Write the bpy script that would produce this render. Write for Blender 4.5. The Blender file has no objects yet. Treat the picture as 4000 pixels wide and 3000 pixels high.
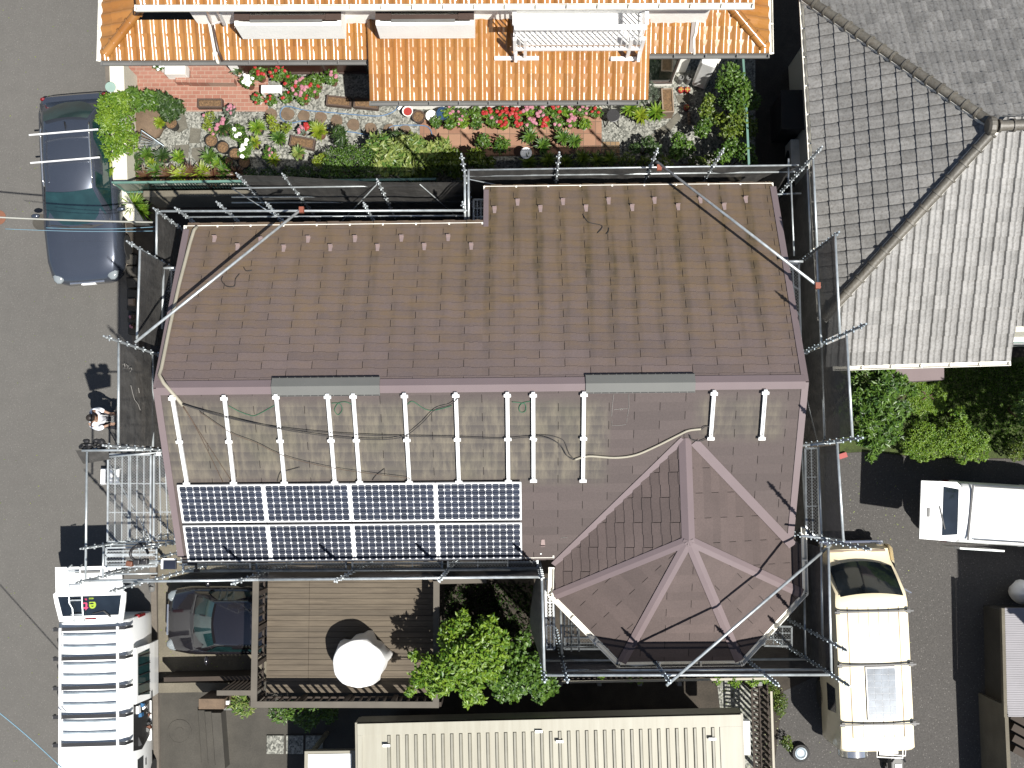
import bpy, bmesh, math, random
import numpy as np
from mathutils import Vector, Matrix, Euler
random.seed(7)
SC = bpy.context.scene
COL = SC.collection

# ------------------------------------------------------------------ camera
F = 4600.0           # focal length in photo pixels (photo 4000 x 3000)
HC = 28.2            # drone height
NAD = (2040.0, 1870.0)   # where the plumb line under the drone appears
zc = -Vector((NAD[0]-2000.0, -(NAD[1]-1500.0), -F)).normalized()
xc = Vector((1, 0, 0)); xc = (xc - zc*xc.dot(zc)).normalized()
yc = zc.cross(xc)
RW = Matrix((xc, yc, zc))            # camera vector -> world vector
cam_d = bpy.data.cameras.new('camera'); cam = bpy.data.objects.new('camera', cam_d)
COL.objects.link(cam)
cam_d.sensor_width = 36.0; cam_d.lens = 36.0*F/4000.0
cam_d.clip_start = 0.5; cam_d.clip_end = 500
cam.matrix_world = Matrix.Translation((0, 0, HC)) @ RW.to_4x4()
SC.camera = cam

# ------------------------------------------------------------------ sky and sun
SUN_EL = math.radians(63.0)
SD = Vector((-0.69, 0.72, 0)).normalized()      # direction in which shadows fall
sun_vec = Vector((-SD.x*math.cos(SUN_EL), -SD.y*math.cos(SUN_EL), math.sin(SUN_EL)))
wd = bpy.data.worlds.new('World'); SC.world = wd; wd.use_nodes = True
nt = wd.node_tree
sky = nt.nodes.new('ShaderNodeTexSky'); sky.sky_type = 'NISHITA'; sky.sun_disc = False
sky.sun_elevation = SUN_EL
sky.sun_rotation = math.atan2(sun_vec.x, sun_vec.y)
bg = nt.nodes['Background']; bg.inputs['Strength'].default_value = 0.05
nt.links.new(sky.outputs[0], bg.inputs['Color'])
sl = bpy.data.lights.new('sun', 'SUN'); sl.energy = 4.4; sl.angle = math.radians(0.5)
sl.color = (1.0, 0.965, 0.90)
so = bpy.data.objects.new('sun', sl); COL.objects.link(so)
so.rotation_euler = sun_vec.to_track_quat('Z', 'Y').to_euler()
so.location = sun_vec*60
SC.view_settings.view_transform = 'Standard'; SC.view_settings.look = 'None'
SC.view_settings.gamma = 1.0; SC.view_settings.exposure = 1.05
SC.render.resolution_x = 1024; SC.render.resolution_y = 768
SC.render.engine = 'CYCLES'
SC.cycles.max_bounces = 6; SC.cycles.transparent_max_bounces = 12

# ------------------------------------------------------------------ surveying: photo pixel -> point in the place
def ray(px, py):
    return RW @ Vector((px-2000.0, 1500.0-py, -F))
# the camera axes xc, yc, zc above are the WORLD axes written in camera coordinates
CP = Vector((0, 0, HC))
def Z(px, py, z=0.0):
    d = ray(px, py); return CP + d*((z-HC)/d.z)
def PX(px, py, X):
    d = ray(px, py); return CP + d*(X/d.x)
def PY(px, py, Y):
    d = ray(px, py); return CP + d*(Y/d.y)
def PL(px, py, pl, off=0.0):
    p0, n = pl; d = ray(px, py)
    return CP + d*((p0 + n*off - CP).dot(n)/d.dot(n))

# ------------------------------------------------------------------ object helpers
ORG = {}
def tag(o, label=None, cat=None, group=None, kind=None):
    if label: o['label'] = label
    if cat: o['category'] = cat
    if group: o['group'] = group
    if kind: o['kind'] = kind
    return o
def thing(name, label, cat, loc=(0, 0, 0), rz=0.0, group=None, local=False):
    o = bpy.data.objects.new(name, None); COL.objects.link(o)
    o.location = loc; o.rotation_euler = (0, 0, rz); o.empty_display_size = 0.2
    ORG[o.name] = Vector((0, 0, 0)) if local else Vector(loc)
    return tag(o, label, cat, group)
def copy_tree(o, parent=None):
    c = o.copy(); COL.objects.link(c)
    if parent: c.parent = parent
    for ch in list(o.children): copy_tree(ch, c)
    return c

class MB:
    def __init__(s): s.v = []; s.f = []; s.t = []; s.tint = 0.5
    def add(s, vs, fs, t=None):
        b = len(s.v); s.v.extend([tuple(p) for p in vs])
        for f in fs: s.f.append([i+b for i in f]); s.t.append(s.tint if t is None else t)
        return s
    def quad(s, a, b, c, d, t=None): return s.add([a, b, c, d], [(0, 1, 2, 3)], t)
    def poly(s, pts, t=None): return s.add(pts, [tuple(range(len(pts)))], t)
    def prism(s, pts, z0, z1=None, t=None):
        # pts = list of 3D/2D points, extruded between z0 and z1
        n = len(pts)
        a = [(p[0], p[1], z0) for p in pts]; b = [(p[0], p[1], z1) for p in pts]
        fs = [tuple(reversed(range(n))), tuple(range(n, 2*n))]
        fs += [(i, (i+1) % n, n+(i+1) % n, n+i) for i in range(n)]
        return s.add(a+b, fs, t)
    def slab(s, pts, off, t=None):
        # 3D polygon thickened by the vector off
        n = len(pts); off = Vector(off)
        a = [Vector(p) for p in pts]; b = [p+off for p in a]
        fs = [tuple(range(n)), tuple(reversed(range(n, 2*n)))]
        fs += [((i+1) % n, i, n+i, n+(i+1) % n) for i in range(n)]
        return s.add(a+b, fs, t)
    def box(s, cx, cy, cz, sx, sy, sz, rz=0.0, t=None):
        c, q = math.cos(rz), math.sin(rz); vs = []
        for dz in (-.5, .5):
            for dx, dy in ((-.5, -.5), (.5, -.5), (.5, .5), (-.5, .5)):
                x, y = dx*sx, dy*sy
                vs.append((cx+x*c-y*q, cy+x*q+y*c, cz+dz*sz))
        return s.add(vs, [(3, 2, 1, 0), (4, 5, 6, 7), (0, 1, 5, 4), (1, 2, 6, 5), (2, 3, 7, 6), (3, 0, 4, 7)], t)
    def beam(s, a, b, w, h, up=(0, 0, 1), t=None):
        a = Vector(a); b = Vector(b); d = (b-a).normalized(); up = Vector(up)
        sd = d.cross(up)
        if sd.length < 1e-4: sd = d.cross(Vector((1, 0, 0)))
        sd.normalize(); u = sd.cross(d).normalized()
        vs = []
        for p in (a, b):
            for x, y in ((-1, -1), (1, -1), (1, 1), (-1, 1)):
                vs.append(p + sd*(x*w/2) + u*(y*h/2))
        return s.add(vs, [(0, 1, 2, 3), (7, 6, 5, 4), (1, 0, 4, 5), (2, 1, 5, 6), (3, 2, 6, 7), (0, 3, 7, 4)], t)
    def tube(s, pts, r, n=8, closed=False, t=None, caps=True):
        pts = [Vector(p) for p in pts]; m = len(pts)
        rs = r if isinstance(r, (list, tuple)) else [r]*m
        vs = []; up = None
        for i, p in enumerate(pts):
            if closed: d = pts[(i+1) % m]-pts[i-1]
            else: d = pts[min(i+1, m-1)]-pts[max(i-1, 0)]
            d.normalize()
            if up is None:
                up = d.cross(Vector((0, 0, 1)))
                if up.length < 1e-3: up = d.cross(Vector((1, 0, 0)))
            else: up = up - d*up.dot(d)
            up.normalize(); w = d.cross(up)
            for k in range(n):
                a = 2*math.pi*k/n
                vs.append(p + (up*math.cos(a) + w*math.sin(a))*rs[i])
        fs = []
        for i in range(m if closed else m-1):
            j = (i+1) % m
            for k in range(n):
                l = (k+1) % n
                fs.append((i*n+k, i*n+l, j*n+l, j*n+k))
        if caps and not closed:
            fs.append(tuple(reversed(range(n)))); fs.append(tuple(range((m-1)*n, m*n)))
        return s.add(vs, fs, t)
    def lathe(s, c, prof, n=16, t=None, axis=None):
        c = Vector(c); vs = []
        M = Matrix.Identity(3) if axis is None else Vector(axis).to_track_quat('Z', 'Y').to_matrix()
        for r, z in prof:
            for k in range(n):
                a = 2*math.pi*k/n
                vs.append(c + M @ Vector((r*math.cos(a), r*math.sin(a), z)))
        fs = []
        for i in range(len(prof)-1):
            for k in range(n):
                l = (k+1) % n
                fs.append((i*n+k, i*n+l, (i+1)*n+l, (i+1)*n+k))
        fs.append(tuple(reversed(range(n)))); fs.append(tuple(range((len(prof)-1)*n, len(prof)*n)))
        return s.add(vs, fs, t)
    def loft(s, rings, closed=True, caps=True, t=None):
        n = len(rings[0]); vs = [p for r in rings for p in r]; fs = []
        for i in range(len(rings)-1):
            for k in range(n if closed else n-1):
                l = (k+1) % n
                fs.append((i*n+k, i*n+l, (i+1)*n+l, (i+1)*n+k))
        if caps and closed:
            fs.append(tuple(reversed(range(n)))); fs.append(tuple(range((len(rings)-1)*n, len(rings)*n)))
        return s.add(vs, fs, t)
    def blob(s, c, rx, ry, rz, n=12, m=8, jit=0.0, t=None):
        c = Vector(c); rings = []
        for i in range(m+1):
            ph = math.pi*i/m - math.pi/2
            ring = []
            for k in range(n):
                a = 2*math.pi*k/n; j = 1+random.uniform(-jit, jit)
                ring.append(c+Vector((rx*math.cos(ph)*math.cos(a)*j, ry*math.cos(ph)*math.sin(a)*j, rz*math.sin(ph)*j)))
            rings.append(ring)
        return s.loft(rings, t=t)
    def clip(s, planes):
        bm = bmesh.new(); lay = bm.faces.layers.float.new('t')
        vs = [bm.verts.new(p) for p in s.v]
        for f, t in zip(s.f, s.t):
            try:
                fc = bm.faces.new([vs[i] for i in f]); fc[lay] = t
            except ValueError: pass
        for co, no in planes:
            bmesh.ops.bisect_plane(bm, geom=bm.verts[:]+bm.edges[:]+bm.faces[:], plane_co=co, plane_no=no, clear_outer=True)
        bm.verts.index_update()
        s.v = [tuple(v.co) for v in bm.verts]
        s.f = [[v.index for v in f.verts] for f in bm.faces]
        s.t = [f[lay] for f in bm.faces]
        bm.free(); return s
    def build(s, name, mat, parent=None, smooth=False, label=None, bevel=0.0, fix=True, sharp=None):
        me = bpy.data.meshes.new(name)
        o = bpy.data.objects.new(name, me)
        off = Vector((0, 0, 0))
        if parent is not None:
            q = parent
            while q.parent: q = q.parent
            off = ORG.get(q.name, off)
        vs = s.v if off.length == 0 else [(a-off.x, b-off.y, c-off.z) for a, b, c in s.v]
        me.from_pydata(vs, [], s.f)
        if fix:
            bm = bmesh.new(); bm.from_mesh(me); bmesh.ops.recalc_face_normals(bm, faces=bm.faces); bm.to_mesh(me); bm.free()
        if len(me.polygons) == len(s.t):
            at = me.attributes.new('tint', 'FLOAT', 'FACE'); at.data.foreach_set('value', s.t)
        if smooth:
            me.polygons.foreach_set('use_smooth', [True]*len(me.polygons))
            if sharp: 
                try: me.set_sharp_from_angle(angle=math.radians(sharp))
                except Exception: pass
        me.materials.append(mat); me.update()
        COL.objects.link(o)
        if parent is not None: o.parent = parent
        if label: o['label'] = label
        if bevel:
            m = o.modifiers.new('bevel', 'BEVEL'); m.width = bevel; m.segments = 2; m.limit_method = 'ANGLE'
        return o
def struct(name, mb, mat, **k):
    o = mb.build(name, mat, fix=k.pop('fix', True)); o['kind'] = 'structure'; return o
def solo(name, mb, mat, label, cat, group=None, **k):
    return tag(mb.build(name, mat, **k), label, cat, group)

# ------------------------------------------------------------------ materials
def lin(c):
    c = c/255.0
    return c/12.92 if c <= 0.04045 else ((c+0.055)/1.055)**2.4
KEXP = 2.9
def C(r, g, b, k=None):           # colour seen in full sun in the photo -> surface colour
    k = k or KEXP
    return tuple(min(0.85, lin(x)/k) for x in (r, g, b))
class NG:
    def __init__(s, name):
        s.m = bpy.data.materials.new(name); s.m.use_nodes = True
        s.nt = s.m.node_tree; s.n = s.nt.nodes; s.bs = s.n['Principled BSDF']
        tc = s.n.new('ShaderNodeTexCoord'); s.obj = tc.outputs['Object']
    def link(s, a, b):
        if hasattr(a, 'links') or hasattr(a, 'is_linked'): s.nt.links.new(a, b)
        else: b.default_value = a
    def math(s, op, a, b=0.0, c=0.0, clamp=False):
        n = s.n.new('ShaderNodeMath'); n.operation = op; n.use_clamp = clamp
        s.link(a, n.inputs[0]); s.link(b, n.inputs[1]); s.link(c, n.inputs[2]); return n.outputs[0]
    def map(s, v, scale=(1, 1, 1), loc=(0, 0, 0), rot=(0, 0, 0)):
        n = s.n.new('ShaderNodeMapping'); s.link(v, n.inputs[0])
        n.inputs['Scale'].default_value = scale; n.inputs['Location'].default_value = loc; n.inputs['Rotation'].default_value = rot
        return n.outputs[0]
    def noise(s, v, scale, detail=3.0, rough=0.55):
        n = s.n.new('ShaderNodeTexNoise'); s.link(v, n.inputs['Vector'])
        n.inputs['Scale'].default_value = scale; n.inputs['Detail'].default_value = detail
        n.inputs['Roughness'].default_value = rough; return n.outputs[0]
    def voro(s, v, scale, feat='F1', out=0):
        n = s.n.new('ShaderNodeTexVoronoi'); s.link(v, n.inputs['Vector']); n.feature = feat
        n.inputs['Scale'].default_value = scale; return n.outputs[out]
    def ramp(s, v, a, b):     # linear step a..b -> 0..1
        n = s.n.new('ShaderNodeMapRange'); s.link(v, n.inputs[0])
        n.inputs[1].default_value = a; n.inputs[2].default_value = b; return n.outputs[0]
    def mix(s, f, a, b, mode='MIX'):
        n = s.n.new('ShaderNodeMix'); n.data_type = 'RGBA'; n.blend_type = mode
        s.link(f, n.inputs[0])
        for x, i in ((a, 6), (b, 7)):
            if isinstance(x, tuple): n.inputs[i].default_value = (*x[:3], 1)
            else: s.nt.links.new(x, n.inputs[i])
        return n.outputs[2]
    def scale(s, col, fac):   # multiply a colour by a value
        n = s.n.new('ShaderNodeVectorMath'); n.operation = 'SCALE'
        if isinstance(col, tuple): n.inputs[0].default_value = col[:3]
        else: s.nt.links.new(col, n.inputs[0])
        s.link(fac, n.inputs[3]); return n.outputs[0]
    def attr(s, name='tint'):
        n = s.n.new('ShaderNodeAttribute'); n.attribute_name = name; return n.outputs['Fac']
    def sep(s, v=None):
        n = s.n.new('ShaderNodeSeparateXYZ'); s.link(v or s.obj, n.inputs[0]); return n.outputs
    def bump(s, h, strength, dist=0.02):
        n = s.n.new('ShaderNodeBump'); n.inputs['Strength'].default_value = strength; n.inputs['Distance'].default_value = dist
        s.link(h, n.inputs['Height']); s.nt.links.new(n.outputs[0], s.bs.inputs['Normal'])
    def out(s, col, rough=0.6, metal=0.0, spec=None, coat=0.0):
        if isinstance(col, tuple): s.bs.inputs['Base Color'].default_value = (*col[:3], 1)
        else: s.nt.links.new(col, s.bs.inputs['Base Color'])
        s.link(rough, s.bs.inputs['Roughness']); s.bs.inputs['Metallic'].default_value = metal
        if spec is not None: s.bs.inputs['Specular IOR Level'].default_value = spec
        if coat: s.bs.inputs['Coat Weight'].default_value = coat; s.bs.inputs['Coat Roughness'].default_value = 0.05
        return s.m
def mat(name, col, rough=0.6, metal=0.0, var=0.15, scale=2.0, col2=None, tint=0.0, bump=0.0, bscale=30.0, spec=None, coat=0.0, fine=0.0):
    g = NG(name)
    n = g.noise(g.obj, scale, 5.0)
    f = g.ramp(n, 0.25, 0.75)
    if col2 is None: c = g.mix(f, tuple(x*(1-var) for x in col), tuple(min(1, x*(1+var)) for x in col))
    else: c = g.mix(f, col, col2)
    if fine:
        n2 = g.noise(g.obj, 40.0, 2.0)
        c = g.scale(c, g.math('ADD', g.math('MULTIPLY', g.ramp(n2, .3, .7), 2*fine), 1-fine))
    if tint:
        c = g.scale(c, g.math('ADD', g.math('MULTIPLY', g.attr(), 2*tint), 1-tint))
    if bump: g.bump(g.noise(g.obj, bscale, 3.0), bump)
    return g.out(c, rough, metal, spec, coat)
def alpha_mat(name, col, alpha, rough=0.8, metal=0.0):
    g = NG(name); g.out(col, rough, metal)
    g.link(alpha, g.bs.inputs['Alpha']); return g.m

M = {}
def asphalt(name, col, sp=0.35, vs=22.0, vk=.35):
    g = NG(name)
    big = g.noise(g.obj, 0.35, 4.0); mid = g.noise(g.obj, 3.0, 4.0); fin = g.noise(g.obj, 26.0, 3.0, .75)
    c = g.scale(col, g.math('ADD', g.math('MULTIPLY', big, 0.30), 0.85))
    c = g.scale(c, g.math('ADD', g.math('MULTIPLY', mid, 0.22), 0.89))
    c = g.scale(c, g.math('ADD', g.math('MULTIPLY', g.ramp(fin, .3, .7), sp*2), 1-sp))
    v = g.voro(g.obj, vs)
    sp2 = g.ramp(v, 0.2, 0.08)
    c = g.mix(g.math('MULTIPLY', sp2, vk, clamp=True), c, tuple(min(.5, x*3.4) for x in col))
    g.bump(fin, 0.5, 0.01)
    return g.out(c, 0.9)
M['road'] = asphalt('asphalt_road', C(132, 129, 124), .11)
M['lot'] = asphalt('asphalt_lot', C(106, 103, 100), .3, 15.0, .75)
M['soil'] = mat('soil', C(84, 76, 66), .95, var=.4, scale=3, fine=.3)
M['concrete'] = mat('concrete_path', C(150, 142, 124), .9, var=.25, scale=1.6, fine=.12, bump=.3)
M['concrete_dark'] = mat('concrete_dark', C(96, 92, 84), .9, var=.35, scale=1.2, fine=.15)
M['kerb'] = mat('kerb_concrete', C(150, 140, 128), .9, var=.2, scale=4, fine=.1)
def gravel():
    g = NG('gravel')
    v = g.voro(g.obj, 26.0, out=1)
    bw = g.n.new('ShaderNodeRGBToBW'); g.nt.links.new(v, bw.inputs[0])
    n = g.noise(g.obj, 1.3, 3.0)
    f = g.ramp(bw.outputs[0], .15, .85)
    c = g.mix(f, C(112, 114, 106), C(228, 228, 216))
    c = g.scale(c, g.math('ADD', g.math('MULTIPLY', n, .5), .72))
    g.bump(bw.outputs[0], .6, .02)
    return g.out(c, .85)
M['gravel'] = gravel()
def bricks(name, a, b, mortar, bw, bh, off=0.5):
    g = NG(name)
    n = g.n.new('ShaderNodeTexBrick'); g.link(g.obj, n.inputs['Vector'])
    n.inputs['Color1'].default_value = (*a, 1); n.inputs['Color2'].default_value = (*b, 1); n.inputs['Mortar'].default_value = (*mortar, 1)
    n.inputs['Scale'].default_value = 1.0; n.inputs['Brick Width'].default_value = bw; n.inputs['Row Height'].default_value = bh
    n.inputs['Mortar Size'].default_value = 0.008; n.inputs['Bias'].default_value = 0.0; n.offset = off
    c = g.scale(n.outputs[0], g.math('ADD', g.math('MULTIPLY', g.noise(g.obj, 3.0), .4), .8))
    return g.out(c, .8)
M['brickpave'] = bricks('red_brick_paving', C(204, 138, 116), C(216, 156, 134), C(222, 190, 168), .2, .1)
M['tilepave'] = bricks('terracotta_tiles', C(214, 166, 134), C(188, 138, 110), C(150, 120, 96), .3, .3, 0.0)
M['sett'] = bricks('cobble_setts', C(205, 165, 120), C(180, 150, 110), C(120, 110, 96), .12, .1)
M['stone'] = mat('flat_stone', C(140, 136, 122), .85, var=.3, scale=5, fine=.15)
M['stone_brown'] = mat('brown_stone', C(150, 126, 102), .85, var=.25, scale=6, fine=.15)
M['grass'] = mat('lawn_soil', C(84, 100, 44), .95, var=.5, scale=4, fine=.4)

def slate(name, base, stain, moss, north):
    g = NG(name)
    s = g.sep(); X, Y = s[0], s[1]
    c = g.scale(base, g.math('ADD', g.math('MULTIPLY', g.attr(), .22), .89))
    c = g.scale(c, g.math('ADD', g.math('MULTIPLY', g.noise(g.obj, 30., 3., .7), .5), .75))
    if north:
        st = g.noise(g.map(g.obj, (2.6, .22, .22)), 1.0, 3.0, .6)
        st2 = g.noise(g.map(g.obj, (9.0, 2.2, 2.2)), 1.0, 3.0, .6)
        ph = g.math('ADD', g.math('MULTIPLY', g.math('SUBTRACT', X, Z(612, 1516, 7.35).x), 2*math.pi/.455), g.math('MULTIPLY', g.math('SUBTRACT', g.noise(g.obj, .9, 2.0), .5), 2.2))
        col = g.ramp(g.math('COSINE', ph), -.35, .75)
        m = g.math('MULTIPLY', g.math('ADD', g.math('MULTIPLY', col, .85), .2), g.ramp(st, .30, .56))
        m = g.math('MULTIPLY', m, g.math('ADD', g.math('MULTIPLY', g.ramp(st2, .3, .65), .55), .5), clamp=True)
        m = g.math('MULTIPLY', m, g.ramp(Y, 1.7, 4.2))
        m = g.math('MULTIPLY', m, g.math('ADD', g.math('MULTIPLY', g.ramp(X, -4.0, 0.0), .6), .4))
        c = g.mix(g.math('MULTIPLY', m, 1.0, clamp=True), c, stain)
        ms = g.noise(g.map(g.obj, (1.3, 4.0, 4.0)), 1.4, 4.0, .7)
        mm = g.math('MULTIPLY', g.ramp(ms, .40, .70), g.math('ADD', g.math('MULTIPLY', g.ramp(Y, 1.8, 3.2), .75), .25))
        c = g.mix(g.math('MULTIPLY', mm, .58), c, moss)
        c = g.mix(g.math('MULTIPLY', g.ramp(Y, 1.8, 4.8), .35), c, tuple(x*.8 for x in moss))
    else:
        n = g.noise(g.obj, 2.5, 3.0)
        def sbox(x0, x1, y0, y1, w=.12):
            a = g.math('MULTIPLY', g.ramp(X, x0-w, x0+w), g.ramp(X, x1+w, x1-w))
            b = g.math('MULTIPLY', g.ramp(Y, y0-w, y0+w), g.ramp(Y, y1+w, y1-w))
            return g.math('MULTIPLY', a, b)
        a = Z(650, 1880, 6.3); b = Z(2370, 1575, 7.1)
        m = sbox(a.x, b.x, a.y, b.y)
        a2 = Z(2718, 1712, 6.7); b2 = Z(3062, 1560, 7.1)
        m = g.math('MAXIMUM', m, g.math('MULTIPLY', sbox(a2.x, b2.x, a2.y, b2.y), .7))
        d = g.noise(g.map(g.obj, (5.0, 1.2, 1.2)), 1.5, 4.0, .65)
        row = g.math('FRACT', g.math('MULTIPLY', Y, 1.0/.1602))
        rr = g.math('ADD', g.math('MULTIPLY', g.ramp(row, .9, .1), .45), g.ramp(d, .42, .66))
        c = g.mix(g.math('MULTIPLY', m, .7), c, C(106, 102, 97))
        c = g.mix(g.math('MULTIPLY', g.math('MULTIPLY', m, rr), .7, clamp=True), c, stain)
        gr = g.ramp(g.noise(g.obj, 1.1, 2.0), .52, .68)
        c = g.mix(g.math('MULTIPLY', g.math('MULTIPLY', gr, m), .15), c, moss)
    g.bump(g.noise(g.obj, 60., 3.), .4, .006)
    return g.out(c, .85)
M['slate_n'] = slate('slate_north', C(142, 125, 123), C(66, 62, 50), C(164, 134, 88), True)
M['slate_s'] = slate('slate_south', C(119, 106, 103), C(162, 152, 134), C(112, 118, 82), False)
M['slate_w'] = mat('slate_bay', C(124, 108, 104), .85, var=.12, scale=2, tint=.1, fine=.12)
M['felt'] = mat('roof_felt', C(52, 44, 42), .95)
M['pink'] = mat('pink_metal_trim', C(166, 148, 150), .45, var=.06, scale=1.5)
M['pinkguard'] = mat('pink_guard', C(214, 190, 186), .5, var=.08)
M['greyvent'] = mat('grey_vent_metal', C(146, 147, 143), .6, var=.06)
M['whitepaint'] = mat('white_paint', (.8, .8, .77), .5, var=.08, scale=2)
M['gutter'] = mat('white_gutter', (.62, .60, .54), .45, var=.25, scale=3)
M['cream'] = mat('cream_wall', (.50, .48, .40), .9, var=.08, scale=1, fine=.05)
M['stucco'] = mat('white_stucco', (.84, .83, .79), .9, var=.06, scale=1.5, fine=.05, bump=.3, bscale=20)
M['galv'] = mat('galvanised_steel', (.42, .45, .46), .38, .55, var=.3, scale=7)
M['galv_dark'] = mat('dull_steel', (.22, .26, .29), .5, .5, var=.35, scale=6)
M['alu'] = mat('aluminium', (.78, .78, .77), .35, .35, var=.12, scale=6)
M['black'] = mat('black_rubber', (.012, .012, .013), .55, var=.2)
M['blackm'] = mat('black_metal', (.02, .02, .022), .45, .2, var=.2)
M['rust'] = mat('orange_clamp', C(190, 100, 70), .6)
M['cable'] = mat('black_cable', (.02, .018, .017), .6)
M['cable_br'] = mat('brown_cable', C(120, 96, 76), .6)
M['cable_gr'] = mat('green_cable', C(60, 140, 100), .6)
M['conduit'] = mat('beige_conduit', C(226, 218, 196), .6, var=.08, scale=5)
M['wire_w'] = mat('pale_wire', C(215, 215, 205), .5)
M['wire_b'] = mat('blue_wire', C(140, 190, 215), .5)
M['hose'] = mat('blue_hose', C(130, 170, 215), .5)
M['cell'] = mat('solar_cell', (.014, .017, .028), .28, var=.35, scale=1.0, tint=.2, spec=.35)
M['backsheet'] = mat('white_backsheet', (.60, .61, .63), .4, var=.04)
def orange():
    g = NG('glazed_orange_tile')
    n = g.noise(g.obj, 1.2, 4.0)
    c = g.mix(g.ramp(n, .3, .7), C(214, 142, 68), C(230, 166, 94))
    c = g.scale(c, g.math('ADD', g.math('MULTIPLY', g.attr(), .28), .86))
    g.bump(g.noise(g.obj, 12.0, 2.0), .12, .01)
    return g.out(c, .2, coat=.6)
M['orange'] = orange()
def greytile(name, a, b, d):
    g = NG(name)
    n = g.noise(g.obj, 3.5, 5.0, .7); n2 = g.noise(g.obj, 22.0, 4.0, .7)
    c = g.mix(g.ramp(n, .3, .7), a, b)
    c = g.mix(g.math('MULTIPLY', g.ramp(n2, .46, .66), .6), c, d)
    c = g.scale(c, g.math('ADD', g.math('MULTIPLY', g.attr(), .34), .83))
    g.bump(n2, .5, .01)
    return g.out(c, .5)
M['greytile'] = greytile('grey_cement_tile', C(154, 153, 150), C(186, 184, 181), C(114, 107, 98))
M['greyridge'] = greytile('grey_ridge_tile', C(132, 128, 118), C(160, 154, 142), C(112, 98, 80))
M['beigeroof'] = None
def beige():
    g = NG('cream_metal_roof')
    n = g.noise(g.map(g.obj, (6.0, .5, 1)), 1.0, 4.0, .6)
    c = g.mix(g.ramp(n, .35, .75), C(226, 222, 202), C(204, 198, 176))
    return g.out(c, .5)
M['beigeroof'] = beige()
M['beigerib_shade'] = mat('cream_rib_shading', C(186, 182, 164), .5, var=.15, scale=4)  # shading of the ribs painted in as a darker metal tone
M['chalk'] = mat('chalk', C(196, 192, 186), .9)
M['beigeside'] = mat('cream_metal_side', C(196, 190, 170), .5, var=.1)
M['wood'] = None
def plank(name, a, b, axis, pw, dk=.5):
    g = NG(name); s = g.sep()
    q = s[1] if axis == 'x' else s[0]
    row = g.math('MULTIPLY', q, 1.0/pw)
    fr = g.math('FRACT', row); fl = g.math('FLOOR', row)
    rnd = g.n.new('ShaderNodeTexWhiteNoise'); rnd.noise_dimensions = '1D'; g.link(fl, rnd.inputs['W'])
    sc = (1.5, 14, 14) if axis == 'x' else (14, 1.5, 14)
    gn = g.noise(g.map(g.obj, sc), 1.0, 4.0, .65)
    c = g.mix(g.ramp(gn, .3, .7), a, b)
    c = g.scale(c, g.math('ADD', g.math('MULTIPLY', rnd.outputs[0], .28), .86))
    return g.out(c, .8)
M['deck'] = plank('weathered_deck_boards', C(112, 99, 82), C(142, 128, 108), 'x', .12)
M['deckrail'] = mat('weathered_rail', C(132, 124, 112), .8, var=.15, scale=3)
M['darkwood'] = mat('dark_wood', C(78, 64, 52), .8, var=.25, scale=3)
M['brownwin'] = mat('brown_shutter', C(98, 60, 48), .4, var=.1)
M['brownmetal'] = mat('brown_metal', C(112, 92, 84), .4, .1, var=.1)
M['glass_dark'] = mat('dark_window_glass', C(40, 52, 44), .08, var=.3, scale=2, spec=.7)
M['terracotta'] = mat('terracotta_pot', C(170, 112, 84), .8, var=.2)
M['potdark'] = mat('black_plastic_pot', C(60, 58, 56), .6)
M['potbrown'] = mat('brown_planter', C(120, 96, 82), .7, var=.15)
M['pottan'] = mat('tan_planter', C(190, 165, 140), .7, var=.1)
M['potwhite'] = mat('white_pot', (.72, .71, .67), .6)
M['mulch'] = mat('dry_soil_mulch', C(150, 118, 84), .95, var=.4, scale=20, fine=.4)
M['cloth'] = mat('white_vinyl_cover', (.78, .78, .77), .5, var=.03, scale=2, bump=.1, bscale=3)
M['bluebin'] = mat('blue_bin', C(40, 92, 140), .5)
M['red'] = mat('red_paint', C(210, 60, 50), .5)
M['yellow'] = mat('yellow_paint', C(230, 205, 90), .5)
M['fence_green'] = mat('green_fence_paint', C(130, 180, 165), .5, var=.15, scale=4)
M['grey_plastic'] = mat('grey_plastic', C(150, 150, 148), .6)
M['bark'] = mat('bark', C(120, 98, 76), .9, var=.3, scale=12)
def leafm(name, a, b, rough=.45, tr=.25):
    g = NG(name)
    c = g.mix(g.attr(), a, b)
    c = g.scale(c, g.math('ADD', g.math('MULTIPLY', g.noise(g.obj, 5.0), .5), .75))
    g.out(c, rough)
    m = g.n.new('ShaderNodeMixShader'); t = g.n.new('ShaderNodeBsdfTranslucent'); m.inputs[0].default_value = tr
    g.nt.links.new(c, t.inputs[0]); out = g.n['Material Output']
    g.nt.links.new(g.bs.outputs[0], m.inputs[1]); g.nt.links.new(t.outputs[0], m.inputs[2]); g.nt.links.new(m.outputs[0], out.inputs[0])
    return g.m
M['leaf'] = leafm('leaf_mid_green', C(66, 112, 36), C(140, 184, 66))
M['leaf_bright'] = leafm('leaf_bright_green', C(92, 148, 28), C(182, 220, 70))
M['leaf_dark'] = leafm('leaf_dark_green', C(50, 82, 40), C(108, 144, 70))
M['leaf_lime'] = leafm('leaf_lime', C(136, 172, 30), C(208, 224, 70))
M['leaf_var'] = leafm('leaf_variegated', C(96, 150, 50), C(214, 228, 128))
M['leaf_red'] = leafm('leaf_red_brown', C(110, 60, 50), C(150, 120, 80))
M['leaf_grey'] = leafm('leaf_grey_green', C(92, 110, 88), C(146, 160, 136))
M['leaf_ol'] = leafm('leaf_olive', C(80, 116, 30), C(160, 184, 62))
M['fl_red'] = mat('flower_red', C(226, 50, 48), .6)
M['fl_pink'] = mat('flower_pink', C(240, 160, 180), .6)
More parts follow.
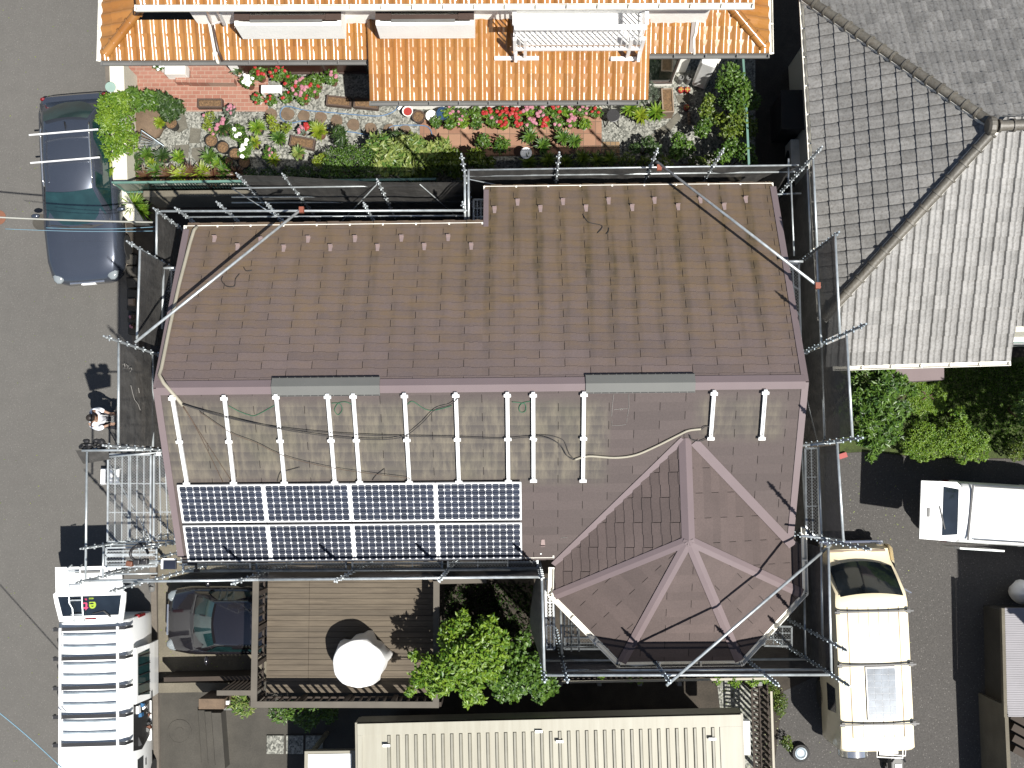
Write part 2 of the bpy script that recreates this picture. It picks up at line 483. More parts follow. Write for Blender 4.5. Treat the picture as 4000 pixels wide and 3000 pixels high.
M['fl_white'] = mat('flower_white', (.8, .8, .77), .6)
def mesh_alpha(name, col, cell, fill, metal=.4):
    # expanded-metal grating: diamond openings
    g = NG(name); s = g.sep()
    a = g.math('ADD', s[0], s[1]); b = g.math('SUBTRACT', s[0], s[1])
    fa = g.math('FRACT', g.math('MULTIPLY', a, 1/cell)); fb = g.math('FRACT', g.math('MULTIPLY', b, 1/cell))
    al = g.math('MAXIMUM', g.math('LESS_THAN', fa, fill), g.math('LESS_THAN', fb, fill))
    g.out(col, .45, metal); g.link(al, g.bs.inputs['Alpha']); return g.m
M['grating'] = mesh_alpha('expanded_metal_grating', (.30, .31, .31), .06, .13)
M['chain'] = mesh_alpha('chain_link_mesh', C(120, 165, 155), .07, .22)
def netm():
    g = NG('black_safety_net')
    n = g.noise(g.obj, 1.4, 4.0); n2 = g.noise(g.map(g.obj, (3, 3, .6)), 2.0, 4.0, .6)
    c = g.mix(g.ramp(n2, .3, .75), C(84, 82, 80), C(128, 125, 121))
    c = g.mix(g.math('MULTIPLY', g.ramp(g.noise(g.map(g.obj, (1.5, 1.5, 6)), 2.2, 5.0, .75), .64, .72), .4), c, C(190, 188, 182))
    g.out(c, .75); g.bs.inputs['Alpha'].default_value = .91
    g.bump(g.noise(g.obj, 3.0, 3.0), .6, .08)
    return g.m
M['net'] = netm()
def glassy(name, col, rough=.06):
    return mat(name, col, rough, var=.5, scale=2.2, spec=.8, coat=.5)
M['carglass'] = glassy('car_glass', C(44, 78, 80))
M['vanglass'] = glassy('van_glass', C(46, 56, 66))
M['bluepaint'] = mat('blue_black_paint', (.060, .070, .092), .22, .55, var=.05, coat=.9)
M['darkpaint'] = mat('purple_black_paint', (.010, .009, .011), .1, .0, var=.05, coat=.9)
M['whitecar'] = mat('white_car_paint', (.76, .77, .76), .3, var=.02, coat=.5)
M['creamcar'] = mat('cream_car_paint', (.74, .65, .46), .35, var=.03, coat=.4)
M['creamcar2'] = M['creamcar']
M['tyre'] = mat('tyre', (.02, .02, .02), .8)
M['chrome'] = mat('chrome', (.7, .7, .7), .12, .9, var=.05)
M['lamp_red'] = mat('tail_lamp', C(170, 30, 40), .2)
M['lamp_clear'] = mat('head_lamp', C(190, 200, 205), .12)
M['skin'] = mat('skin', C(214, 170, 142), .6, var=.05)
M['hair'] = mat('black_hair', (.02, .015, .012), .5)
M['shirt'] = mat('white_shirt', (.70, .72, .78), .8, var=.04)
M['trousers'] = mat('dark_trousers', (.02, .022, .03), .85)
M['blue'] = mat('blue_plastic', C(50, 130, 190), .5)
M['leather'] = mat('brown_leather', C(150, 90, 60), .6)
M['plasticw'] = mat('white_plastic', (.8, .8, .79), .5)
M['paint_pink'] = mat('pink_sticker', C(240, 80, 130, 2.0), .5)
M['paint_lime'] = mat('lime_sticker', C(190, 220, 60, 2.0), .5)
M['shedroof'] = mat('pale_corrugated_roof', C(184, 181, 188), .6, var=.1)
M['pinkwall'] = mat('mauve_terrace', C(168, 150, 152), .8, var=.05)
# ================================================================== ground
def gpoly(name, pts, m, z):
    mb = MB(); mb.poly([Z(x, y, 0) + Vector((0, 0, z)) for x, y in pts]); return struct(name, mb, m)
mb = MB(); mb.poly([(-60, -60, 0), (60, -60, 0), (60, 60, 0), (-60, 60, 0)]); struct('ground', mb, M['soil'])
KX = [(300, -1400), (396, 0), (412, 245), (440, 700), (492, 1000), (520, 1330), (560, 1760), (592, 2300), (604, 3000), (650, 4400)]
gpoly('road', [(-3500, -1400)] + KX + [(-3500, 4400)], M['road'], .004)
mb = MB()
for (x0, y0), (x1, y1) in zip(KX[:-1], KX[1:]):
    a, b = Z(x0, y0), Z(x1, y1); w = .15
    mb.prism([a, b, b+Vector((w, 0, 0)), a+Vector((w, 0, 0))], 0, .06)
struct('kerb', mb, M['kerb'])
gpoly('driveway', [(618, 1760), (1250, 1760), (1250, 2650), (618, 2650)], M['concrete'], .008)
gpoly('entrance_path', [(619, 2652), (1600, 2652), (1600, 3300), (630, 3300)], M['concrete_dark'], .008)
gpoly('garden_gravel', [(450, 250), (2950, 230), (2950, 700), (470, 740)], M['gravel'], .008)
gpoly('brick_patio', [(500, 100), (1048, 100), (1048, 436), (730, 436), (640, 400), (505, 372)], M['brickpave'], .014)
gpoly('tile_path', [(1640, 470), (2350, 420), (2350, 600), (1640, 620)], M['tilepave'], .014)
gpoly('cobble_path', [(2352, 553), (2420, 553), (2420, 640), (2352, 640)], M['sett'], .014)
gpoly('side_passage', [(2960, -400), (3200, -400), (3300, 1420), (2960, 1420)], M['soil'], .008)
gpoly('parking_lot', [(3190, 1775), (3400, 1765), (3600, 1790), (4600, 1800), (4600, 3600), (2950, 3600), (3060, 2700), (3190, 2640)], M['lot'], .006)
gpoly('lawn', [(3280, 1415), (4600, 1380), (4600, 1798), (3600, 1786), (3400, 1763), (3280, 1770)], M['grass'], .012)
gpoly('gravel_strip', [(2800, 2660), (2960, 2640), (2960, 3200), (2860, 3200)], M['gravel'], .010)
# patio details
bt = MB()
bt.beam(Z(735, 320, .15), Z(920, 322, .15), .12, .28); bt.box(*(Z(715, 300, .12)), .3, .35, .24)
solo('brick_step', bt, M['brickpave'], 'low red brick step edge on the patio under the orange roof', 'step')

# stepping stones
for i, (x, y, r) in enumerate([(1059, 448, 27), (1124, 447, 27), (1188, 454, 24), (1253, 461, 25), (1316, 472, 25), (1382, 488, 26), (1448, 502, 26), (1520, 504, 22), (1583, 511, 24)]):
    c = Z(x, y, 0); q = [(c.x+r/163*math.cos(a)*random.uniform(.88, 1.08), c.y+r/163*math.sin(a)*random.uniform(.85, 1.05)) for a in [k*math.pi/5 for k in range(10)]]
    mb = MB(); mb.prism(q, .0, .04)
    lab = 'round brown stepping stone, number %s from the left in the gravel row' % ['one', 'two', 'three', 'four', 'five', 'six', 'seven', 'eight', 'nine'][i]
    o = solo('stepping_stone', mb, M['stone_brown'], lab, 'stepping stone', 'stepping stones in the gravel')
for i, (pts, lab) in enumerate([
    ([(640, 400), (720, 440), (735, 500), (700, 520), (650, 480)], 'large grey flagstone beside the brick patio corner'),
    ([(745, 500), (785, 505), (780, 560), (740, 560)], 'small brownish flagstone in the middle of the left gravel'),
    ([(750, 580), (800, 575), (800, 620), (775, 640), (750, 610)], 'green grey flagstone left of the round soil pots'),
    ([(680, 570), (740, 565), (735, 620), (700, 600)], 'pale flagstone beside the leaning wire rack'),
    ([(2640, 375), (2690, 370), (2695, 400), (2650, 405)], 'grey flagstone under the round red drain caps'),
    ([(2600, 490), (2645, 440), (2660, 460), (2615, 515)], 'long grey flagstone right of the tan planter'),
    ([(2560, 510), (2600, 490), (2610, 520), (2570, 540)], 'small grey flagstone left of the painted garden ornament'),
    ([(2510, 540), (2560, 520), (2590, 560), (2540, 600)], 'grey flagstone in front of the variegated shrubs by the net')]):
    mb = MB(); mb.prism([Z(x, y, 0) for x, y in pts], 0, .03)
    solo('flagstone', mb, M['stone'], lab, 'flagstone', 'flagstones in the garden')
for i in range(3):
    c = Z(1077+76*i, 2907, .0)
    mb = MB(); mb.box(c.x, c.y, .03, .40, .42, .06)
    solo('paving_slab', mb, M['gravel'], ['leftmost', 'middle', 'rightmost'][i]+' of three square pebble slabs beside the pale shed roof', 'paving slab', 'square pebble slabs')
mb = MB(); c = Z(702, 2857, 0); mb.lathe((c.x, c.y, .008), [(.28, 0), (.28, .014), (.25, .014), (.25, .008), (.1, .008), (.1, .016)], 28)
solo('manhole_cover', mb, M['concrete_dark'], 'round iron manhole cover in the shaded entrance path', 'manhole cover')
mb = MB(); c = Z(160, 868, 0); mb.lathe((c.x, c.y, .004), [(.2, 0), (.2, .01), (.17, .01), (.17, .006)], 28)
solo('manhole_cover', mb, M['concrete_dark'], 'small round manhole cover in the road by the wing mirror', 'manhole cover')
mb = MB(); c = Z(-5, 850, 0); mb.lathe((c.x, c.y, .004), [(.18, 0), (.18, .01), (.15, .01)], 28)
solo('manhole_cover', mb, M['terracotta'], 'reddish manhole cover cut by the left picture edge', 'manhole cover')
# entrance steps of the bottom house
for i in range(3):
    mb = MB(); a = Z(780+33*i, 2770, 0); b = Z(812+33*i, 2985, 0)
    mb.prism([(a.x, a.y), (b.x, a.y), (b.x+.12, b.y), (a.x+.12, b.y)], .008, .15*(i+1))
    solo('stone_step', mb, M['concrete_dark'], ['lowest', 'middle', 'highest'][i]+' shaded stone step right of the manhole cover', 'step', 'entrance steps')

# ================================================================== main house
ZR = 7.35
RA, RB = Z(612, 1516, ZR), Z(3145, 1491, ZR)
U = (RB-RA).normalized(); U.z = 0; U.normalize()
VN = Vector((-U.y, U.x, 0))                    # horizontal, towards the top of the photo
SL = math.tan(math.radians(28.3))
nN = Vector((VN.x*SL, VN.y*SL, 1)).normalized()
nS = Vector((-VN.x*SL, -VN.y*SL, 1)).normalized()
PN = (RA, nN); PS = (RA, nS)
dN = (VN - Vector((0, 0, SL))).normalized()    # down the north slope
dS = (-VN - Vector((0, 0, SL))).normalized()
house = thing('house', 'two storey house with brown slate roof wrapped in scaffolding', 'house', (0, 0, 0))

def slates(O, Ud, Vd, N, W, L, cw=.91, rl=.182, skip=None, step=.010, th=.012, seedo=0):
    mb = MB(); rnd = random.Random(11+seedo)
    nr = int(math.ceil(L/rl))
    for j in range(nr):
        v0 = j*rl - .02; v1 = (j+1)*rl
        off = -(j % 2)*cw/2 - seedo*.13
        k = 0; x = off
        while x < W:
            t = rnd.random(); g = .0055
            a = max(x+g, 0); b = min(x+cw-g, W)
            if b > a+.01:
                tabs = 4; xs = [a+(b-a)*q/tabs for q in range(tabs+1)]
                for q in range(tabs):
                    e = v1 + (step if q % 2 == 0 else -step*.2) + rnd.uniform(-.003, .003)
                    P = lambda u, v, h: O + Ud*u + Vd*v + N*h
                    p = [P(xs[q], v0, 0), P(xs[q+1], v0, 0), P(xs[q+1], e, th), P(xs[q], e, th), P(xs[q+1], e, -.004), P(xs[q], e, -.004)]
                    fs = [(0, 1, 2, 3), (3, 2, 4, 5)]
                    mb.add(p, fs, t)
            x += cw
    return mb
def vplane(a, b, keep):       # vertical clip plane through a,b keeping the side of 'keep'
    a = Vector(a); d = Vector(b)-a; n = Vector((d.y, -d.x, 0)).normalized()
    if (Vector(keep)-a).dot(n) > 0: n = -n
    return (a, n)
# --- north slope (L shaped)
nl0 = PL(745, 893, PN); nl1 = PL(1890, 893, PN); nr0 = PL(1893, 745, PN); nr1 = PL(3005, 732, PN); rre = PL(3145, 1470, PN)
Wd = (RB-RA).dot(U)
wN1 = (nl1-RA).dot(U)
def pl_len(p, d): return (p-RA).dot(d)
LNl = pl_len((nl0+nl1)/2, dN); LNr = pl_len((nr0+nr1)/2, dN)
roofN = MB().slab([RA, RB, RB+dN*LNr, RA+U*wN1+dN*LNr, RA+U*wN1+dN*LNl, RA+dN*LNl], -nN*.12).build('roof', M['felt'], house, label='north roof slope')
cl = [(RA+U*wN1-U*0.0, -U)]
m1 = slates(RA+nN*.006, U, dN, nN, wN1, LNl+.01)
m2 = slates(RA+nN*.006, U, dN, nN, Wd, LNr+.01).clip([(RA+U*wN1, -U)])
m1.add(m2.v, m2.f); m1.t = m1.t[:len(m1.f)-len(m2.f)] + m2.t
m1.build('slate_covering', M['slate_n'], roofN, fix=False)
# --- south slope: main part (left) and wing
sl0 = PL(722, 2172, PS); LS = pl_len(sl0, dS)
wW = (PL(2168, 2205, PS)-RA).dot(U)            # eave corner where the wing starts
apR = PL(2676, 1712, PS); wA = (apR-RA).dot(U); vA = pl_len(apR, dS)
lvB = PL(2168, 2212, PS); rvB = PL(3092, 2128, PS)
rR = PL(3147, 1510, PS); rE = PL(3103, 2118, PS)
ridge_z = apR.z
apex = Z(2690, 2112, ridge_z)
zE = lvB.z
roofS = MB().slab([RA, RB, RB+dS*(pl_len(rvB, dS)), apR, lvB, RA+U*wW+dS*LS, RA+dS*LS], -nS*.12).build('roof', M['felt'], house, label='south roof slope with the panel rails')
ms = slates(RA+nS*.006, U, dS, nS, Wd, LS+.01, step=.004, th=.006, seedo=1)
msR = MB(); msR.v = list(ms.v); msR.f = [list(f) for f in ms.f]; msR.t = list(ms.t)
ms.clip([vplane(apR, lvB, RA), vplane(apR, apR+VN, RA)])
msR.clip([vplane(apR, rvB, RB), vplane(apR, apR+VN, RB)])
ms.add(msR.v, msR.f); ms.t = ms.t[:len(ms.f)-len(msR.f)] + msR.t
ms.build('slate_covering', M['slate_s'], roofS, fix=False)
# --- wing with the polygonal hipped end
cSW1 = Z(2165, 2325, zE); cS1 = Z(2428, 2586, zE); cS2 = Z(2888, 2580, zE); cE1 = Z(3132, 2318, zE); cE0 = Z(3128, 2128, zE)
def plane3(a, b, c):
    n = (b-a).cross(c-a).normalized()
    if n.z < 0: n = -n
    return n
facets = [('west', [apR, lvB, cSW1, apex]), ('southwest', [apex, cSW1, cS1]), ('south', [apex, cS1, cS2]), ('southeast', [apex, cS2, cE1]), ('east', [apR, apex, cE1, cE0])]
for k, (nm, pts) in enumerate(facets):
    lo = [p for p in pts if p not in (apR, apex)]
    e0, e1 = lo[0], lo[-1]
    n = plane3(apex, e0, e1) if len(pts) == 3 else plane3(apR, apex, cSW1 if nm == 'west' else cE1)
    ud = (e1-e0) if len(pts) == 3 else (apex-apR); ud.z = 0; ud.normalize()
    if len(pts) == 4: pts = [p if p in (apR, apex) else Vector((p.x, p.y, apex.z-((p-apex).x*n.x+(p-apex).y*n.y)/n.z)) for p in pts]; e0 = [p for p in pts if p not in (apR, apex)][0]
    vd = n.cross(ud).normalized()
    if vd.z > 0: vd = -vd
    base = MB().slab(pts, Vector((0, 0, -.1))).build('roof', M['felt'], house, label=nm+' facet of the roof over the bay')
    L = (e0-apex).dot(vd)
    # move the eave line through e0/e1; generate from the ridge height downward
    lo_u = min((p-apex).dot(ud) for p in pts)-.5; hi_u = max((p-apex).dot(ud) for p in pts)+.5
    O = apex + ud*lo_u + n*.006
    if nm == 'west': O = O - vd*.05
    s2 = slates(O, ud, vd, n, hi_u-lo_u, L+.25, step=(.012 if nm == 'west' else .004), th=(.02 if nm == 'west' else .006), seedo=k+2)
    cen = sum(pts, Vector())/len(pts)
    s2.clip([vplane(pts[i], pts[(i+1) % len(pts)], cen) for i in range(len(pts))])
    s2.build('slate_covering', M['slate_w'], base, fix=False)
# --- trims
tm = MB()
def cap(a, b, w, n1, n2, name='ridge_cap', ext=0.0, h=.035):
    a = Vector(a); b = Vector(b); d = (b-a).normalized(); a = a-d*ext; b = b+d*ext
    mb = MB()
    n1 = Vector(n1); n2 = Vector(n2)
    s1 = d.cross(n1).normalized(); s2 = d.cross(n2).normalized()
    if s1.x*n1.x+s1.y*n1.y < 0: s1 = -s1
    if s2.x*n2.x+s2.y*n2.y < 0: s2 = -s2
    vs = []
    for p in (a, b):
        vs += [p+s1*w+n1*(h-.02), p+s1*w+n1*h, p+Vector((0, 0, h+.012)), p+s2*w+n2*h, p+s2*w+n2*(h-.02)]
    fs = [(i, i+1, i+6, i+5) for i in range(4)] + [(0, 1, 2, 3, 4), (9, 8, 7, 6, 5)]
    mb.add(vs, fs)
    return mb.build(name, M['pink'], house)
def fn(i): 
    pts = facets[i][1]; lo = [p for p in pts if p not in (apR, apex)]; return plane3(apex, lo[0], lo[-1]) if len(pts) == 3 else plane3(apR, apex, cSW1 if i == 0 else cE1)
cap(RA, RB, .125, nN, nS)
wcap = .085
cap(apR, apex, .115, fn(4), fn(0))
cap(apex, cSW1, wcap, fn(1), fn(0)); cap(apex, cS1, wcap, fn(2), fn(1)); cap(apex, cS2, wcap, fn(3), fn(2)); cap(apex, cE1, wcap, fn(4), fn(3))
def flat_trim(a, b, w, n, name='flashing', off=.03, side=0.0, m='pink'):
    a = Vector(a); b = Vector(b); d = (b-a).normalized(); s = d.cross(n).normalized()
    mb = MB(); a = a + s*side; b = b + s*side
    mb.slab([a-s*w/2+n*off, b-s*w/2+n*off, b+s*w/2+n*off, a+s*w/2+n*off], -n*.02)
    return mb.build(name, M[m], house)
flat_trim(PL(2672, 1716, PS), PL(2166, 2206, PS), .17, nS, 'valley_flashing', .035)
flat_trim(PL(2712, 1724, PS), PL(3096, 2128, PS), .17, nS, 'valley_flashing', .035)
flat_trim(RA, RA+dS*LS, .12, nS, 'verge_trim', .03, .0)
flat_trim(RA, RA+dN*LNl, .12, nN, 'verge_trim', .03, .0)
flat_trim(RB, RB+dN*LNr, .12, nN, 'verge_trim', .03, .0)
flat_trim(RB, RB+dS*(pl_len(rvB, dS)+.0), .12, nS, 'verge_trim', .03, .0)
flat_trim(RA+U*wN1+dN*LNl, RA+U*wN1+dN*LNr, .10, nN, 'verge_trim', .03, .04)
# long grey ridge vents
for (xa, xb, lab) in ((1062, 1484, 'left grey ridge vent'), (2288, 2715, 'right grey ridge vent')):
    ta = (Z(xa, 1510, ZR)-RA).dot(U); tb = (Z(xb, 1500, ZR)-RA).dot(U)
    mb = MB()
    a, b = RA+U*ta, RA+U*tb
    for n, d in ((nN, dN), (nS, dS)):
        mb.slab([a+Vector((0, 0, .085)), b+Vector((0, 0, .085)), b+d*.16+n*.07, a+d*.16+n*.07], -n*.018)
    v = mb.build('ridge_vent', M['greyvent'], house, label=lab)
    mb = MB(); 
    for n, d in ((nN, dN), (nS, dS)):
        m_ = 14
        for i in range(m_):
            q0 = ta+(tb-ta)*(i+.06)/m_; q1 = ta+(tb-ta)*(i+.94)/m_
            mb.beam(RA+U*q0+d*.145+n*.078, RA+U*q1+d*.145+n*.078, .012, .006, n)
    mb.build('vent_slot', M['black'], v)
# gutters
def gutter(pts, parent, name='gutter', w=.11, h=.09, m='gutter', brk=True, off=(0, 0, 0)):
    mb = MB(); off = Vector(off)
    for a, b in zip(pts[:-1], pts[1:]):
        a = Vector(a)+off; b = Vector(b)+off; d = (b-a).normalized(); s = d.cross(Vector((0, 0, 1))).normalized(); z = Vector((0, 0, 1))
        prof = [(-w/2, 0), (-w/2, -h*.6), (-w/4, -h), (w/4, -h), (w/2, -h*.6), (w/2, 0), (w/2-.012, 0), (w/2-.012, -h*.55), (w/4-.005, -h+.012), (-w/4+.005, -h+.012), (-w/2+.012, -h*.55), (-w/2+.012, 0)]
        mb.loft([[a+s*x+z*y for x, y in prof], [b+s*x+z*y for x, y in prof]])
        if brk:
            L = (b-a).length; n = max(1, int(L/.6))
            for i in range(n+1):
                p = a+d*(L*i/n if n else 0); mb.beam(p-s*w*.52, p+s*w*.52, .03, .012)
    return mb.build(name, M[m], parent)
gN = dN*.03
gutter([RA+dN*(LNl+.05)-U*.05, RA+U*(wN1-.03)+dN*(LNl+.05)], house, off=(0, 0, 0))
gutter([RA+U*wN1+dN*(LNr+.05), RB+dN*(LNr+.05)], house)
gutter([RA+dS*(LS+.05), RA+U*(wW-.03)+dS*(LS+.05)], house)
o_ = Vector((0, 0, 0))
def outw(p, k=.07):
    c = (cSW1+cE1)/2; d = Vector((p.x-c.x, p.y-c.y, 0)).normalized(); return p+d*k
gutter([outw(lvB)+Vector((0, -.05, 0)), outw(cSW1), outw(cS1), outw(cS2), outw(cE1), outw(cE0)+Vector((0, .3, 0))], house)
# walls
mb = MB(); ins = .38; s_ = -VN
def gp(u, v, z): return Vector((RA.x, RA.y, 0)) + U*u + VN*v + Vector((0, 0, z))
Hd = lambda L: L*math.cos(math.atan(SL))
yN1, yN2, yS = Hd(LNl)-ins, Hd(LNr)-ins, -(Hd(LS)-ins)
fp = [gp(.12, yS, 0), gp(.12, yN1, 0), gp(wN1+.1, yN1, 0), gp(wN1+.1, yN2, 0), gp(Wd-.12, yN2, 0), gp(Wd-.12, yS, 0)]
zt = RA.z - SL*(Hd(LNr)) 
mb.prism(fp, 0, zt-.08)
# gable ends
for u in (.12, Wd-.12):
    zz = zt-.08; 
    mb.add([gp(u, yS, zz), gp(u, yN1 if u < 1 else yN2, zz), gp(u, yN1 if u < 1 else yN2, RA.z-SL*((yN1 if u < 1 else yN2))-.14), gp(u, 0, RA.z-.14), gp(u, yS, RA.z+SL*yS-.14)], [(0, 1, 2, 3, 4)])
mb.build('wall', M['stucco'], house)
mb = MB(); c = sum([cSW1, cS1, cS2, cE1], Vector())/4
bay = [Vector((lvB.x+.35, lvB.y+.5, 0))] + [p + (Vector((c.x, c.y+.3, 0))-Vector((p.x, p.y, 0))).normalized()*.4 for p in (cSW1, cS1, cS2, cE1)] + [Vector((cE0.x-.4, cE0.y+.5, 0))]
mb.prism(bay, 0, zE-.05); mb.build('wall', M['stucco'], house, label='faceted bay wall')
# walls' windows (north, partly seen from beside)
for u, z0 in ((1.5, 3.4), (3.8, 3.4), (6.6, 3.4), (9.6, 3.4)):
    yy = yN1 if u < wN1 else yN2
    f = MB().box(*(gp(u+.8, yy+.02, z0+.55)), 1.7, .06, 1.2, math.atan2(U.y, U.x)).build('window', M['alu'], house)
    MB().box(*(gp(u+.8, yy+.045, z0+.55)), 1.56, .05, 1.06, math.atan2(U.y, U.x)).build('pane', M['glass_dark'], f)
# snow guards
def snow_guard(p, n, d):
    mb = MB(); w = .042
    mb.slab([p-U*w+n*.02-d*0, p+U*w+n*.02, p+U*w*.7-d*.13+n*.026, p-U*w*.7-d*.13+n*.026], -n*.008)
    mb.slab([p-U*w+n*.02, p+U*w+n*.02, p+U*w+n*.085-d*.015, p-U*w+n*.085-d*.015], d*.008)
    return mb
sg = [(840, 928), (930, 960), (1019, 933), (1110, 965), (1205, 930), (1292, 963), (1388, 928), (1476, 962), (1569, 926), (1658, 959), (1751, 924), (1841, 957),
      (1932, 815), (2022, 786), (2111, 811), (2199, 784), (2289, 809), (2377, 781), (2469, 807), (2556, 779), (2648, 804), (2735, 777), (2828, 802), (2912, 775)]
for x, y in sg:
    snow_guard(PL(x, y, PN), nN, dN).build('snow_guard', M['pinkguard'], roofN)
snow_guard(PL(2121, 2128, PS), nS, dS).build('snow_guard', M['pinkguard'], roofS)
# chalk marks on the slates
ch = MB()
for ln in ([(2397, 1540), (2392, 1585), (2389, 1626)], [(2390, 1645), (2391, 1662), (2420, 1662), (2445, 1658)], [(2456, 1540), (2457, 1590), (2451, 1626)], [(2449, 1632), (2448, 1650)], [(2398, 1600), (2425, 1597), (2451, 1596)],
           [(2421, 1596), (2427, 1604), (2432, 1600), (2427, 1595)], [(2190, 2101), (2217, 2099)]):
    ch.tube([PL(x, y, PS, .02) for x, y in ln], .004, 4)
ch.build('chalk_mark', M['chalk'], roofS)

# ================================================================== solar panels
def panel_mesh():
    w, l = 1.572, .795
    root = thing('solar_panel', 'x', 'solar panel', (0, 0, 0), 0, 'solar panels on the roof', local=True)
    fr = MB()
    for x0, y0, x1, y1 in ((0, -.012, w, -.012), (0, -l+.012, w, -l+.012)): fr.beam((x0, y0, .02), (x1, y1, .02), .026, .04)
    for x in (.012, w-.012): fr.beam((x, -.026, .0195), (x, -l+.026, .0195), .026, .039)
    fr.build('frame', M['alu'], root)
    MB().box(w/2, -l/2, .022, w-.05, l-.05, .008).build('backsheet', M['backsheet'], root)
    ce = MB(); px = (w-.062)/12; py = (l-.052)/6; g = .0022; cc = .022
    for i in range(12):
        for j in range(6):
            x0 = .031+i*px+g; x1 = .031+(i+1)*px-g; y0 = -(.026+j*py+g); y1 = -(.026+(j+1)*py-g)
            ce.poly([(x0+cc, y0, .030), (x1-cc, y0, .030), (x1, y0-cc, .030), (x1, y1+cc, .030), (x1-cc, y1, .030), (x0+cc, y1, .030), (x0, y1+cc, .030), (x0, y0-cc, .030)], random.random())
    ce.build('cells', M['cell'], root)
    bb = MB()
    for j in range(6):
        for q in (.25, .75): bb.box(w/2, -(.026+(j+q)*py), .0305, w-.07, .0028, .0012)
    bb.build('busbars', M['galv'], root)
    return root
pn = panel_mesh()
Rm = Matrix((U, -dS, nS)).transposed()
tr = PL(2037, 1880, PS, .1)
pw_, pl_ = 1.585, .81
tr2 = PL(2040, 2038, PS, .1)
u_r = (tr-RA).dot(U); v1_ = (tr-RA).dot(dS); v2_ = (tr2-RA).dot(dS)
names = ['leftmost', 'second from the left', 'third from the left', 'rightmost']
tlp = PL(692, 1893, PS, .1); pw_ = (u_r-(tlp-RA).dot(U))/4
k = 0
for r, v in ((0, v1_), (1, v2_)):
    for i in range(4):
        o = pn if k == 0 else copy_tree(pn)
        o.location = RA + U*(u_r-(4-i)*pw_+.006) + dS*v + nS*.1
        o.rotation_euler = Rm.to_euler()
        o['label'] = 'blue black solar panel, %s in the %s row' % (names[i], 'upper' if r == 0 else 'lower')
        k += 1
# mounting rails
rails = [(675, 1552, 732, 1885), (878, 1552, 915, 1883), (1080, 1548, 1113, 1882), (1281, 1546, 1309, 1881), (1381, 1545, 1406, 1880), (1581, 1543, 1600, 1880), (1781, 1541, 1793, 1878),
         (1982, 1540, 1986, 1876), (2083, 1540, 2084, 1873), (2281, 1538, 2277, 1873), (2788, 1533, 2775, 1708), (2988, 1530, 2974, 1708)]
od = ['first', 'second', 'third', 'fourth', 'fifth', 'sixth', 'seventh', 'eighth', 'ninth', 'tenth', 'eleventh', 'twelfth']
for i, (x0, y0, x1, y1) in enumerate(rails):
    a = PL(x0, y0, PS, .05); b = PL(x1, y1, PS, .05)
    if i < 10: lab = 'white aluminium mounting rail, %s from the left on the bare stained slates' % od[i]
    else: lab = 'short white mounting rail, %s of the two right of the bay ridge' % ('left' if i == 10 else 'right')
    t = thing('mounting_rail', lab, 'mounting rail', a, 0, 'panel mounting rails')
    d = (b-a).normalized(); L = (b-a).length
    mb = MB()
    segs = [(0, L/2-.01), (L/2+.01, L)] if i < 10 else [(0, L)]
    for q0, q1 in segs:
        mb.beam(a+d*q0, a+d*q1, .064, .03, nS)
        for sd in (-1, 1):
            s = d.cross(nS)*sd*.025; mb.beam(a+d*q0+s+nS*.03, a+d*q1+s+nS*.03, .016, .032, nS)
    mb.build('rail', M['alu'], t)
    for q in ([.0, L/2, L] if i < 10 else [0, L]):
        rr = random.uniform(-.35, .35) if (q > 0 and q < L and i in (7, 8, 9)) else 0
        s = (d.cross(nS)*math.cos(rr)+d*math.sin(rr)).normalized()
        cb = MB(); p = a+d*q+nS*.055; cb.beam(p-s*.062, p+s*.062, .055, .03, nS); cb.beam(p-s*.03+d*-.05, p+s*.03-d*.05, .03, .04, nS)
        cb.build('end_clamp', M['plasticw'], t)
# cables
def cable(pts, r, m, label, cat='cable', off=.03, pl=PS, name='cable', n=6):
    P = [PL(x, y, pl, off) for x, y in pts]
    Q = []
    for i in range(len(P)-1):
        p0 = P[max(i-1, 0)]; p1 = P[i]; p2 = P[i+1]; p3 = P[min(i+2, len(P)-1)]
        for k in range(5):
            t = k/5
            Q.append(.5*((2*p1)+(-p0+p2)*t+(2*p0-5*p1+4*p2-p3)*t*t+(-p0+3*p1-3*p2+p3)*t**3))
    Q.append(P[-1])
    return solo(name, MB().tube(Q, r, n), M[m], label, cat, smooth=True)
cable([(2245, 1796), (2300, 1782), (2400, 1788), (2480, 1778), (2560, 1745), (2650, 1700), (2690, 1682), (2738, 1676)], .022, 'conduit', 'thick pale corrugated conduit curving from the rails to the bay ridge', 'conduit', .05, name='conduit')
cable([(712, 1578), (800, 1605), (1000, 1655), (1180, 1690), (1400, 1715), (1560, 1710), (1640, 1660), (1700, 1600), (1760, 1580), (1790, 1553)], .008, 'cable', 'black cable sagging across the mounting rails to the seventh rail', off=.1)
cable([(712, 1580), (880, 1630), (1100, 1672), (1400, 1698), (1780, 1708), (1960, 1714), (2080, 1706), (2140, 1712), (2190, 1740), (2215, 1780), (2240, 1796)], .008, 'cable', 'long black cable across all the rails down to the pale conduit', off=.09)
cable([(2095, 1698), (2150, 1702), (2200, 1720), (2218, 1760), (2225, 1775), (2240, 1792)], .008, 'cable', 'thin black cable looping above the lower end of the pale conduit', off=.03)
cable([(715, 1585), (800, 1720), (905, 1880)], .006, 'cable_br', 'brown cable running steeply down the left slates to the panels', off=.03)
cable([(715, 1590), (770, 1680), (870, 1882)], .006, 'cable_br', 'left brown cable slanting down to the first solar panel', off=.03)
cable([(780, 1610), (900, 1690), (1000, 1730), (1120, 1785), (1320, 1832), (1600, 1868)], .006, 'cable_br', 'long thin brown cable slanting down to the upper panel row', off=.1)
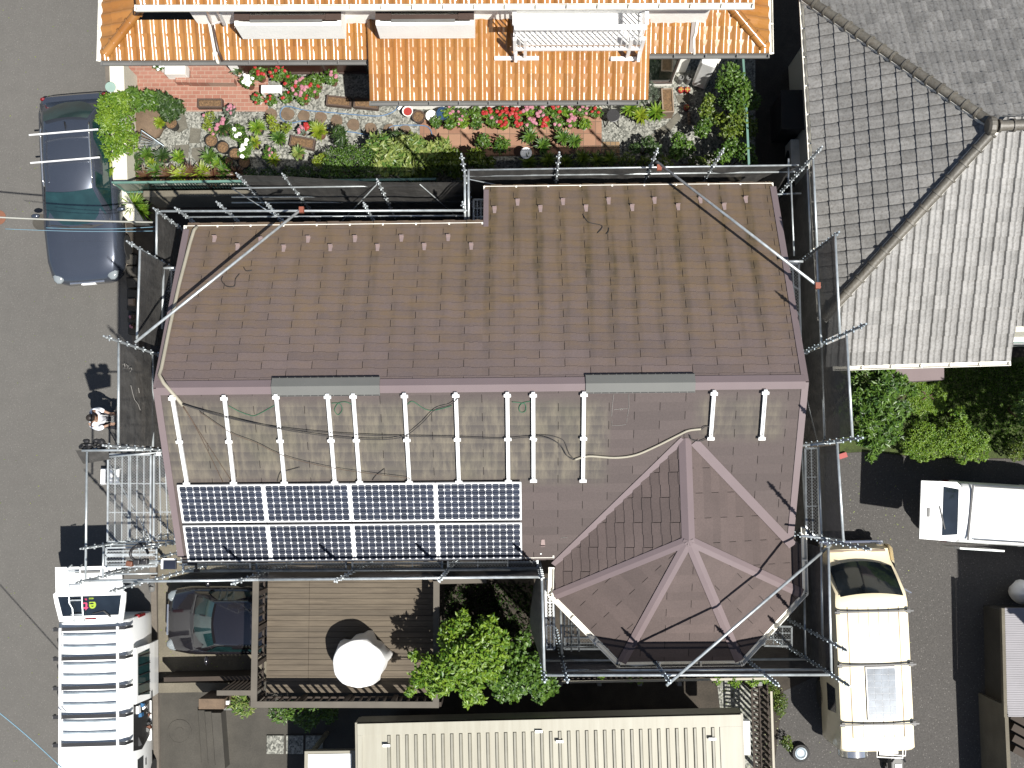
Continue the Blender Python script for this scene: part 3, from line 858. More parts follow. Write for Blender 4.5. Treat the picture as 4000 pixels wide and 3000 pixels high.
cable([(1083, 1880), (1095, 1845), (1120, 1838), (1170, 1825)], .008, 'cable', 'short loose black lead beside the third mounting rail', off=.03)
cable([(1455, 1875), (1470, 1855), (1500, 1832)], .008, 'cable', 'short loose black lead between the fifth and sixth rails', off=.03)
cable([(893, 1585), (930, 1605), (970, 1620), (1000, 1622), (1073, 1583)], .007, 'cable_gr', 'green wire between the second and third mounting rails', off=.03)
cable([(1295, 1575), (1325, 1576), (1337, 1600), (1320, 1620), (1307, 1600), (1322, 1575), (1350, 1570), (1374, 1580)], .007, 'cable_gr', 'looped green wire between the fourth and fifth mounting rails', off=.03)
cable([(1592, 1580), (1612, 1568), (1660, 1598), (1700, 1602), (1765, 1585)], .007, 'cable_gr', 'green wire between the sixth and seventh mounting rails', off=.03)
cable([(2000, 1570), (2030, 1573), (2052, 1580), (2052, 1605), (2035, 1610), (2027, 1595), (2040, 1575), (2072, 1568)], .007, 'cable_gr', 'looped green wire between the eighth and ninth mounting rails', off=.03)
cable([(2738, 1678), (2760, 1665), (2788, 1680), (2780, 1700), (2740, 1722), (2705, 1718), (2695, 1700)], .008, 'cable', 'coiled black cable beside the upper end of the pale conduit', off=.06)
cable([(2277, 838), (2300, 868), (2352, 882), (2335, 910)], .008, 'cable', 'short black cable scrap on the right part of the north slope', pl=PN)
cable([(2378, 890), (2376, 905), (2368, 914)], .008, 'cable', 'tiny black cable scrap beside a longer one on the north slope', pl=PN)
cable([(870, 1080), (865, 1095), (885, 1118), (915, 1118), (920, 1090), (935, 1070)], .008, 'cable', 'black cable loop on the left part of the north slope', pl=PN)
cable([(952, 1044), (962, 1058), (985, 1056)], .008, 'cable', 'small black cable hook above the black cable loop', pl=PN)
# pale hose down the left verge
hp = [PL(770, 885, PN, .05), PL(757, 900, PN, .05), PL(742, 950, PN, .07), PL(700, 1110, PN, .07), PL(660, 1290, PN, .07), PL(630, 1440, PN, .08), PL(622, 1466, PN, .08), PL(640, 1497, PN, .12), PL(700, 1566, PS, .06), PL(714, 1584, PS, .05)]
solo('conduit', MB().tube(hp, .034, 8), M['conduit'], 'pale cream conduit following the left verge of the slate roof', 'conduit', smooth=True)
# ================================================================== scaffolding
scaf = thing('scaffold', 'galvanised pipe scaffolding around the brown slate roof house', 'scaffold', (0, 0, 0))
def post(px, py, z, zb=0.0, parent=scaf, m='galv', top_m=None):
    p = Z(px, py, z); mb = MB()
    mb.tube([(p.x, p.y, zb), (p.x, p.y, z-.12)], .0243, 8)
    mb.tube([(p.x, p.y, z-.12), (p.x, p.y, z)], .018, 8)
    k = mb; q = z-.3
    while q > zb+.3:
        for dx, dy in ((1, 0), (-1, 0), (0, 1), (0, -1)):
            k.box(p.x+dx*.036, p.y+dy*.036, q, .028 if dx else .02, .028 if dy else .02, .045)
        q -= .45
    mb.build('post', M[m], parent)
    return Vector((p.x, p.y, z))
def pipe(a, b, za, zb, r=.0243, m='galv', nm='rail', parent=scaf):
    A = Z(a[0], a[1], za); B = Z(b[0], b[1], zb)
    return MB().tube([A, B], r, 8).build(nm, M[m], parent, smooth=True)
L = {}
for nm, x, y, z in [('L1', 599, 813, 5.8), ('L1b', 683, 811, 5.85), ('L1c', 845, 788, 5.85), ('N1', 1038, 791, 5.85), ('N2', 1420, 792, 5.85), ('N3', 1807, 789, 5.85),
                    ('L2', 495, 942, 7.3), ('L3', 405, 1313, 8.5), ('L4', 402, 1740, 8.5), ('L5', 314, 2144, 5.9), ('L5b', 542, 2144, 6.6), ('L6', 294, 2277, 5.9), ('L6b', 425, 2311, 8.2),
                    ('O1', 922, 676, 4.7), ('O2', 1102, 678, 4.7), ('O3', 1472, 700, 4.7),
                    ('U0', 1802, 601, 6.3), ('U1', 2185, 595, 6.3), ('U2', 2570, 580, 6.3), ('U3', 2828, 580, 6.3), ('U4', 3212, 572, 6.3),
                    ('R1', 3278, 906, 7.4), ('R2', 3384, 1265, 9.0), ('R3', 3371, 1710, 8.9), ('R4', 3402, 2146, 9.3), ('R5', 3312, 2544, 7.95), ('R6', 3322, 2682, 8.1),
                    ('B0', 2128, 2665, 7.7), ('B1', 2217, 2666, 7.7), ('B2', 2619, 2668, 7.7), ('B3', 3043, 2679, 8.0),
                    ('S0', 904, 2282, 7.5), ('S1', 1307, 2272, 7.5), ('S2', 1714, 2270, 7.5), ('S3', 2117, 2262, 7.4),
                    ('W0', 980, 2175, 5.7), ('W1', 1363, 2168, 5.7), ('W2', 1738, 2166, 5.7), ('W3', 2113, 2163, 5.7), ('K1', 405, 2240, 4.2), ('K2', 622, 2175, 4.6)]:
    dark = nm[0] in 'RB' 
    L[nm] = post(x, y, z, m='galv_dark' if dark else 'galv', top_m='blackm' if nm in ('R1', 'R2', 'R3', 'R4') else None)
# horizontal rails (pixel a, pixel b, height)
for a, b, z in [((628, 825), (1812, 822), 5.3), ((740, 848), (1815, 843), 4.85), ((612, 826), (611, 996), 5.3),
                ((1826, 664), (3120, 645), 5.0), ((1826, 688), (3105, 671), 4.55), ((1815, 664), (1817, 868), 5.1), ((1830, 664), (1831, 868), 5.1),
                ((905, 735), (1815, 722), 3.9), ((905, 770), (1815, 765), 2.9), ((905, 792), (1815, 788), 2.4),
                ((547, 972), (535, 1325), 6.7), ((640, 1028), (632, 1285), 5.3), ((464, 1340), (462, 1732), 7.8), ((597, 1385), (597, 1745), 5.9),
                ((340, 1765), (334, 2262), 5.5), ((320, 1760), (590, 1757), 5.5), ((405, 2130), (402, 2260), 5.2), ((640, 1765), (420, 1785), 3.9), ((420, 2128), (690, 2124), 3.9),
                ((3176, 620), (3192, 965), 5.7), ((3090, 715), (3102, 1000), 5.0), ((3155, 660), (3168, 985), 5.2), ((3262, 915), (3281, 1305), 7.3), ((3190, 980), (3208, 1345), 6.3), ((3307, 1312), (3330, 1708), 8.1),
                ((3208, 1345), (3222, 1715), 6.2), ((3270, 1732), (3295, 2118), 7.3), ((3196, 1745), (3210, 2110), 6.2), ((3208, 2120), (3213, 2480), 6.3), ((3236, 2140), (3248, 2635), 6.8), ((3142, 2330), (3146, 2570), 5.2), ((3132, 1745), (3150, 2085), 5.2),
                ((2135, 2638), (3240, 2636), 6.9), ((2215, 2620), (3215, 2616), 6.5), ((2130, 2580), (3150, 2575), 5.3), ((2117, 2258), (2127, 2645), 6.8), ((2190, 2380), (2195, 2560), 5.1),
                ((480, 2272), (1010, 2265), 6.7), ((1010, 2265), (2115, 2254), 6.7), ((330, 2268), (600, 2266), 6.4), ((715, 2186), (2105, 2178), 5.25), ((720, 2232), (2105, 2225), 5.15), ((700, 2207), (2110, 2200), 4.9),
                ((2160, 2255), (2160, 2500), 4.6), ((2175, 2525), (2340, 2525), 4.6), ((2190, 2445), (2300, 2445), 4.6), ((2260, 2370), (2262, 2545), 4.6), ((2230, 2300), (2232, 2545), 4.4),
                ((420, 2205), (620, 2198), 4.6), ((415, 2243), (615, 2240), 4.6), ((560, 2190), (735, 2195), 4.6), ((3080, 620), (3080, 720), 4.8), ((3130, 2093), (3300, 2110), 6.5), ((3135, 1740), (3290, 1725), 6.5), ((3080, 1021), (3137, 1021), 6.4), ((3130, 1380), (3155, 1380), 6.4), ((3010, 760), (3130, 755), 4.7), ((640, 1047), (695, 1046), 5.6)]:
    pipe(a, b, z, z, r=.0243 if z > 5 else .018)
# long corner braces
pipe((2566, 632), (3204, 1124), 5.7, 7.1, nm='corner_brace', r=.027); pipe((1180, 815), (527, 1338), 6.1, 7.25, nm='corner_brace', r=.027); pipe((3245, 2128), (2603, 2678), 6.6, 7.1, nm='corner_brace', r=.027)
for x, y, z in [(1178, 820, 6.1), (3194, 1116, 7.08), (2575, 655, 5.7)]:
    p = Z(x, y, z); MB().box(p.x, p.y, p.z, .09, .11, .09).build('clamp', M['rust'], scaf)
# lattice braces (thin)
for a, b, za, zb in [((905, 735), (1120, 870), 4.2, 5.0), ((1472, 720), (1330, 870), 4.3, 2.0), ((1640, 720), (1800, 860), 4.3, 2.0), ((1832, 700), (2172, 770), 4.8, 4.2), ((3150, 1550), (3190, 1715), 4.5, 4), ((420, 1800), (590, 2110), 2.2, 2.2)]:
    pipe(a, b, za, zb, r=.012, nm='diagonal_brace')
# gratings
def deck(quad, z, lab=None, ribs=3, cross=3):
    P = [Z(x, y, z) for x, y in quad]
    f = MB()
    for i in range(4): f.beam(P[i], P[(i+1) % 4], .035, .045)
    ln = 0 if (P[1]-P[0]).length > (P[2]-P[1]).length else 1
    a0, a1, b0, b1 = (P[0], P[1], P[3], P[2]) if ln == 0 else (P[1], P[2], P[0], P[3])
    for k in range(1, ribs):
        t = k/ribs; f.beam(a0.lerp(b0, t)+Vector((0, 0, -.006)), a1.lerp(b1, t)+Vector((0, 0, -.006)), .02, .03)
    for k in range(1, cross):
        t = k/cross; f.beam(a0.lerp(a1, t)+Vector((0, 0, -.010)), b0.lerp(b1, t)+Vector((0, 0, -.010)), .02, .03)
    o = f.build('deck_plank', M['galv'], scaf, label=lab)
    MB().poly([p+Vector((0, 0, .012)) for p in P]).build('grating', M['grating'], o)
    return o
deck([(423, 1775), (505, 1776), (503, 2116), (421, 2116)], 3.8, ribs=3)
deck([(509, 1776), (590, 1777), (588, 2116), (507, 2116)], 3.8, ribs=3)
deck([(602, 1778), (666, 1779), (684, 2112), (601, 2112)], 3.8, ribs=3)
deck([(416, 2140), (612, 2136), (612, 2165), (415, 2166)], 3.9, ribs=2)
deck([(415, 2172), (612, 2168), (612, 2212), (415, 2214)], 3.9, ribs=2)
for x0, x1 in ((716, 978), (1003, 1352), (1377, 1727), (1750, 2100)):
    y = 2178-(x0-716)*.006
    deck([(x0, y), (x1, y-3), (x1, y+48), (x0, y+51)], 5.05, ribs=2)
deck([(646, 1055), (693, 1055), (690, 1300), (640, 1300)], 5.0, ribs=2)
deck([(1850, 780), (1893, 780), (1893, 880), (1850, 880)], 3.5, ribs=3)
deck([(3072, 1032), (3120, 1030), (3128, 1340), (3090, 1240)], 5.0, ribs=2)
deck([(3012, 775), (3033, 770), (3033, 845), (3020, 840)], 4.9, ribs=2)
deck([(3145, 1752), (3193, 1751), (3200, 2090), (3150, 2092)], 5.6, ribs=2)
deck([(2130, 2262), (2164, 2262), (2166, 2535), (2136, 2535)], 4.8, ribs=2)
deck([(2204, 2330), (2256, 2375), (2256, 2535), (2204, 2535)], 4.0)
deck([(2206, 2490), (2380, 2490), (2380, 2535), (2206, 2535)], 4.2, ribs=2)
deck([(2985, 2445), (3092, 2448), (3092, 2525), (2985, 2522)], 4.2)
# two short lugs at the walkway
# safety nets: separate sheets tied to the pipes
def net(pts, label, seg=14, rows=8, amp=.035, zb=.3, bulge=0.0):
    P = [Vector(p) for p in pts]; mb = MB(); cols = []
    for i in range(len(P)-1):
        n = max(2, int((P[i+1]-P[i]).length*5))
        for k in range(n): cols.append(P[i].lerp(P[i+1], k/n))
    cols.append(P[-1]); m = len(cols); rnd = random.Random(len(label))
    ph = [rnd.uniform(0, 6.28) for _ in range(6)]
    vs = []
    for j in range(rows+1):
        for i, c in enumerate(cols):
            t = j/rows; z = c.z+(zb-c.z)*t
            d = (cols[min(i+1, m-1)]-cols[max(i-1, 0)]); nn = Vector((d.y, -d.x, 0)).normalized()
            w = amp*min(1, t*6)*(math.sin(i*.55+ph[0]+z*1.1)+.6*math.sin(i*1.3+ph[1]-z*2.0)+.4*math.sin(z*4+ph[2])) + bulge*math.sin(math.pi*min(1, t*1.5))*math.sin(math.pi*i/(m-1))
            vs.append(Vector((c.x, c.y, z))+nn*w)
    fs = [(j*m+i, j*m+i+1, (j+1)*m+i+1, (j+1)*m+i) for j in range(rows) for i in range(m-1)]
    mb.add(vs, fs)
    return solo('safety_net', mb, M['net'], label, 'safety net', 'black scaffold nets', smooth=True, fix=False)
def zz(p, z): return Vector((p.x, p.y, z))
net([zz(L['O1'], 4.55), zz(L['O2'], 4.5), zz(L['O3'], 4.45), zz(Z(1815, 712, 4.3), 4.3)], 'black net below the garden hedge, left of the roof step')
net([zz(Z(1826, 664, 5.0), 5.0), zz(Z(2480, 655, 5), 5.0), zz(Z(3120, 645, 5), 5.0)], 'long black net along the top of the right roof part')
net([zz(Z(612, 828, 5.3), 5.3), zz(Z(611, 996, 5.3), 5.3)], 'small creased black net at the upper left roof corner')
net([zz(Z(547, 975, 6.7), 6.7), zz(Z(535, 1325, 6.7), 6.7)], 'black net below the front of the dark blue car')
net([zz(Z(464, 1340, 7.8), 7.8), zz(Z(462, 1732, 7.8), 7.8)], 'black net with a chalk scribble right of the person')
net([zz(Z(3176, 640, 5.7), 5.7), zz(Z(3190, 960, 5.7), 5.7)], 'black net beside the top left of the grey tiled roof', bulge=-.1)
net([zz(Z(3262, 918, 7.3), 7.3), zz(Z(3281, 1300, 7.3), 7.3)], 'black net over the lower left corner of the grey tiled roof')
net([zz(Z(3307, 1315, 8.1), 8.1), zz(Z(3330, 1706, 8.1), 8.1)], 'black net in front of the glossy green tree')
net([zz(Z(3270, 1737, 7.3), 7.3), zz(Z(3293, 2116, 7.3), 7.3)], 'black net just above the cream van')
net([zz(Z(3236, 2142, 6.8), 6.8), zz(Z(3248, 2636, 6.8), 6.8)], 'black net covering the left side of the cream van')
net([zz(Z(3240, 2637, 6.9), 6.9), zz(Z(2700, 2638, 6.9), 6.9), zz(Z(2135, 2638, 6.9), 6.9)], 'long black net below the pointed bay roof', zb=3.4)
net([zz(Z(2127, 2640, 6.8), 6.8), zz(Z(2117, 2262, 6.8), 6.8)], 'bulging black net left of the bay beside the bright tree', bulge=-.25)
net([zz(Z(2110, 2256, 6.6), 6.6), zz(Z(1300, 2262, 6.6), 6.6), zz(Z(640, 2271, 6.6), 6.6)], 'long black net along the walkway under the solar panels', zb=2.9)
net([zz(Z(1816, 700, 4.7), 4.7), zz(Z(1817, 868, 4.7), 4.7)], 'short black net at the step in the upper roof edge')
# scribble on a net (chalk digits)
sc = MB()
def zzn(x, y): 
    p = PX(x, y, Z(464, 1540, 7.8).x+.04); return p
for ln in ([(480, 1424), (486, 1420), (488, 1432), (481, 1440), (490, 1438)], [(494, 1424), (500, 1432), (496, 1440), (503, 1428)], [(505, 1440), (512, 1436), (515, 1444), (508, 1452)], [(511, 1505), (518, 1535), (525, 1560), (540, 1580), (548, 1602)], [(541, 1515), (544, 1535)]):
    sc.tube([zzn(x, y) for x, y in ln], .006, 4)
solo('chalk_scribble', sc, M['chalk'], 'white chalk scribble drawn on the black net by the person', 'marking')
# black tarp board hung outside + gear
t = thing('hanging_tarp', 'black board and gear bundle hanging on the scaffold corner below the person', 'tarp', Z(365, 1780, 5.2))
mb = MB(); a, b, c_, d_ = Z(294, 1758, 5.45), Z(425, 1768, 5.45), Z(425, 1795, 5.0), Z(325, 1812, 4.95)
mb.slab([a, b, c_, d_], (0, 0, -.02)); mb.build('tarp_sheet', M['net'], t)
mb = MB(); c = Z(362, 1742, 5.35)
for k in range(16):
    q = Vector((c.x+random.uniform(-.2, .2), c.y+random.uniform(-.06, .1), c.z+random.uniform(-.08, .08))); mb.blob(q, random.uniform(.05, .09), random.uniform(.04, .07), .06, 8, 5, .15)
mb.build('gear_bag', M['blackm'], t, smooth=True)
mb = MB(); mb.tube([c+Vector((-.14, -.09, .08)), c+Vector((-.05, -.1, .12)), c+Vector((.04, -.08, .12)), c+Vector((.12, -.06, .1))], .018, 6); mb.build('strap', M['blue'], t)
# tool belt
c = Z(545, 2162, 4.75)
t = thing('tool_belt', 'black tool belt with a brown pouch hanging on the scaffold rail', 'tool belt', c)
ring = [c+Vector((.17*math.cos(k*.4), .17*math.sin(k*.4), .05*math.sin(k))) for k in range(15)]
mb = MB(); mb.tube(ring, .03, 6); mb.build('belt', M['blackm'], t, smooth=True)
for dx, dy, m_ in ((-.06, -.17, 'blackm'), (.1, -.16, 'blackm'), (-.2, -.2, 'leather'), (.02, .16, 'blackm')):
    MB().box(c.x+dx, c.y+dy, c.z-.05, .13, .11, .16, dx).build('pouch', M[m_], t, bevel=.02)
c = Z(663, 2204, 4.95)
t = thing('toolbox', 'small dark screen-like case with pale edges on the walkway end', 'case', c)
MB().box(c.x, c.y, c.z, .27, .19, .06).build('case', M['cell'], t, bevel=.01)
fr = MB(); fr.box(c.x-.14, c.y, c.z+.005, .04, .2, .07); fr.box(c.x, c.y+.1, c.z+.005, .27, .03, .07); fr.build('edge', M['plasticw'], t)
c = Z(755, 2200, 5.2)
t = thing('cordless_drill', 'black cordless power drill lying on the mesh walkway', 'drill', c)
mb = MB(); mb.tube([c+Vector((-.1, 0, .03)), c+Vector((.08, .0, .03))], [.03, .035], 8); mb.tube([c+Vector((.05, 0, .03)), c+Vector((.07, -.12, .02))], .022, 6); mb.box(c.x+.075, c.y-.14, c.z+.02, .1, .06, .06); mb.build('body', M['blackm'], t)
MB().tube([c+Vector((-.2, 0, .03)), c+Vector((-.1, 0, .03))], .01, 6).build('bit', M['galv'], t)
c = Z(640, 1772, 5.4)
t = thing('spirit_level', 'small pale and black instrument clamped at the scaffold corner', 'instrument', c)
MB().box(c.x-.1, c.y, c.z, .08, .06, .05).build('body', M['plasticw'], t); MB().box(c.x+.05, c.y-.01, c.z, .16, .1, .07).build('grip', M['blackm'], t)
c = Z(410, 1862, .0)
t = thing('step_stool', 'white folding step stool standing on the road under the scaffold decks', 'stool', c)
for q in (-.0, .16, .32): MB().box(c.x+.05+q, c.y, .25, .12, .34, .03).build('tread', M['plasticw'], t)
for sy in (-.19, .19):
    for q in (-.08, .42): MB().beam((c.x+q, c.y+sy, 0), (c.x+.17, c.y+sy*.9, .28), .03, .03).build('leg', M['alu'], t)
c = Z(600, 2290, 0)
t = thing('wrapped_bag', 'small grey bag on the driveway edge by the black car', 'bag', c)
MB().blob((c.x, c.y, .1), .09, .14, .1, 10, 6, .1).build('bag', M['grey_plastic'], t, smooth=True)
MB().tube([(c.x-.05, c.y, .18), (c.x, c.y+.02, .25), (c.x+.05, c.y, .18)], .01, 6).build('handle', M['black'], t)

# overhead wires
def wire(a, b, za, zb, r, m, lab, sag=.15):
    A, B = Z(*a, za), Z(*b, zb); pts = [A.lerp(B, k/14)+Vector((0, 0, -sag*math.sin(math.pi*k/14))) for k in range(15)]
    solo('overhead_wire', MB().tube(pts, r, 6), M[m], lab, 'wire', smooth=True)
wire((-300, 832), (600, 868), 4.6, 3.6, .02, 'wire_w', 'thick pale overhead wire crossing the blue car windscreen')
wire((20, 894), (610, 902), 4.6, 3.6, .007, 'wire_b', 'upper thin bluish overhead wire above the blue car bonnet')
wire((180, 890), (610, 886), 4.6, 3.6, .007, 'wire_b', 'lower thin bluish overhead wire meeting the scaffold corner')
wire((-200, 2640), (240, 2998), 5.0, 4.0, .012, 'wire_b', 'pale blue overhead wire crossing the road beside the white van')
# ================================================================== generic tiled roof plane
def tile_plane(O, Ud, Vd, W, L, tw, tl, prof, lift, ns=8, clip=None, rows_from_bottom=True):
    mb = MB(); N = Ud.cross(Vd).normalized()
    if N.z < 0: N = -N
    nr = int(math.ceil(L/tl)); v_off = L - nr*tl if rows_from_bottom else 0
    nc = int(math.ceil(W/tw)); rnd = random.Random(5)
    hs = [prof(k/ns) for k in range(ns+1)]
    for j in range(nr):
        va = v_off + j*tl; vb = va + tl
        for i in range(nc):
            t = rnd.random(); dz = rnd.uniform(-.003, .003); vs = []
            for k in range(ns+1):
                u = (i+k/ns)*tw
                vs.append(O+Ud*u+Vd*va+N*(hs[k]*.92)); 
            for k in range(ns+1):
                u = (i+k/ns)*tw
                vs.append(O+Ud*u+Vd*vb+N*(hs[k]+lift+dz))
            for k in range(ns+1):
                u = (i+k/ns)*tw
                vs.append(O+Ud*u+Vd*(vb-.004)+N*(hs[k]*.92-.004))
            m = ns+1
            fs = [(k, k+1, m+k+1, m+k) for k in range(ns)] + [(m+k, m+k+1, 2*m+k+1, 2*m+k) for k in range(ns)]
            mb.add(vs, fs, t)
    if clip: mb.clip(clip)
    return mb
def spanish(s):
    return .036*math.sin(math.pi*s/.58) if s < .58 else -.010*math.sin(math.pi*(s-.58)/.42)
def jtile(s):
    if s < .11: return .036*s/.11
    if s < .45: return .036 + .004*math.sin(math.pi*(s-.11)/.34)
    if s < .56: return .036 - .018*(s-.45)/.11
    return .018 - .018*((s-.56)/.44)**2
def ridge_tiles(a, b, r, seg, m, parent, name='ridge_tile', collar=.022, n=12):
    a = Vector(a); b = Vector(b); d = (b-a).normalized(); L = (b-a).length; k = max(1, int(round(L/seg))); mb = MB()
    for i in range(k):
        p = a+d*(L*i/k); q = a+d*(L*(i+1)/k)
        mb.tint = random.random()
        mb.tube([p, q], [r*1.0, r*.93], n)
        mb.tube([p-d*.0, p+d*.045], [r+collar, r+collar], n)
    mb.tint = .5
    return mb.build(name, m, parent, smooth=True, sharp=40)

# ================================================================== orange tiled house
oh = thing('orange_roof_house', 'white walled house with glossy orange clay tile roofs along the top of the photo', 'house', (0, 9.7, 0))
zO = 2.9; sO = .40
EX = Vector((1, 0, 0))
yW = Z(1000, 288, 0).y                       # wall line
eL = Z(1000, 233, zO).y
def south_plane(y_eave, z_eave, x0, x1, y_top, slope, clip=None, lab=None):
    n = (Vector((0, 1, slope))).length; L = (y_top-y_eave)*n
    V = Vector((0, -1, -slope)).normalized(); O = Vector((x0, y_top, z_eave+slope*(y_top-y_eave)))
    base = MB().slab([O, O+EX*(x1-x0), O+EX*(x1-x0)+V*L, O+V*L], (0, 0, -.09))
    if clip: base.clip(clip)
    b = base.build('roof', M['orange'], oh, label=lab)
    tile_plane(O, EX, V, x1-x0, L, .267, .282, spanish, .016, 10, clip).build('tile_covering', M['orange'], b, smooth=True, sharp=35, fix=False)
    return b
xL0 = Z(395, 233, zO).x; xL1 = Z(1437, 233, zO).x
cSW_ = Vector((xL0, eL, 0)); 
hipclipA = [vplane(cSW_, cSW_+Vector((1, 1, 0)), cSW_+Vector((3, 0, 0)))]
south_plane(eL, zO, xL0, xL1, yW, sO, hipclipA, 'left lower orange roof')
# left (west) facet
n = Vector((1, 0, sO)).length; Lw = 1.4*n; Vw = Vector((-1, 0, -sO)).normalized(); Ow = Vector((xL0+1.4, eL+4, zO+sO*1.4))
hipclipB = [vplane(cSW_, cSW_+Vector((1, 1, 0)), cSW_+Vector((0, 3, 0)))]
b = MB().slab([Ow, Ow+Vector((0, -5, 0)), Ow+Vector((0, -5, 0))+Vw*Lw, Ow+Vw*Lw], (0, 0, -.09)).clip(hipclipB).build('roof', M['orange'], oh, label='west facet of the lower orange roof')
tile_plane(Ow, Vector((0, -1, 0)), Vw, 5, Lw, .267, .282, spanish, .016, 10, hipclipB).build('tile_covering', M['orange'], b, smooth=True, sharp=35, fix=False)
ridge_tiles(Vector((xL0+.12, eL+.12, zO+.07)), Vector((xL0+1.3, eL+1.3, zO+.07+sO*1.25)), .11, .3, M['orange'], oh, 'hip_tile')
# projecting middle part
zP = 2.8; xM0 = Z(1445, 393, zP).x; xM1 = Z(2495, 390, zP).x; eM = Z(1900, 391, zP).y
south_plane(eM, zP, xM0, xM1, yW+.3, .36, None, 'projecting middle orange roof')
# right part
xR1 = Z(3004, 207, zO).x; eR = Z(2800, 207, zO).y; cSE_ = Vector((xR1, eR, 0))
hc = [vplane(cSE_, cSE_+Vector((-1, 1, 0)), cSE_+Vector((-3, 0, 0)))]
south_plane(eR, zO, xM1-.1, xR1, yW+.35, sO, hc, 'right lower orange roof')
hc2 = [vplane(cSE_, cSE_+Vector((-1, 1, 0)), cSE_+Vector((0, 3, 0)))]
Ve = Vector((1, 0, -sO)).normalized(); Oe = Vector((xR1-1.6, eR+4, zO+sO*1.6)); Le = 1.6*n
b = MB().slab([Oe, Oe+Vector((0, -5, 0)), Oe+Vector((0, -5, 0))+Ve*Le, Oe+Ve*Le], (0, 0, -.09)).clip(hc2).build('roof', M['orange'], oh, label='east facet of the lower orange roof')
tile_plane(Oe, Vector((0, -1, 0)), Ve, 5, Le, .267, .282, spanish, .016, 10, hc2).build('tile_covering', M['orange'], b, smooth=True, sharp=35, fix=False)
ridge_tiles(Vector((xR1-.12, eR+.12, zO+.07)), Vector((xR1-1.4, eR+1.4, zO+.07+sO*1.35)), .11, .3, M['orange'], oh, 'hip_tile')
# upper roof
zU = 5.6; xU0 = Z(532, 22, zU).x; xU1 = Z(2940, 15, zU).x; eU = Z(1500, 14, zU).y
south_plane(eU, zU, xU0, xU1, eU+3.0, .45, None, 'upper orange roof')
# gutters
gutter([(xU0-.02, eU-.07, zU), (xU1+.02, eU-.07, zU)], oh, w=.12, h=.1)
gutter([(xL0, eL-.06, zO-.02), (xL1, eL-.06, zO-.02)], oh, w=.1, h=.08, m='grey_plastic')
gutter([(xL0-.06, eL, zO-.02), (xL0-.06, eL+4, zO-.02)], oh, w=.1, h=.08)
gutter([(xM0, eM-.06, zP-.02), (xM1, eM-.06, zP-.02)], oh, w=.1, h=.08, m='grey_plastic')
gutter([(xM1+.1, eR-.06, zO-.02), (xR1, eR-.06, zO-.02)], oh, w=.1, h=.08, m='grey_plastic')
gutter([(xR1+.06, eR, zO-.02), (xR1+.06, eR+4, zO-.02)], oh, w=.1, h=.08)
# walls
mb = MB(); yw = yW
mb.prism([(xU0+.55, yw), (xU1-.55, yw), (xU1-.55, yw+7), (xU0+.55, yw+7)], 0, zU+.2)
mb.build('wall', M['stucco'], oh, label='upper storey and back walls')
mb = MB()
yPm = Z(1900, 425, 0).y
xP0 = Z(1590, 420, 0).x; xP1 = Z(2330, 420, .5).x
mb.prism([(xP0, yPm), (xP1, yPm), (xP1, yw), (xP0, yw)], 0, zP+.05)
q1 = Z(2490, 330, .5); q2 = Z(2700, 225, 0)
mb.prism([(xP1+.02, Z(2550, 335, 0).y), (Z(2622, 330, 0).x, Z(2550, 335, 0).y), (Z(2622, 330, 0).x, yw), (xP1+.02, yw)], 0, zO-.0)
mb.build('wall', M['stucco'], oh, label='white ground floor wall of the projecting room')
# shutters / windows
def win(x0, x1, y, z0, z1, m='brownwin', lab=None, bars=3):
    f = MB()
    f.box((x0+x1)/2, y-.02, z1, x1-x0+.08, .07, .06); f.box((x0+x1)/2, y-.02, z0, x1-x0+.08, .09, .06)
    for k in range(bars+1): f.box(x0+(x1-x0)*k/bars, y-.02, (z0+z1)/2, .05, .06, z1-z0)
    o = f.build('window', M['brownmetal'], oh, label=lab)
    MB().box((x0+x1)/2, y-.012, (z0+z1)/2, x1-x0, .03, z1-z0).build('pane', M[m], o)
win(Z(960, 280, 0).x, Z(1440, 280, 0).x, yw, .15, 2.2, 'brownwin', 'wide brown shuttered garden window')
win(Z(1805, 420, 0).x, Z(2225, 420, 0).x, yPm, .5, 2.0, 'glass_dark', 'long window with brown shutter box on the projecting room')
win(Z(2500, 330, 0).x, Z(2612, 330, 0).x, Z(2550, 335, 0).y, .35, 2.0, 'glass_dark', 'dark window right of the projecting roof', 1)
# box balconies
for (px0, px1, lab) in ((948, 1352, 'left white box balcony with brown coping'), (1484, 1856, 'right white box balcony with brown coping')):
    x0 = Z(px0, 150, 3.5).x; x1 = Z(px1, 150, 3.5).x; yf = Z(1100, 150, 3.5).y
    mb = MB()
    mb.box((x0+x1)/2, yf+.04, 3.85, x1-x0, .08, .76)
    for x in (x0+.04, x1-.04): mb.box(x, (yf+.08+yw)/2, 3.85, .079, yw-yf-.08, .76)
    mb.box((x0+x1)/2, (yf+yw)/2, 3.5, x1-x0-.16, yw-yf-.1, .06)
    bb = mb.build('balcony', M['stucco'], oh, label=lab)
    cp = MB(); 
    for x in (x0+.16, x1-.16): cp.box(x, (yf+yw)/2+.05, 4.252, .33, yw-yf-.1, .04)
    cp.box((x0+x1)/2, yf+.16, 4.25, x1-x0-.66, .10, .05); cp.build('coping', M['brownmetal'], bb)
    MB().box((x0+x1)/2-.03, yf+.08, 4.262, x1-x0-.72, .05, .05).build('top_rail', M['grey_plastic'], bb)
    win(x0+.3, x1-.3, yw, 3.95, 5.2, 'glass_dark' if px0 > 1000 else 'stucco', None, 2)
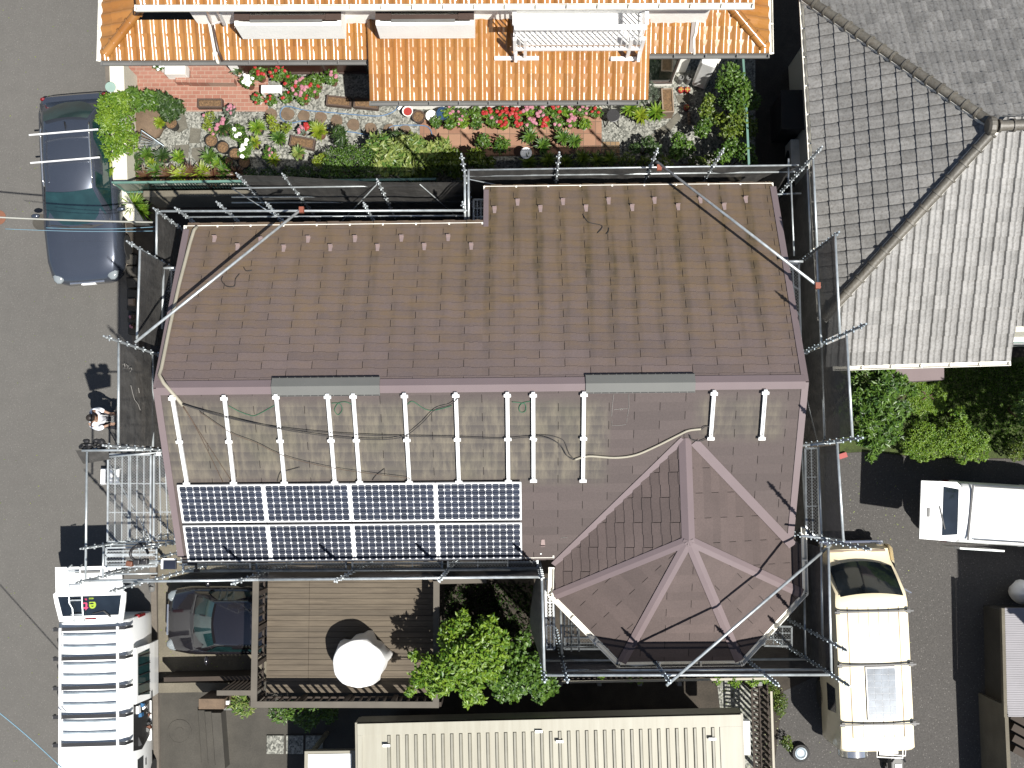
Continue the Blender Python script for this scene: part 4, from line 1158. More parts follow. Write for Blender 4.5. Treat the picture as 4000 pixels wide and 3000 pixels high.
# downpipes
def dpipe(pts, m, lab):
    MB().tube(pts, .035, 8).build('downpipe', M[m], oh, smooth=True, label=lab)
def onS(px, py, y_e, z_e, sl, off=.07):
    return PL(px, py, (Vector((0, y_e, z_e)), Vector((0, -sl, 1)).normalized()), off)
dpipe([onS(812, 60, eL, zO, sO), onS(838, 200, eL, zO, sO), onS(850, 243, eL, zO, sO), Z(858, 250, 2.7)], 'gutter', 'cream downpipe crossing the left tiles')
dpipe([onS(824, 70, eL, zO, sO), onS(852, 200, eL, zO, sO), Z(870, 238, 2.9)], 'brownmetal', 'brown downpipe crossing the left tiles')
dpipe([onS(2732, 25, eR, zO, sO), onS(2718, 130, eR, zO, sO), onS(2710, 150, eR, zO, sO), Z(2712, 212, 2.9)], 'gutter', 'cream downpipe on the right tiles')
# dark flashing strips on the right
MB().beam(onS(2716, 25, eR, zO, sO, .03), onS(2700, 205, eR, zO, sO, .03), .1, .06).build('flashing', M['brownmetal'], oh)
# tv bracket and antenna like pipes near the left
mb = MB(); a = Z(845, 30, 4.6); b_ = Z(878, 98, 3.6); mb.beam(a, b_, .05, .05); mb.beam(Z(805, 30, 4.5), Z(830, 95, 3.4), .04, .04); mb.beam(Z(830, 95, 3.4), Z(868, 83, 3.6), .03, .03); mb.build('bracket', M['alu'], oh)
MB().box(*Z(955, 78, 3.7), .2, .2, .25).build('meter_box', M['grey_plastic'], oh)
# white aluminium balcony
zB0, zB1 = 3.6, 4.9
xb0 = Z(2010, 105, zB1).x; xb1 = Z(2527, 105, zB1).x; yb = Z(2200, 108, zB1).y
bf = MB(); bf.box((xb0+xb1)/2, (yb+yw)/2+.1, zB0+.05, xb1-xb0, yw-yb, .06)
bal = bf.build('balcony', M['alu'], oh, label='white aluminium balcony with railing')
rl = MB()
rl.beam((xb0, yb, zB1), (xb1, yb, zB1), .1, .06); rl.beam((xb0, yb, zB0+.12), (xb1, yb, zB0+.12), .07, .08)
for x in (xb0, xb1):
    rl.beam((x, yb+.06, zB1), (x, yw-.01, zB1), .08, .06); rl.beam((x, yb+.04, zB0+.12), (x, yw-.01, zB0+.12), .06, .07)
for x in (xb0, xb0+.22, xb1-.25, xb1): rl.box(x, yb+.001, 3.2, .07, .07, 3.3 if False else 2.2)
rl.build('railing', M['plasticw'], bal)
bs = MB(); k = int((xb1-xb0)/.108)
for i in range(1, k): x = xb0+(xb1-xb0)*i/k; bs.box(x, yb-.002, (zB0+zB1)/2+.04, .018, .022, zB1-zB0-.2)
for i in range(1, 7): 
    for x in (xb0, xb1): bs.box(x, yb+(yw-yb)*i/7, (zB0+zB1)/2+.04, .022, .018, zB1-zB0-.2)
bs.build('baluster', M['plasticw'], bal)
ft = MB()
for p0, p1 in (((1932, 228), (2105, 228)), ((2386, 230), (2500, 230))):
    a = onS(*p0, eM, zP, .36, .08); b_ = onS(*p1, eM, zP, .36, .08); ft.beam(a, b_, .08, .05)
    
for x in (xb0+.02, xb1-.02): ft.beam((x, yb, 3.6), (x, yb-.12, 3.3), .06, .06)
ft.build('balcony_foot', M['plasticw'], bal)
# street side wall of the garden
def wallpoly(name, pts, z1, m, label, cat, w=.16, z0=0, group=None, bevel=.008):
    mb = MB()
    for (a, b) in zip(pts[:-1], pts[1:]):
        A = Z(*a, z1); B = Z(*b, z1); A = Vector((A.x, A.y, 0)); B = Vector((B.x, B.y, 0)); d = (B-A).normalized(); s = Vector((-d.y, d.x, 0))*w/2
        mb.prism([A+s, A-s, B-s, B+s], z0, z1)
    return solo(name, mb, M[m], label, cat, group)
wallpoly('garden_wall', [(455, 245), (463, 500), (470, 720)], 1.0, 'cream', 'cream garden wall along the road behind the light green shrub', 'wall', .34)
mb = MB(); q = [Z(x, y, .55) for x, y in ((436, 700), (460, 700), (560, 862), (500, 862), (440, 800))]
mb.prism(q, 0, .55); solo('corner_plinth', mb, M['cream'], 'pale wedge shaped wall end between the dark blue car and the spiky fern', 'wall')
wallpoly('kerb_wall', [(424, 245), (430, 520), (432, 760)], .35, 'kerb', 'low grey brown stone edging beside the road and cream wall', 'wall', .14)
wallpoly('boundary_wall', [(560, 757), (900, 754), (1300, 756), (1850, 735), (2950, 690)], 1.1, 'concrete', 'block wall between the garden and the scaffolded house', 'wall', .14)
# green mesh fence
fe = thing('mesh_fence', 'light green framed mesh fence at the foot of the flower garden', 'fence', Z(700, 720, 0))
fr = MB(); P = [Z(442, 714, 1.35), Z(945, 708, 1.35), Z(1300, 705, 1.35), Z(1700, 700, 1.35)]
for a, b in zip(P[:-1], P[1:]): fr.beam(a, b, .05, .05); fr.beam(Vector((a.x, a.y, .45)), Vector((b.x, b.y, .45)), .03, .03)
for p in P: fr.tube([(p.x, p.y, 0), (p.x, p.y, 1.4)], .025, 6)
fr.build('fence_frame', M['fence_green'], fe)
mb = MB(); 
for a, b in zip(P[:-1], P[1:]): mb.quad(Vector((a.x, a.y, .45)), Vector((b.x, b.y, .45)), b, a)
mb.build('mesh_panel', M['chain'], fe)
fe = thing('mesh_fence', 'tall green mesh fence on the right behind the rose bushes', 'fence', Z(2900, 400, 0))
P = [Z(2900, 190, 1.5), Z(2915, 420, 1.5), Z(2925, 640, 1.5)]; fr = MB()
for a, b in zip(P[:-1], P[1:]): fr.beam(a, b, .05, .05)
for p in P: fr.tube([(p.x, p.y, 0), (p.x, p.y, 1.5)], .025, 6)
fr.build('fence_frame', M['fence_green'], fe)
mb = MB()
for a, b in zip(P[:-1], P[1:]): mb.quad(Vector((a.x, a.y, .1)), Vector((b.x, b.y, .1)), b, a)
mb.build('mesh_panel', M['chain'], fe)
# water heater
c = Z(2762, 255, .9)
t = thing('water_heater', 'tall pale water heater tank unit against the right end of the white wall', 'water heater', (c.x, c.y, 0))
MB().box(c.x, c.y, .85, .36, .55, 1.6, -.35).build('casing', M['plasticw'], t, bevel=.05)
MB().box(c.x+.2, c.y+.12, .7, .2, .4, 1.2, -.35).build('condenser', M['gutter'], t, bevel=.02)

# ================================================================== grey tiled house
zS = 3.3; kS = .5
yaw = math.radians(2.0); gu = Vector((math.cos(yaw), math.sin(yaw), 0)); gv = Vector((-math.sin(yaw), math.cos(yaw), 0))
e0 = Z(3600, 1416, zS)
nSg = (Vector((-gv.x*kS, -gv.y*kS, 1))).normalized()
A = PL(3888, 500, (e0, nSg))
W0 = PL(3212, 1248, (e0, nSg)); kW = (A.z-W0.z)/((A-W0).dot(gu))
nWg = Vector((-gu.x*kW, -gu.y*kW, 1)).normalized(); nNg = Vector((gv.x*kS, gv.y*kS, 1)).normalized()
gh = thing('grey_roof_house', 'house with weathered grey tile hipped roof at the top right', 'house', (8, 7, 0))
Wv = (-gu-Vector((0, 0, kW))).normalized(); Sv = (-gv-Vector((0, 0, kS))).normalized(); Nv = (gv-Vector((0, 0, kS))).normalized()
hS = (W0-A); hS.z = 0
NW = Vector((A.x, A.y, 0)) + gv*(-(hS.dot(gv))) + gu*hS.dot(gu)
far = 7.0
S_len = (A.z-zS)/(-Sv.z)
# south face
O = A + gu*(-3.6)
cS = [vplane(A, W0, A-gv*3), (Vector((W0.x, W0.y, 0))-gu*.02, -gu)]
# face limits: left verge below the hip end
E = [(Vector((W0.x+.12, W0.y, 0)), -gu)]
def grey_face(O, Ud, Vd, W, L, clips, lab):
    b = MB().slab([O, O+Ud*W, O+Ud*W+Vd*L, O+Vd*L], (0, 0, -.1)).clip(clips).build('roof', M['greytile'], gh, label=lab)
    tile_plane(O, Ud, Vd, W, L, .272, .30, jtile, .032, 18, clips).build('tile_covering', M['greytile'], b, smooth=True, sharp=30, fix=False)
grey_face(O, gu, Sv, 3.6+far, S_len, [vplane(A, W0, A-gv*3), E[0], (Vector((Z(3945, 1405, zS).x, 0, 0)), Vector((1, 0, 0))) ], 'south face of the grey roof')
grey_face(O, gu, Sv, 3.6+far, S_len-.75, [(Vector((Z(3945, 1405, zS).x+.001, 0, 0)), Vector((-1, 0, 0)))], 'right end of the south face')
NL = 4.0
Nn = A + gu*(-3.6)
grey_face(Nn+gu*(3.6+far), -gu, Nv, 3.6+far, NL*1.12, [vplane(A, NW, A+gv*3)], 'north face of the grey roof')
wl = (A.z-W0.z)/(-Wv.z)
grey_face(A+gv*4.2, -gv, Wv, 8.4, wl, [vplane(A, W0, A-gu*3), vplane(A, NW, A-gu*3)], 'west face of the grey roof')
ridge_tiles(A+Vector((0, 0, .1))+(A-W0).normalized()*-.15, W0+Vector((0, 0, .1)), .10, .36, M['greyridge'], gh, 'hip_tile')
NWz = Vector((NW.x, NW.y, W0.z))
ridge_tiles(A+Vector((0, 0, .1))+(NWz-A).normalized()*.15, NWz+Vector((0, 0, .1)), .10, .3, M['greyridge'], gh, 'hip_tile')
ridge_tiles(A+Vector((0, 0, .14)), A+gu*far+Vector((0, 0, .14)), .11, .28, M['greyridge'], gh, 'ridge_tile')
mb = MB(); mb.lathe(A+Vector((-.1, 0, .14)), [(.0, -.03), (.17, -.03), (.19, .0), (.19, .08), (.14, .12)], 14, axis=(-1, 0, 0)); mb.build('ridge_end', M['greyridge'], gh)
# flat mortar strips under hips
for p in (W0, NWz):
    MB().beam(A+Vector((0, 0, .03)), p+Vector((0, 0, .03)), .2, .1).build('hip_bed', M['gutter'], gh)
gutter([W0-gu*.05+Vector((0, 0, -.02)), NWz-gu*.05+Vector((0, 0, -.02))], gh, w=.1, h=.08)
a = Vector((W0.x+.1, 0, 0)); e1 = PL(3255, 1428, (e0, nSg)); e2 = PL(3945, 1408, (e0, nSg))
gutter([e1-gv*.06, e2-gv*.06], gh, w=.1, h=.08)
mb = MB(); w0 = Vector((W0.x, W0.y, 0))+gu*.5; hN = NW+gu*.5
mb.prism([w0+gv*.15, w0+gu*9+gv*.15, hN+gu*9-gv*.15, hN-gv*.15], 0, W0.z-.12); mb.prism([w0-gv*.35, w0+gu*6-gv*.35, w0+gu*6+gv*.148, w0+gv*.148], 0, zS-.05); mb.build('wall', M['cream'], gh)
# east end wall piece with a green window
p = Z(3985, 1330, 2.0)
f = MB().box(p.x, p.y, 1.9, .9, .1, .5).build('window', M['plasticw'], gh, label='window with green blind at the right picture edge'); MB().box(p.x, p.y, 2.06, .9, .12, .14).build('blind', M['fence_green'], f)
# things in the dark passage
c = Z(3095, 430, 1.2); t = thing('storage_box', 'dark grey storage cabinet in the shaded gap beside the grey roof', 'cabinet', (c.x, c.y, 0))
MB().box(c.x, c.y, .6, .5, .9, 1.2).build('body', M['blackm'], t, bevel=.02); MB().box(c.x, c.y, 1.22, .54, .94, .04).build('lid', M['potdark'], t)
c = Z(3120, 600, .8); t = thing('air_conditioner', 'dim air conditioner unit in the shaded gap near the scaffold corner', 'air conditioner', (c.x, c.y, 0))
MB().box(c.x, c.y, .35, .3, .8, .6).build('casing', M['gutter'], t, bevel=.02); MB().lathe((c.x-.16, c.y, .35), [(.2, 0), (.2, .01)], 16, axis=(-1, 0, 0)).build('fan_grille', M['potdark'], t)

# mauve terrace wall below the grey roof
mb = MB(); q = [Z(x, y, .5) for x, y in ((3480, 1400), (3688, 1400), (3688, 1483), (3550, 1490), (3480, 1470))]
mb.prism(q, 0, .5); solo('terrace_step', mb, M['pinkwall'], 'mauve concrete terrace block under the lower edge of the grey roof', 'terrace')

# ================================================================== cream metal roof building
zM = 3.0
mh = thing('metal_roof_building', 'low building with cream ribbed metal roof along the bottom', 'building', (2, -7, 0))
c1 = Z(1396, 2823, zM); c2 = Z(2893, 2787, zM); mu = (c2-c1).normalized(); mv = Vector((mu.y, -mu.x, 0)); Wm = (c2-c1).length
mb = MB(); mb.slab([c1, c2, c2+mv*5, c1+mv*5], (0, 0, -.06)); rf = mb.build('roof', M['beigeroof'], mh)
mb = MB(); mb.slab([c1, c2, c2+mv*.06, c1+mv*.06], (0, 0, -.66)); mb.slab([c2-mu*.001, c2+mu*.05, c2+mu*.05+mv*5, c2-mu*.001+mv*5], (0, 0, -.6)); mb.slab([c1-mu*.05, c1+mu*.001, c1+mu*.001+mv*5, c1-mu*.05+mv*5], (0, 0, -.6))
mb.build('fascia', M['beigeside'], mh)
mb = MB(); mb.slab([c1+mv*.02+Vector((0, 0, .03)), c2+mv*.02+Vector((0, 0, .03)), c2+mv*.26+Vector((0, 0, .03)), c1+mv*.26+Vector((0, 0, .03))], (0, 0, -.028))
mb.slab([c1+mu*.0+mv*.262+Vector((0, 0, .03)), c1+mu*.1+mv*.262+Vector((0, 0, .03)), c1+mu*.1+mv*5+Vector((0, 0, .03)), c1+mv*5+Vector((0, 0, .03))], (0, 0, -.028))
mb.slab([c2-mu*.45+mv*.262+Vector((0, 0, .03)), c2+mv*.262+Vector((0, 0, .03)), c2+mv*5+Vector((0, 0, .03)), c2-mu*.45+mv*5+Vector((0, 0, .03))], (0, 0, -.028))
mb.build('edge_capping', M['beigeroof'], mh)
mb = MB(); u = .62
while u < Wm-.55:
    p = c1+mu*u+mv*.27
    mb.add([p, p+mu*.02+Vector((0, 0, .055)), p+mu*.058+Vector((0, 0, .055)), p+mu*.08, p+mv*4.7, p+mv*4.7+mu*.02+Vector((0, 0, .055)), p+mv*4.7+mu*.058+Vector((0, 0, .055)), p+mv*4.7+mu*.08],
           [(0, 1, 5, 4), (1, 2, 6, 5), (2, 3, 7, 6), (0, 3, 2, 1)])
    u += .1885
mb.build('roof_rib', M['beigerib_shade'], rf)
for x, y in ((1510, 2912), (2105, 2857), (2186, 2896), (2782, 2886)):
    p = Z(x, y, zM+.07); MB().box(p.x, p.y, p.z, .15, .05, .06).build('snow_bracket', M['plasticw'], rf)
mb = MB(); i1 = c1+mu*.4+mv*.5; i2 = c2-mu*.4+mv*.5
mb.prism([i1, i2, i2+mv*4.2, i1+mv*4.2], 0, zM-.1); mb.build('wall', M['cream'], mh)
a = Z(1190, 2935, 2.4); b_ = Z(1392, 2932, 2.4)
mb = MB(); mb.slab([a, b_, b_+Vector((0, -2, 0)), a+Vector((0, -2, 0))], (0, 0, -.2)); cn = mb.build('canopy', M['beigeside'], mh)
mb = MB(); mb.slab([a+Vector((.08, -.06, .02)), b_+Vector((-.1, -.06, .02)), b_+Vector((-.1, -1.0, .02)), a+Vector((.08, -1.0, .02))], (0, 0, -.018)); mb.build('canopy_panel', M['whitepaint'], cn)
for q in (a, ): MB().box(q.x+.1, q.y-.1, 1.1, .08, .08, 2.1).build('pillar', M['beigeside'], cn)
c = Z(2912, 2882, 2.4); MB().box(c.x, c.y, 2.3, .2, .72, .25).build('hood', M['plasticw'], mh, bevel=.02)
# fence between the bay and the metal roof building
ft_ = thing('slat_fence', 'long brown slat fence with a pale top rail under the bay', 'fence', Z(2600, 2655, 0))
P0, P1 = Z(2195, 2664, 1.6), Z(3010, 2650, 1.6)
MB().beam(P0, P1, .05, .05).build('top_rail', M['conduit'], ft_)
sl_ = MB(); n_ = int((P1-P0).length/.12)
for i in range(n_): p = P0.lerp(P1, i/n_); sl_.box(p.x, p.y+.05, .8, .05, .03, 1.5)
sl_.build('slats', M['darkwood'], ft_)
for x in (2190, 2342, 2500, 2655, 2970):
    p = Z(x, 2672, 1.5); MB().box(p.x, p.y, .75, .09, .09, 1.5).build('post', M['grey_plastic'], ft_)
fv = thing('slat_fence', 'brown lattice fence with a yellowish rail beside the cream van', 'fence', Z(3020, 2850, 0))
P0, P1 = Z(3012, 2700, 1.6), Z(3024, 3060, 1.6)
MB().beam(P0, P1, .05, .05).build('top_rail', M['conduit'], fv)
sl_ = MB(); n_ = int((P1-P0).length/.14)
for i in range(n_): p = P0.lerp(P1, i/n_); sl_.box(p.x-.06, p.y, .8, .03, .05, 1.5)
sl_.build('slats', M['darkwood'], fv)
fv = thing('lattice_trellis', 'dark lattice trellis panel right of the cream metal roof', 'trellis', Z(2960, 2850, 0))
lt = MB(); a0, a1 = Z(2935, 2690, 1.2), Z(2948, 3060, 1.2); b0, b1 = Z(2996, 2680, 1.2), Z(3006, 3060, 1.2)
for i in range(24): t_ = i/24; lt.beam(a0.lerp(a1, t_), b0.lerp(b1, t_+.03), .035, .03)
for t_ in (0, .5, 1): lt.beam(a0.lerp(b0, t_)+Vector((0, 0, .03)), a1.lerp(b1, t_)+Vector((0, 0, .03)), .04, .03)
lt.build('lattice', M['darkwood'], fv)
for p in (a0, a1, b0, b1): MB().box(p.x, p.y, .58, .06, .06, 1.16).build('post', M['darkwood'], fv)

# ================================================================== timber terrace
zF, zT = 1.95, 2.85
dk = thing('timber_terrace', 'raised weathered timber terrace with slatted railing left of the bright tree', 'terrace', (-3.8, -3.5, 0))
xa, xb = Z(996, 2500, zT).x, Z(1704, 2500, zT).x; yb_ = Z(1300, 2752, zT).y; yt_ = Z(1300, 2190, zF).y
bd = MB(); n_ = int((yt_-yb_)/.12); pw = .12
ystart = math.floor(yb_/pw)*pw+pw; y = ystart
while y < yt_:
    xsplit = Z(1206, 2500, zF).x
    for x0, x1 in ((xa+.06, xsplit-.003), (xsplit+.003, xb-.06)):
        bd.tint = random.random(); bd.box((x0+x1)/2, y+pw/2, zF-.015, x1-x0, pw-.008, .03)
    y += pw
bd.build('floor_boards', M['deck'], dk)
ur = MB(); ur.box((xa+xb)/2, (yb_+yt_)/2, zF-.1, xb-xa-.2, yt_-yb_-.2, .1); ur.build('joists', M['darkwood'], dk)
def rail_run(p0, p1, lab, posts=4, cap=.13, sp=.17, bm='deckrail'):
    p0 = Vector(p0); p1 = Vector(p1)
    r = MB().beam(p0, p1, cap, .05).build('handrail', M['deckrail'], dk, label=lab)
    b = MB(); n = int((p1-p0).length/sp); d = (p1-p0).normalized(); ang = math.atan2(d.y, d.x)
    for i in range(n+1):
        p = p0.lerp(p1, i/n); b.box(p.x, p.y, (zF+zT)/2-.04, .035, .045, zT-zF-.06, ang)
    b.beam(Vector((p0.x, p0.y, zF+.08)), Vector((p1.x, p1.y, zF+.08)), .04, .06)
    for i in range(posts+1):
        p = p0.lerp(p1, i/posts)
        b.box(p.x, p.y, (zF+zT)/2-.03, .095, .095, zT-zF+.0, ang)
    b.build('balusters', M['darkwood'] if bm == 'deckrail' else M[bm], r)
rail_run((xa, yb_+.066, zT), (xa, yt_+.1, zT), 'left handrail of the terrace')
rail_run((xa-.065, yb_, zT), (xb+.065, yb_, zT), 'lower handrail of the terrace')
rail_run((xb, yb_+.066, zT), (xb, Z(1700, 2270, zT).y, zT), 'right handrail of the terrace')
for x in (xa+.1, (xa+xb)/2, xb-.1):
    for y in (yb_+.1, yt_-.1): MB().box(x, y, (zF-.15)/2, .12, .12, zF-.15).build('post', M['darkwood'], dk)
# inner wall at the right of terrace: brown horizontal beam
a, b_ = Z(1712, 2270, 2.6), Z(1900, 2266, 2.6)
MB().beam(a, b_, .12, .08).build('side_beam', M['deckrail'], dk)
# low rail and pillar left of terrace
t = thing('side_gate', 'short grey timber gate rail joining the left corner of the terrace', 'gate', Z(915, 2708, 0))
a, b_ = Z(848, 2706, 1.9), Z(985, 2706, 1.9); MB().beam(a, b_, .11, .06).build('top_rail', M['deckrail'], t)
mb = MB()
for i in range(8): p = a.lerp(b_, i/8+.03); mb.box(p.x, p.y, .95, .04, .05, 1.8)
mb.build('slats', M['darkwood'], t)
c = Z(826, 2750, 1.5); t = thing('gate_pillar', 'brown stone letterbox pillar above the shaded steps', 'pillar', (c.x, c.y, 0))
MB().box(c.x, c.y, .75, .58, .23, 1.5).build('pillar_block', M['stone_brown'], t, bevel=.01); MB().box(c.x+.32, c.y, 1.3, .06, .08, .12).build('intercom', M['plasticw'], t); MB().box(c.x+.2, c.y-.2, .7, .2, .14, .2).build('letterbox', M['grey_plastic'], t)
wallpoly('retaining_wall', [(620, 2688), (770, 2685), (1000, 2688)], .5, 'concrete', 'low concrete retaining wall left of the terrace', 'wall', .22)
wallpoly('retaining_wall', [(640, 2655), (980, 2648)], .9, 'darkwood', 'dark brown boundary wall just above the concrete retaining wall', 'wall', .1)
wallpoly('kerb_wall', [(600, 2250), (606, 2640), (612, 3050)], .12, 'kerb', 'narrow gutter kerb between the white van and the driveway', 'kerb', .12)
# white covered table
c = Z(1402, 2588, 2.7)
t = thing('covered_table', 'round garden table under a white vinyl cover on the terrace', 'covered table', (c.x, c.y, zF))
rings = []; nn = 40
for r, z, w in ((.50, .93, 0), (.52, .9, .008), (.53, .78, .02), (.54, .5, .04), (.545, .2, .05), (.55, .03, .06)):
    rings.append([Vector((c.x+(r+w*math.sin(a*5+1)+w*.6*math.sin(a*11)+.035*math.exp(-((a-.5)/.22)**2)+.03*math.exp(-((a-5.6)/.2)**2))*math.cos(a)*1.03, c.y+(r+w*math.sin(a*5+1)+w*.6*math.sin(a*11))*math.sin(a)*.97, zF+z)) for a in [2*math.pi*k/nn for k in range(nn)]])
rings.insert(0, [Vector((c.x+.46*math.cos(a), c.y+.44*math.sin(a), zF+.945)) for a in [2*math.pi*k/nn for k in range(nn)]])
rings.insert(0, [Vector((c.x+.2*math.cos(a), c.y+.2*math.sin(a), zF+.95+.004*math.sin(a*3))) for a in [2*math.pi*k/nn for k in range(nn)]])
MB().loft(rings).build('cover', M['cloth'], t, smooth=True, sharp=60)

# ================================================================== shed, machines at the right edge
c = Z(3928, 2420, 1.9)
t = thing('garden_shed', 'shed with pale corrugated roof cut by the right picture edge', 'shed', (c.x, c.y, 0))
z_ = 1.5
q = [Z(3925, 2375, z_), Z(4150, 2450, z_), Z(4150, 2830, z_), Z(3935, 2800, z_)]
q = [q[0], Vector((q[0].x+2.2, q[0].y-.0, z_)), Vector((q[0].x+2.25, q[3].y, z_)), q[3]]
MB().slab(q, (0, 0, -.05)).build('roof', M['shedroof'], t)
mb = MB(); i = 0
L_ = (q[3]-q[0])
for k in range(48):
    a = q[0].lerp(q[3], (k+.5)/48); b_ = q[1].lerp(q[2], (k+.5)/48); mb.beam(a+Vector((0, 0, .006)), b_+Vector((0, 0, .006)), .016, .01)
mb.build('corrugations', M['shedroof'], t)
MB().prism([q[0]+Vector((.1, -.1, 0)), q[1]+Vector((0, -.1, 0)), q[2]+Vector((0, .1, 0)), q[3]+Vector((.1, .1, 0))], 0, z_-.06).build('wall', M['concrete_dark'], t)
mb = MB(); mb.beam(q[0]+Vector((-.06, 0, .0)), q[3]+Vector((-.06, 0, .0)), .07, .12); mb.build('edge_board', M['concrete'], t)
q3 = q[3]; MB().prism([(q3.x-.06, q3.y+.25), (q3.x+.02, q3.y+.25), (q3.x+.05, q3.y-2.2), (q3.x-.03, q3.y-2.2)], 0, z_).build('side_wall', M['concrete'], t)
for k, dy in enumerate((.35, .6, .85, 1.1)):
    c = Z(3975, 2835+k*42, .5)
    solo('timber_stack', MB().box(c.x+.3, c.y, .3+.04*k, 1.0, .16, .5, -.5), M['darkwood'], ['first', 'second', 'third', 'fourth'][k]+' from the top of the brown timber offcuts below the pale shed roof', 'timber', 'timber offcuts')
c = Z(3990, 2312, .4)
solo('white_sack', MB().blob(c, .26, .28, .32, 16, 9, .09), M['cloth'], 'crumpled white sack lying above the pale shed at the right edge', 'sack', smooth=True)
# unseen block added past the right edge, sized to shade the car park
nb = thing('unseen_shade_house', 'unseen house block added beyond the right picture edge to shade the car park', 'house', (15, -8, 0))
MB().prism([(12.4, -3.8), (18, -3.6), (18, -4.5), (12.4, -4.5)], 0, 5.7).build('wall', M['cream'], nb)
MB().prism([(12.35, -3.75), (18.1, -3.55), (18.1, -4.55), (12.35, -4.55)], 5.7, 5.85).build('roof', M['greytile'], nb)
# ================================================================== vehicles (local frame: +y forward)
def ring(y, wb, wm, wt, zb, zm, zt, cr=.02, ins=.0):
    h = [(-wb, zb), (-wm, zb+(zm-zb)*.45), (-wm, zm), (-(wm+wt)/2-.005, zm+(zt-zm)*.75), (-wt*.93, zt+cr*.25), (-wt*.5, zt+cr*.8), (0, zt+cr)]
    pts = h + [(-x, z) for x, z in reversed(h[:-1])]
    return [Vector((x, y, z)) for x, z in pts]
def patch(mb, lo, hi, n=6, off=.008, bulge=0.0, t=None):
    # surface between two curves (lists of points)
    m = len(lo); vs = []
    for j in range(n+1):
        for i in range(m): vs.append(Vector(lo[i]).lerp(Vector(hi[i]), j/n)+Vector((0, 0, off+bulge*math.sin(math.pi*j/n))))
    return mb.add(vs, [(j*m+i, j*m+i+1, (j+1)*m+i+1, (j+1)*m+i) for j in range(n) for i in range(m-1)], t)
def arc(w, y, z, dy, dz, n=8, wpow=1):
    return [Vector((w*(2*i/n-1), y-dy*(2*i/n-1)**2, z-dz*(2*i/n-1)**2)) for i in range(n+1)]
def wheels(t, xs, ys, r=.31, w=.2):
    for sx in (-1, 1):
        for y in ys:
            c = Vector((sx*(xs-w/2), y, r)); mb = MB()
            mb.lathe(c, [(r*.6, -w/2), (r*.93, -w/2), (r, -w/2+.03), (r, w/2-.03), (r*.93, w/2), (r*.6, w/2)], 20, axis=(1, 0, 0))
            wh = mb.build('wheel', M['tyre'], t, smooth=True, sharp=40)
            MB().lathe(c+Vector((sx*w*.45, 0, 0)), [(.05, .0), (r*.6, .01), (r*.6, -.04)], 14, axis=(sx, 0, 0)).build('rim', M['alu'], wh)
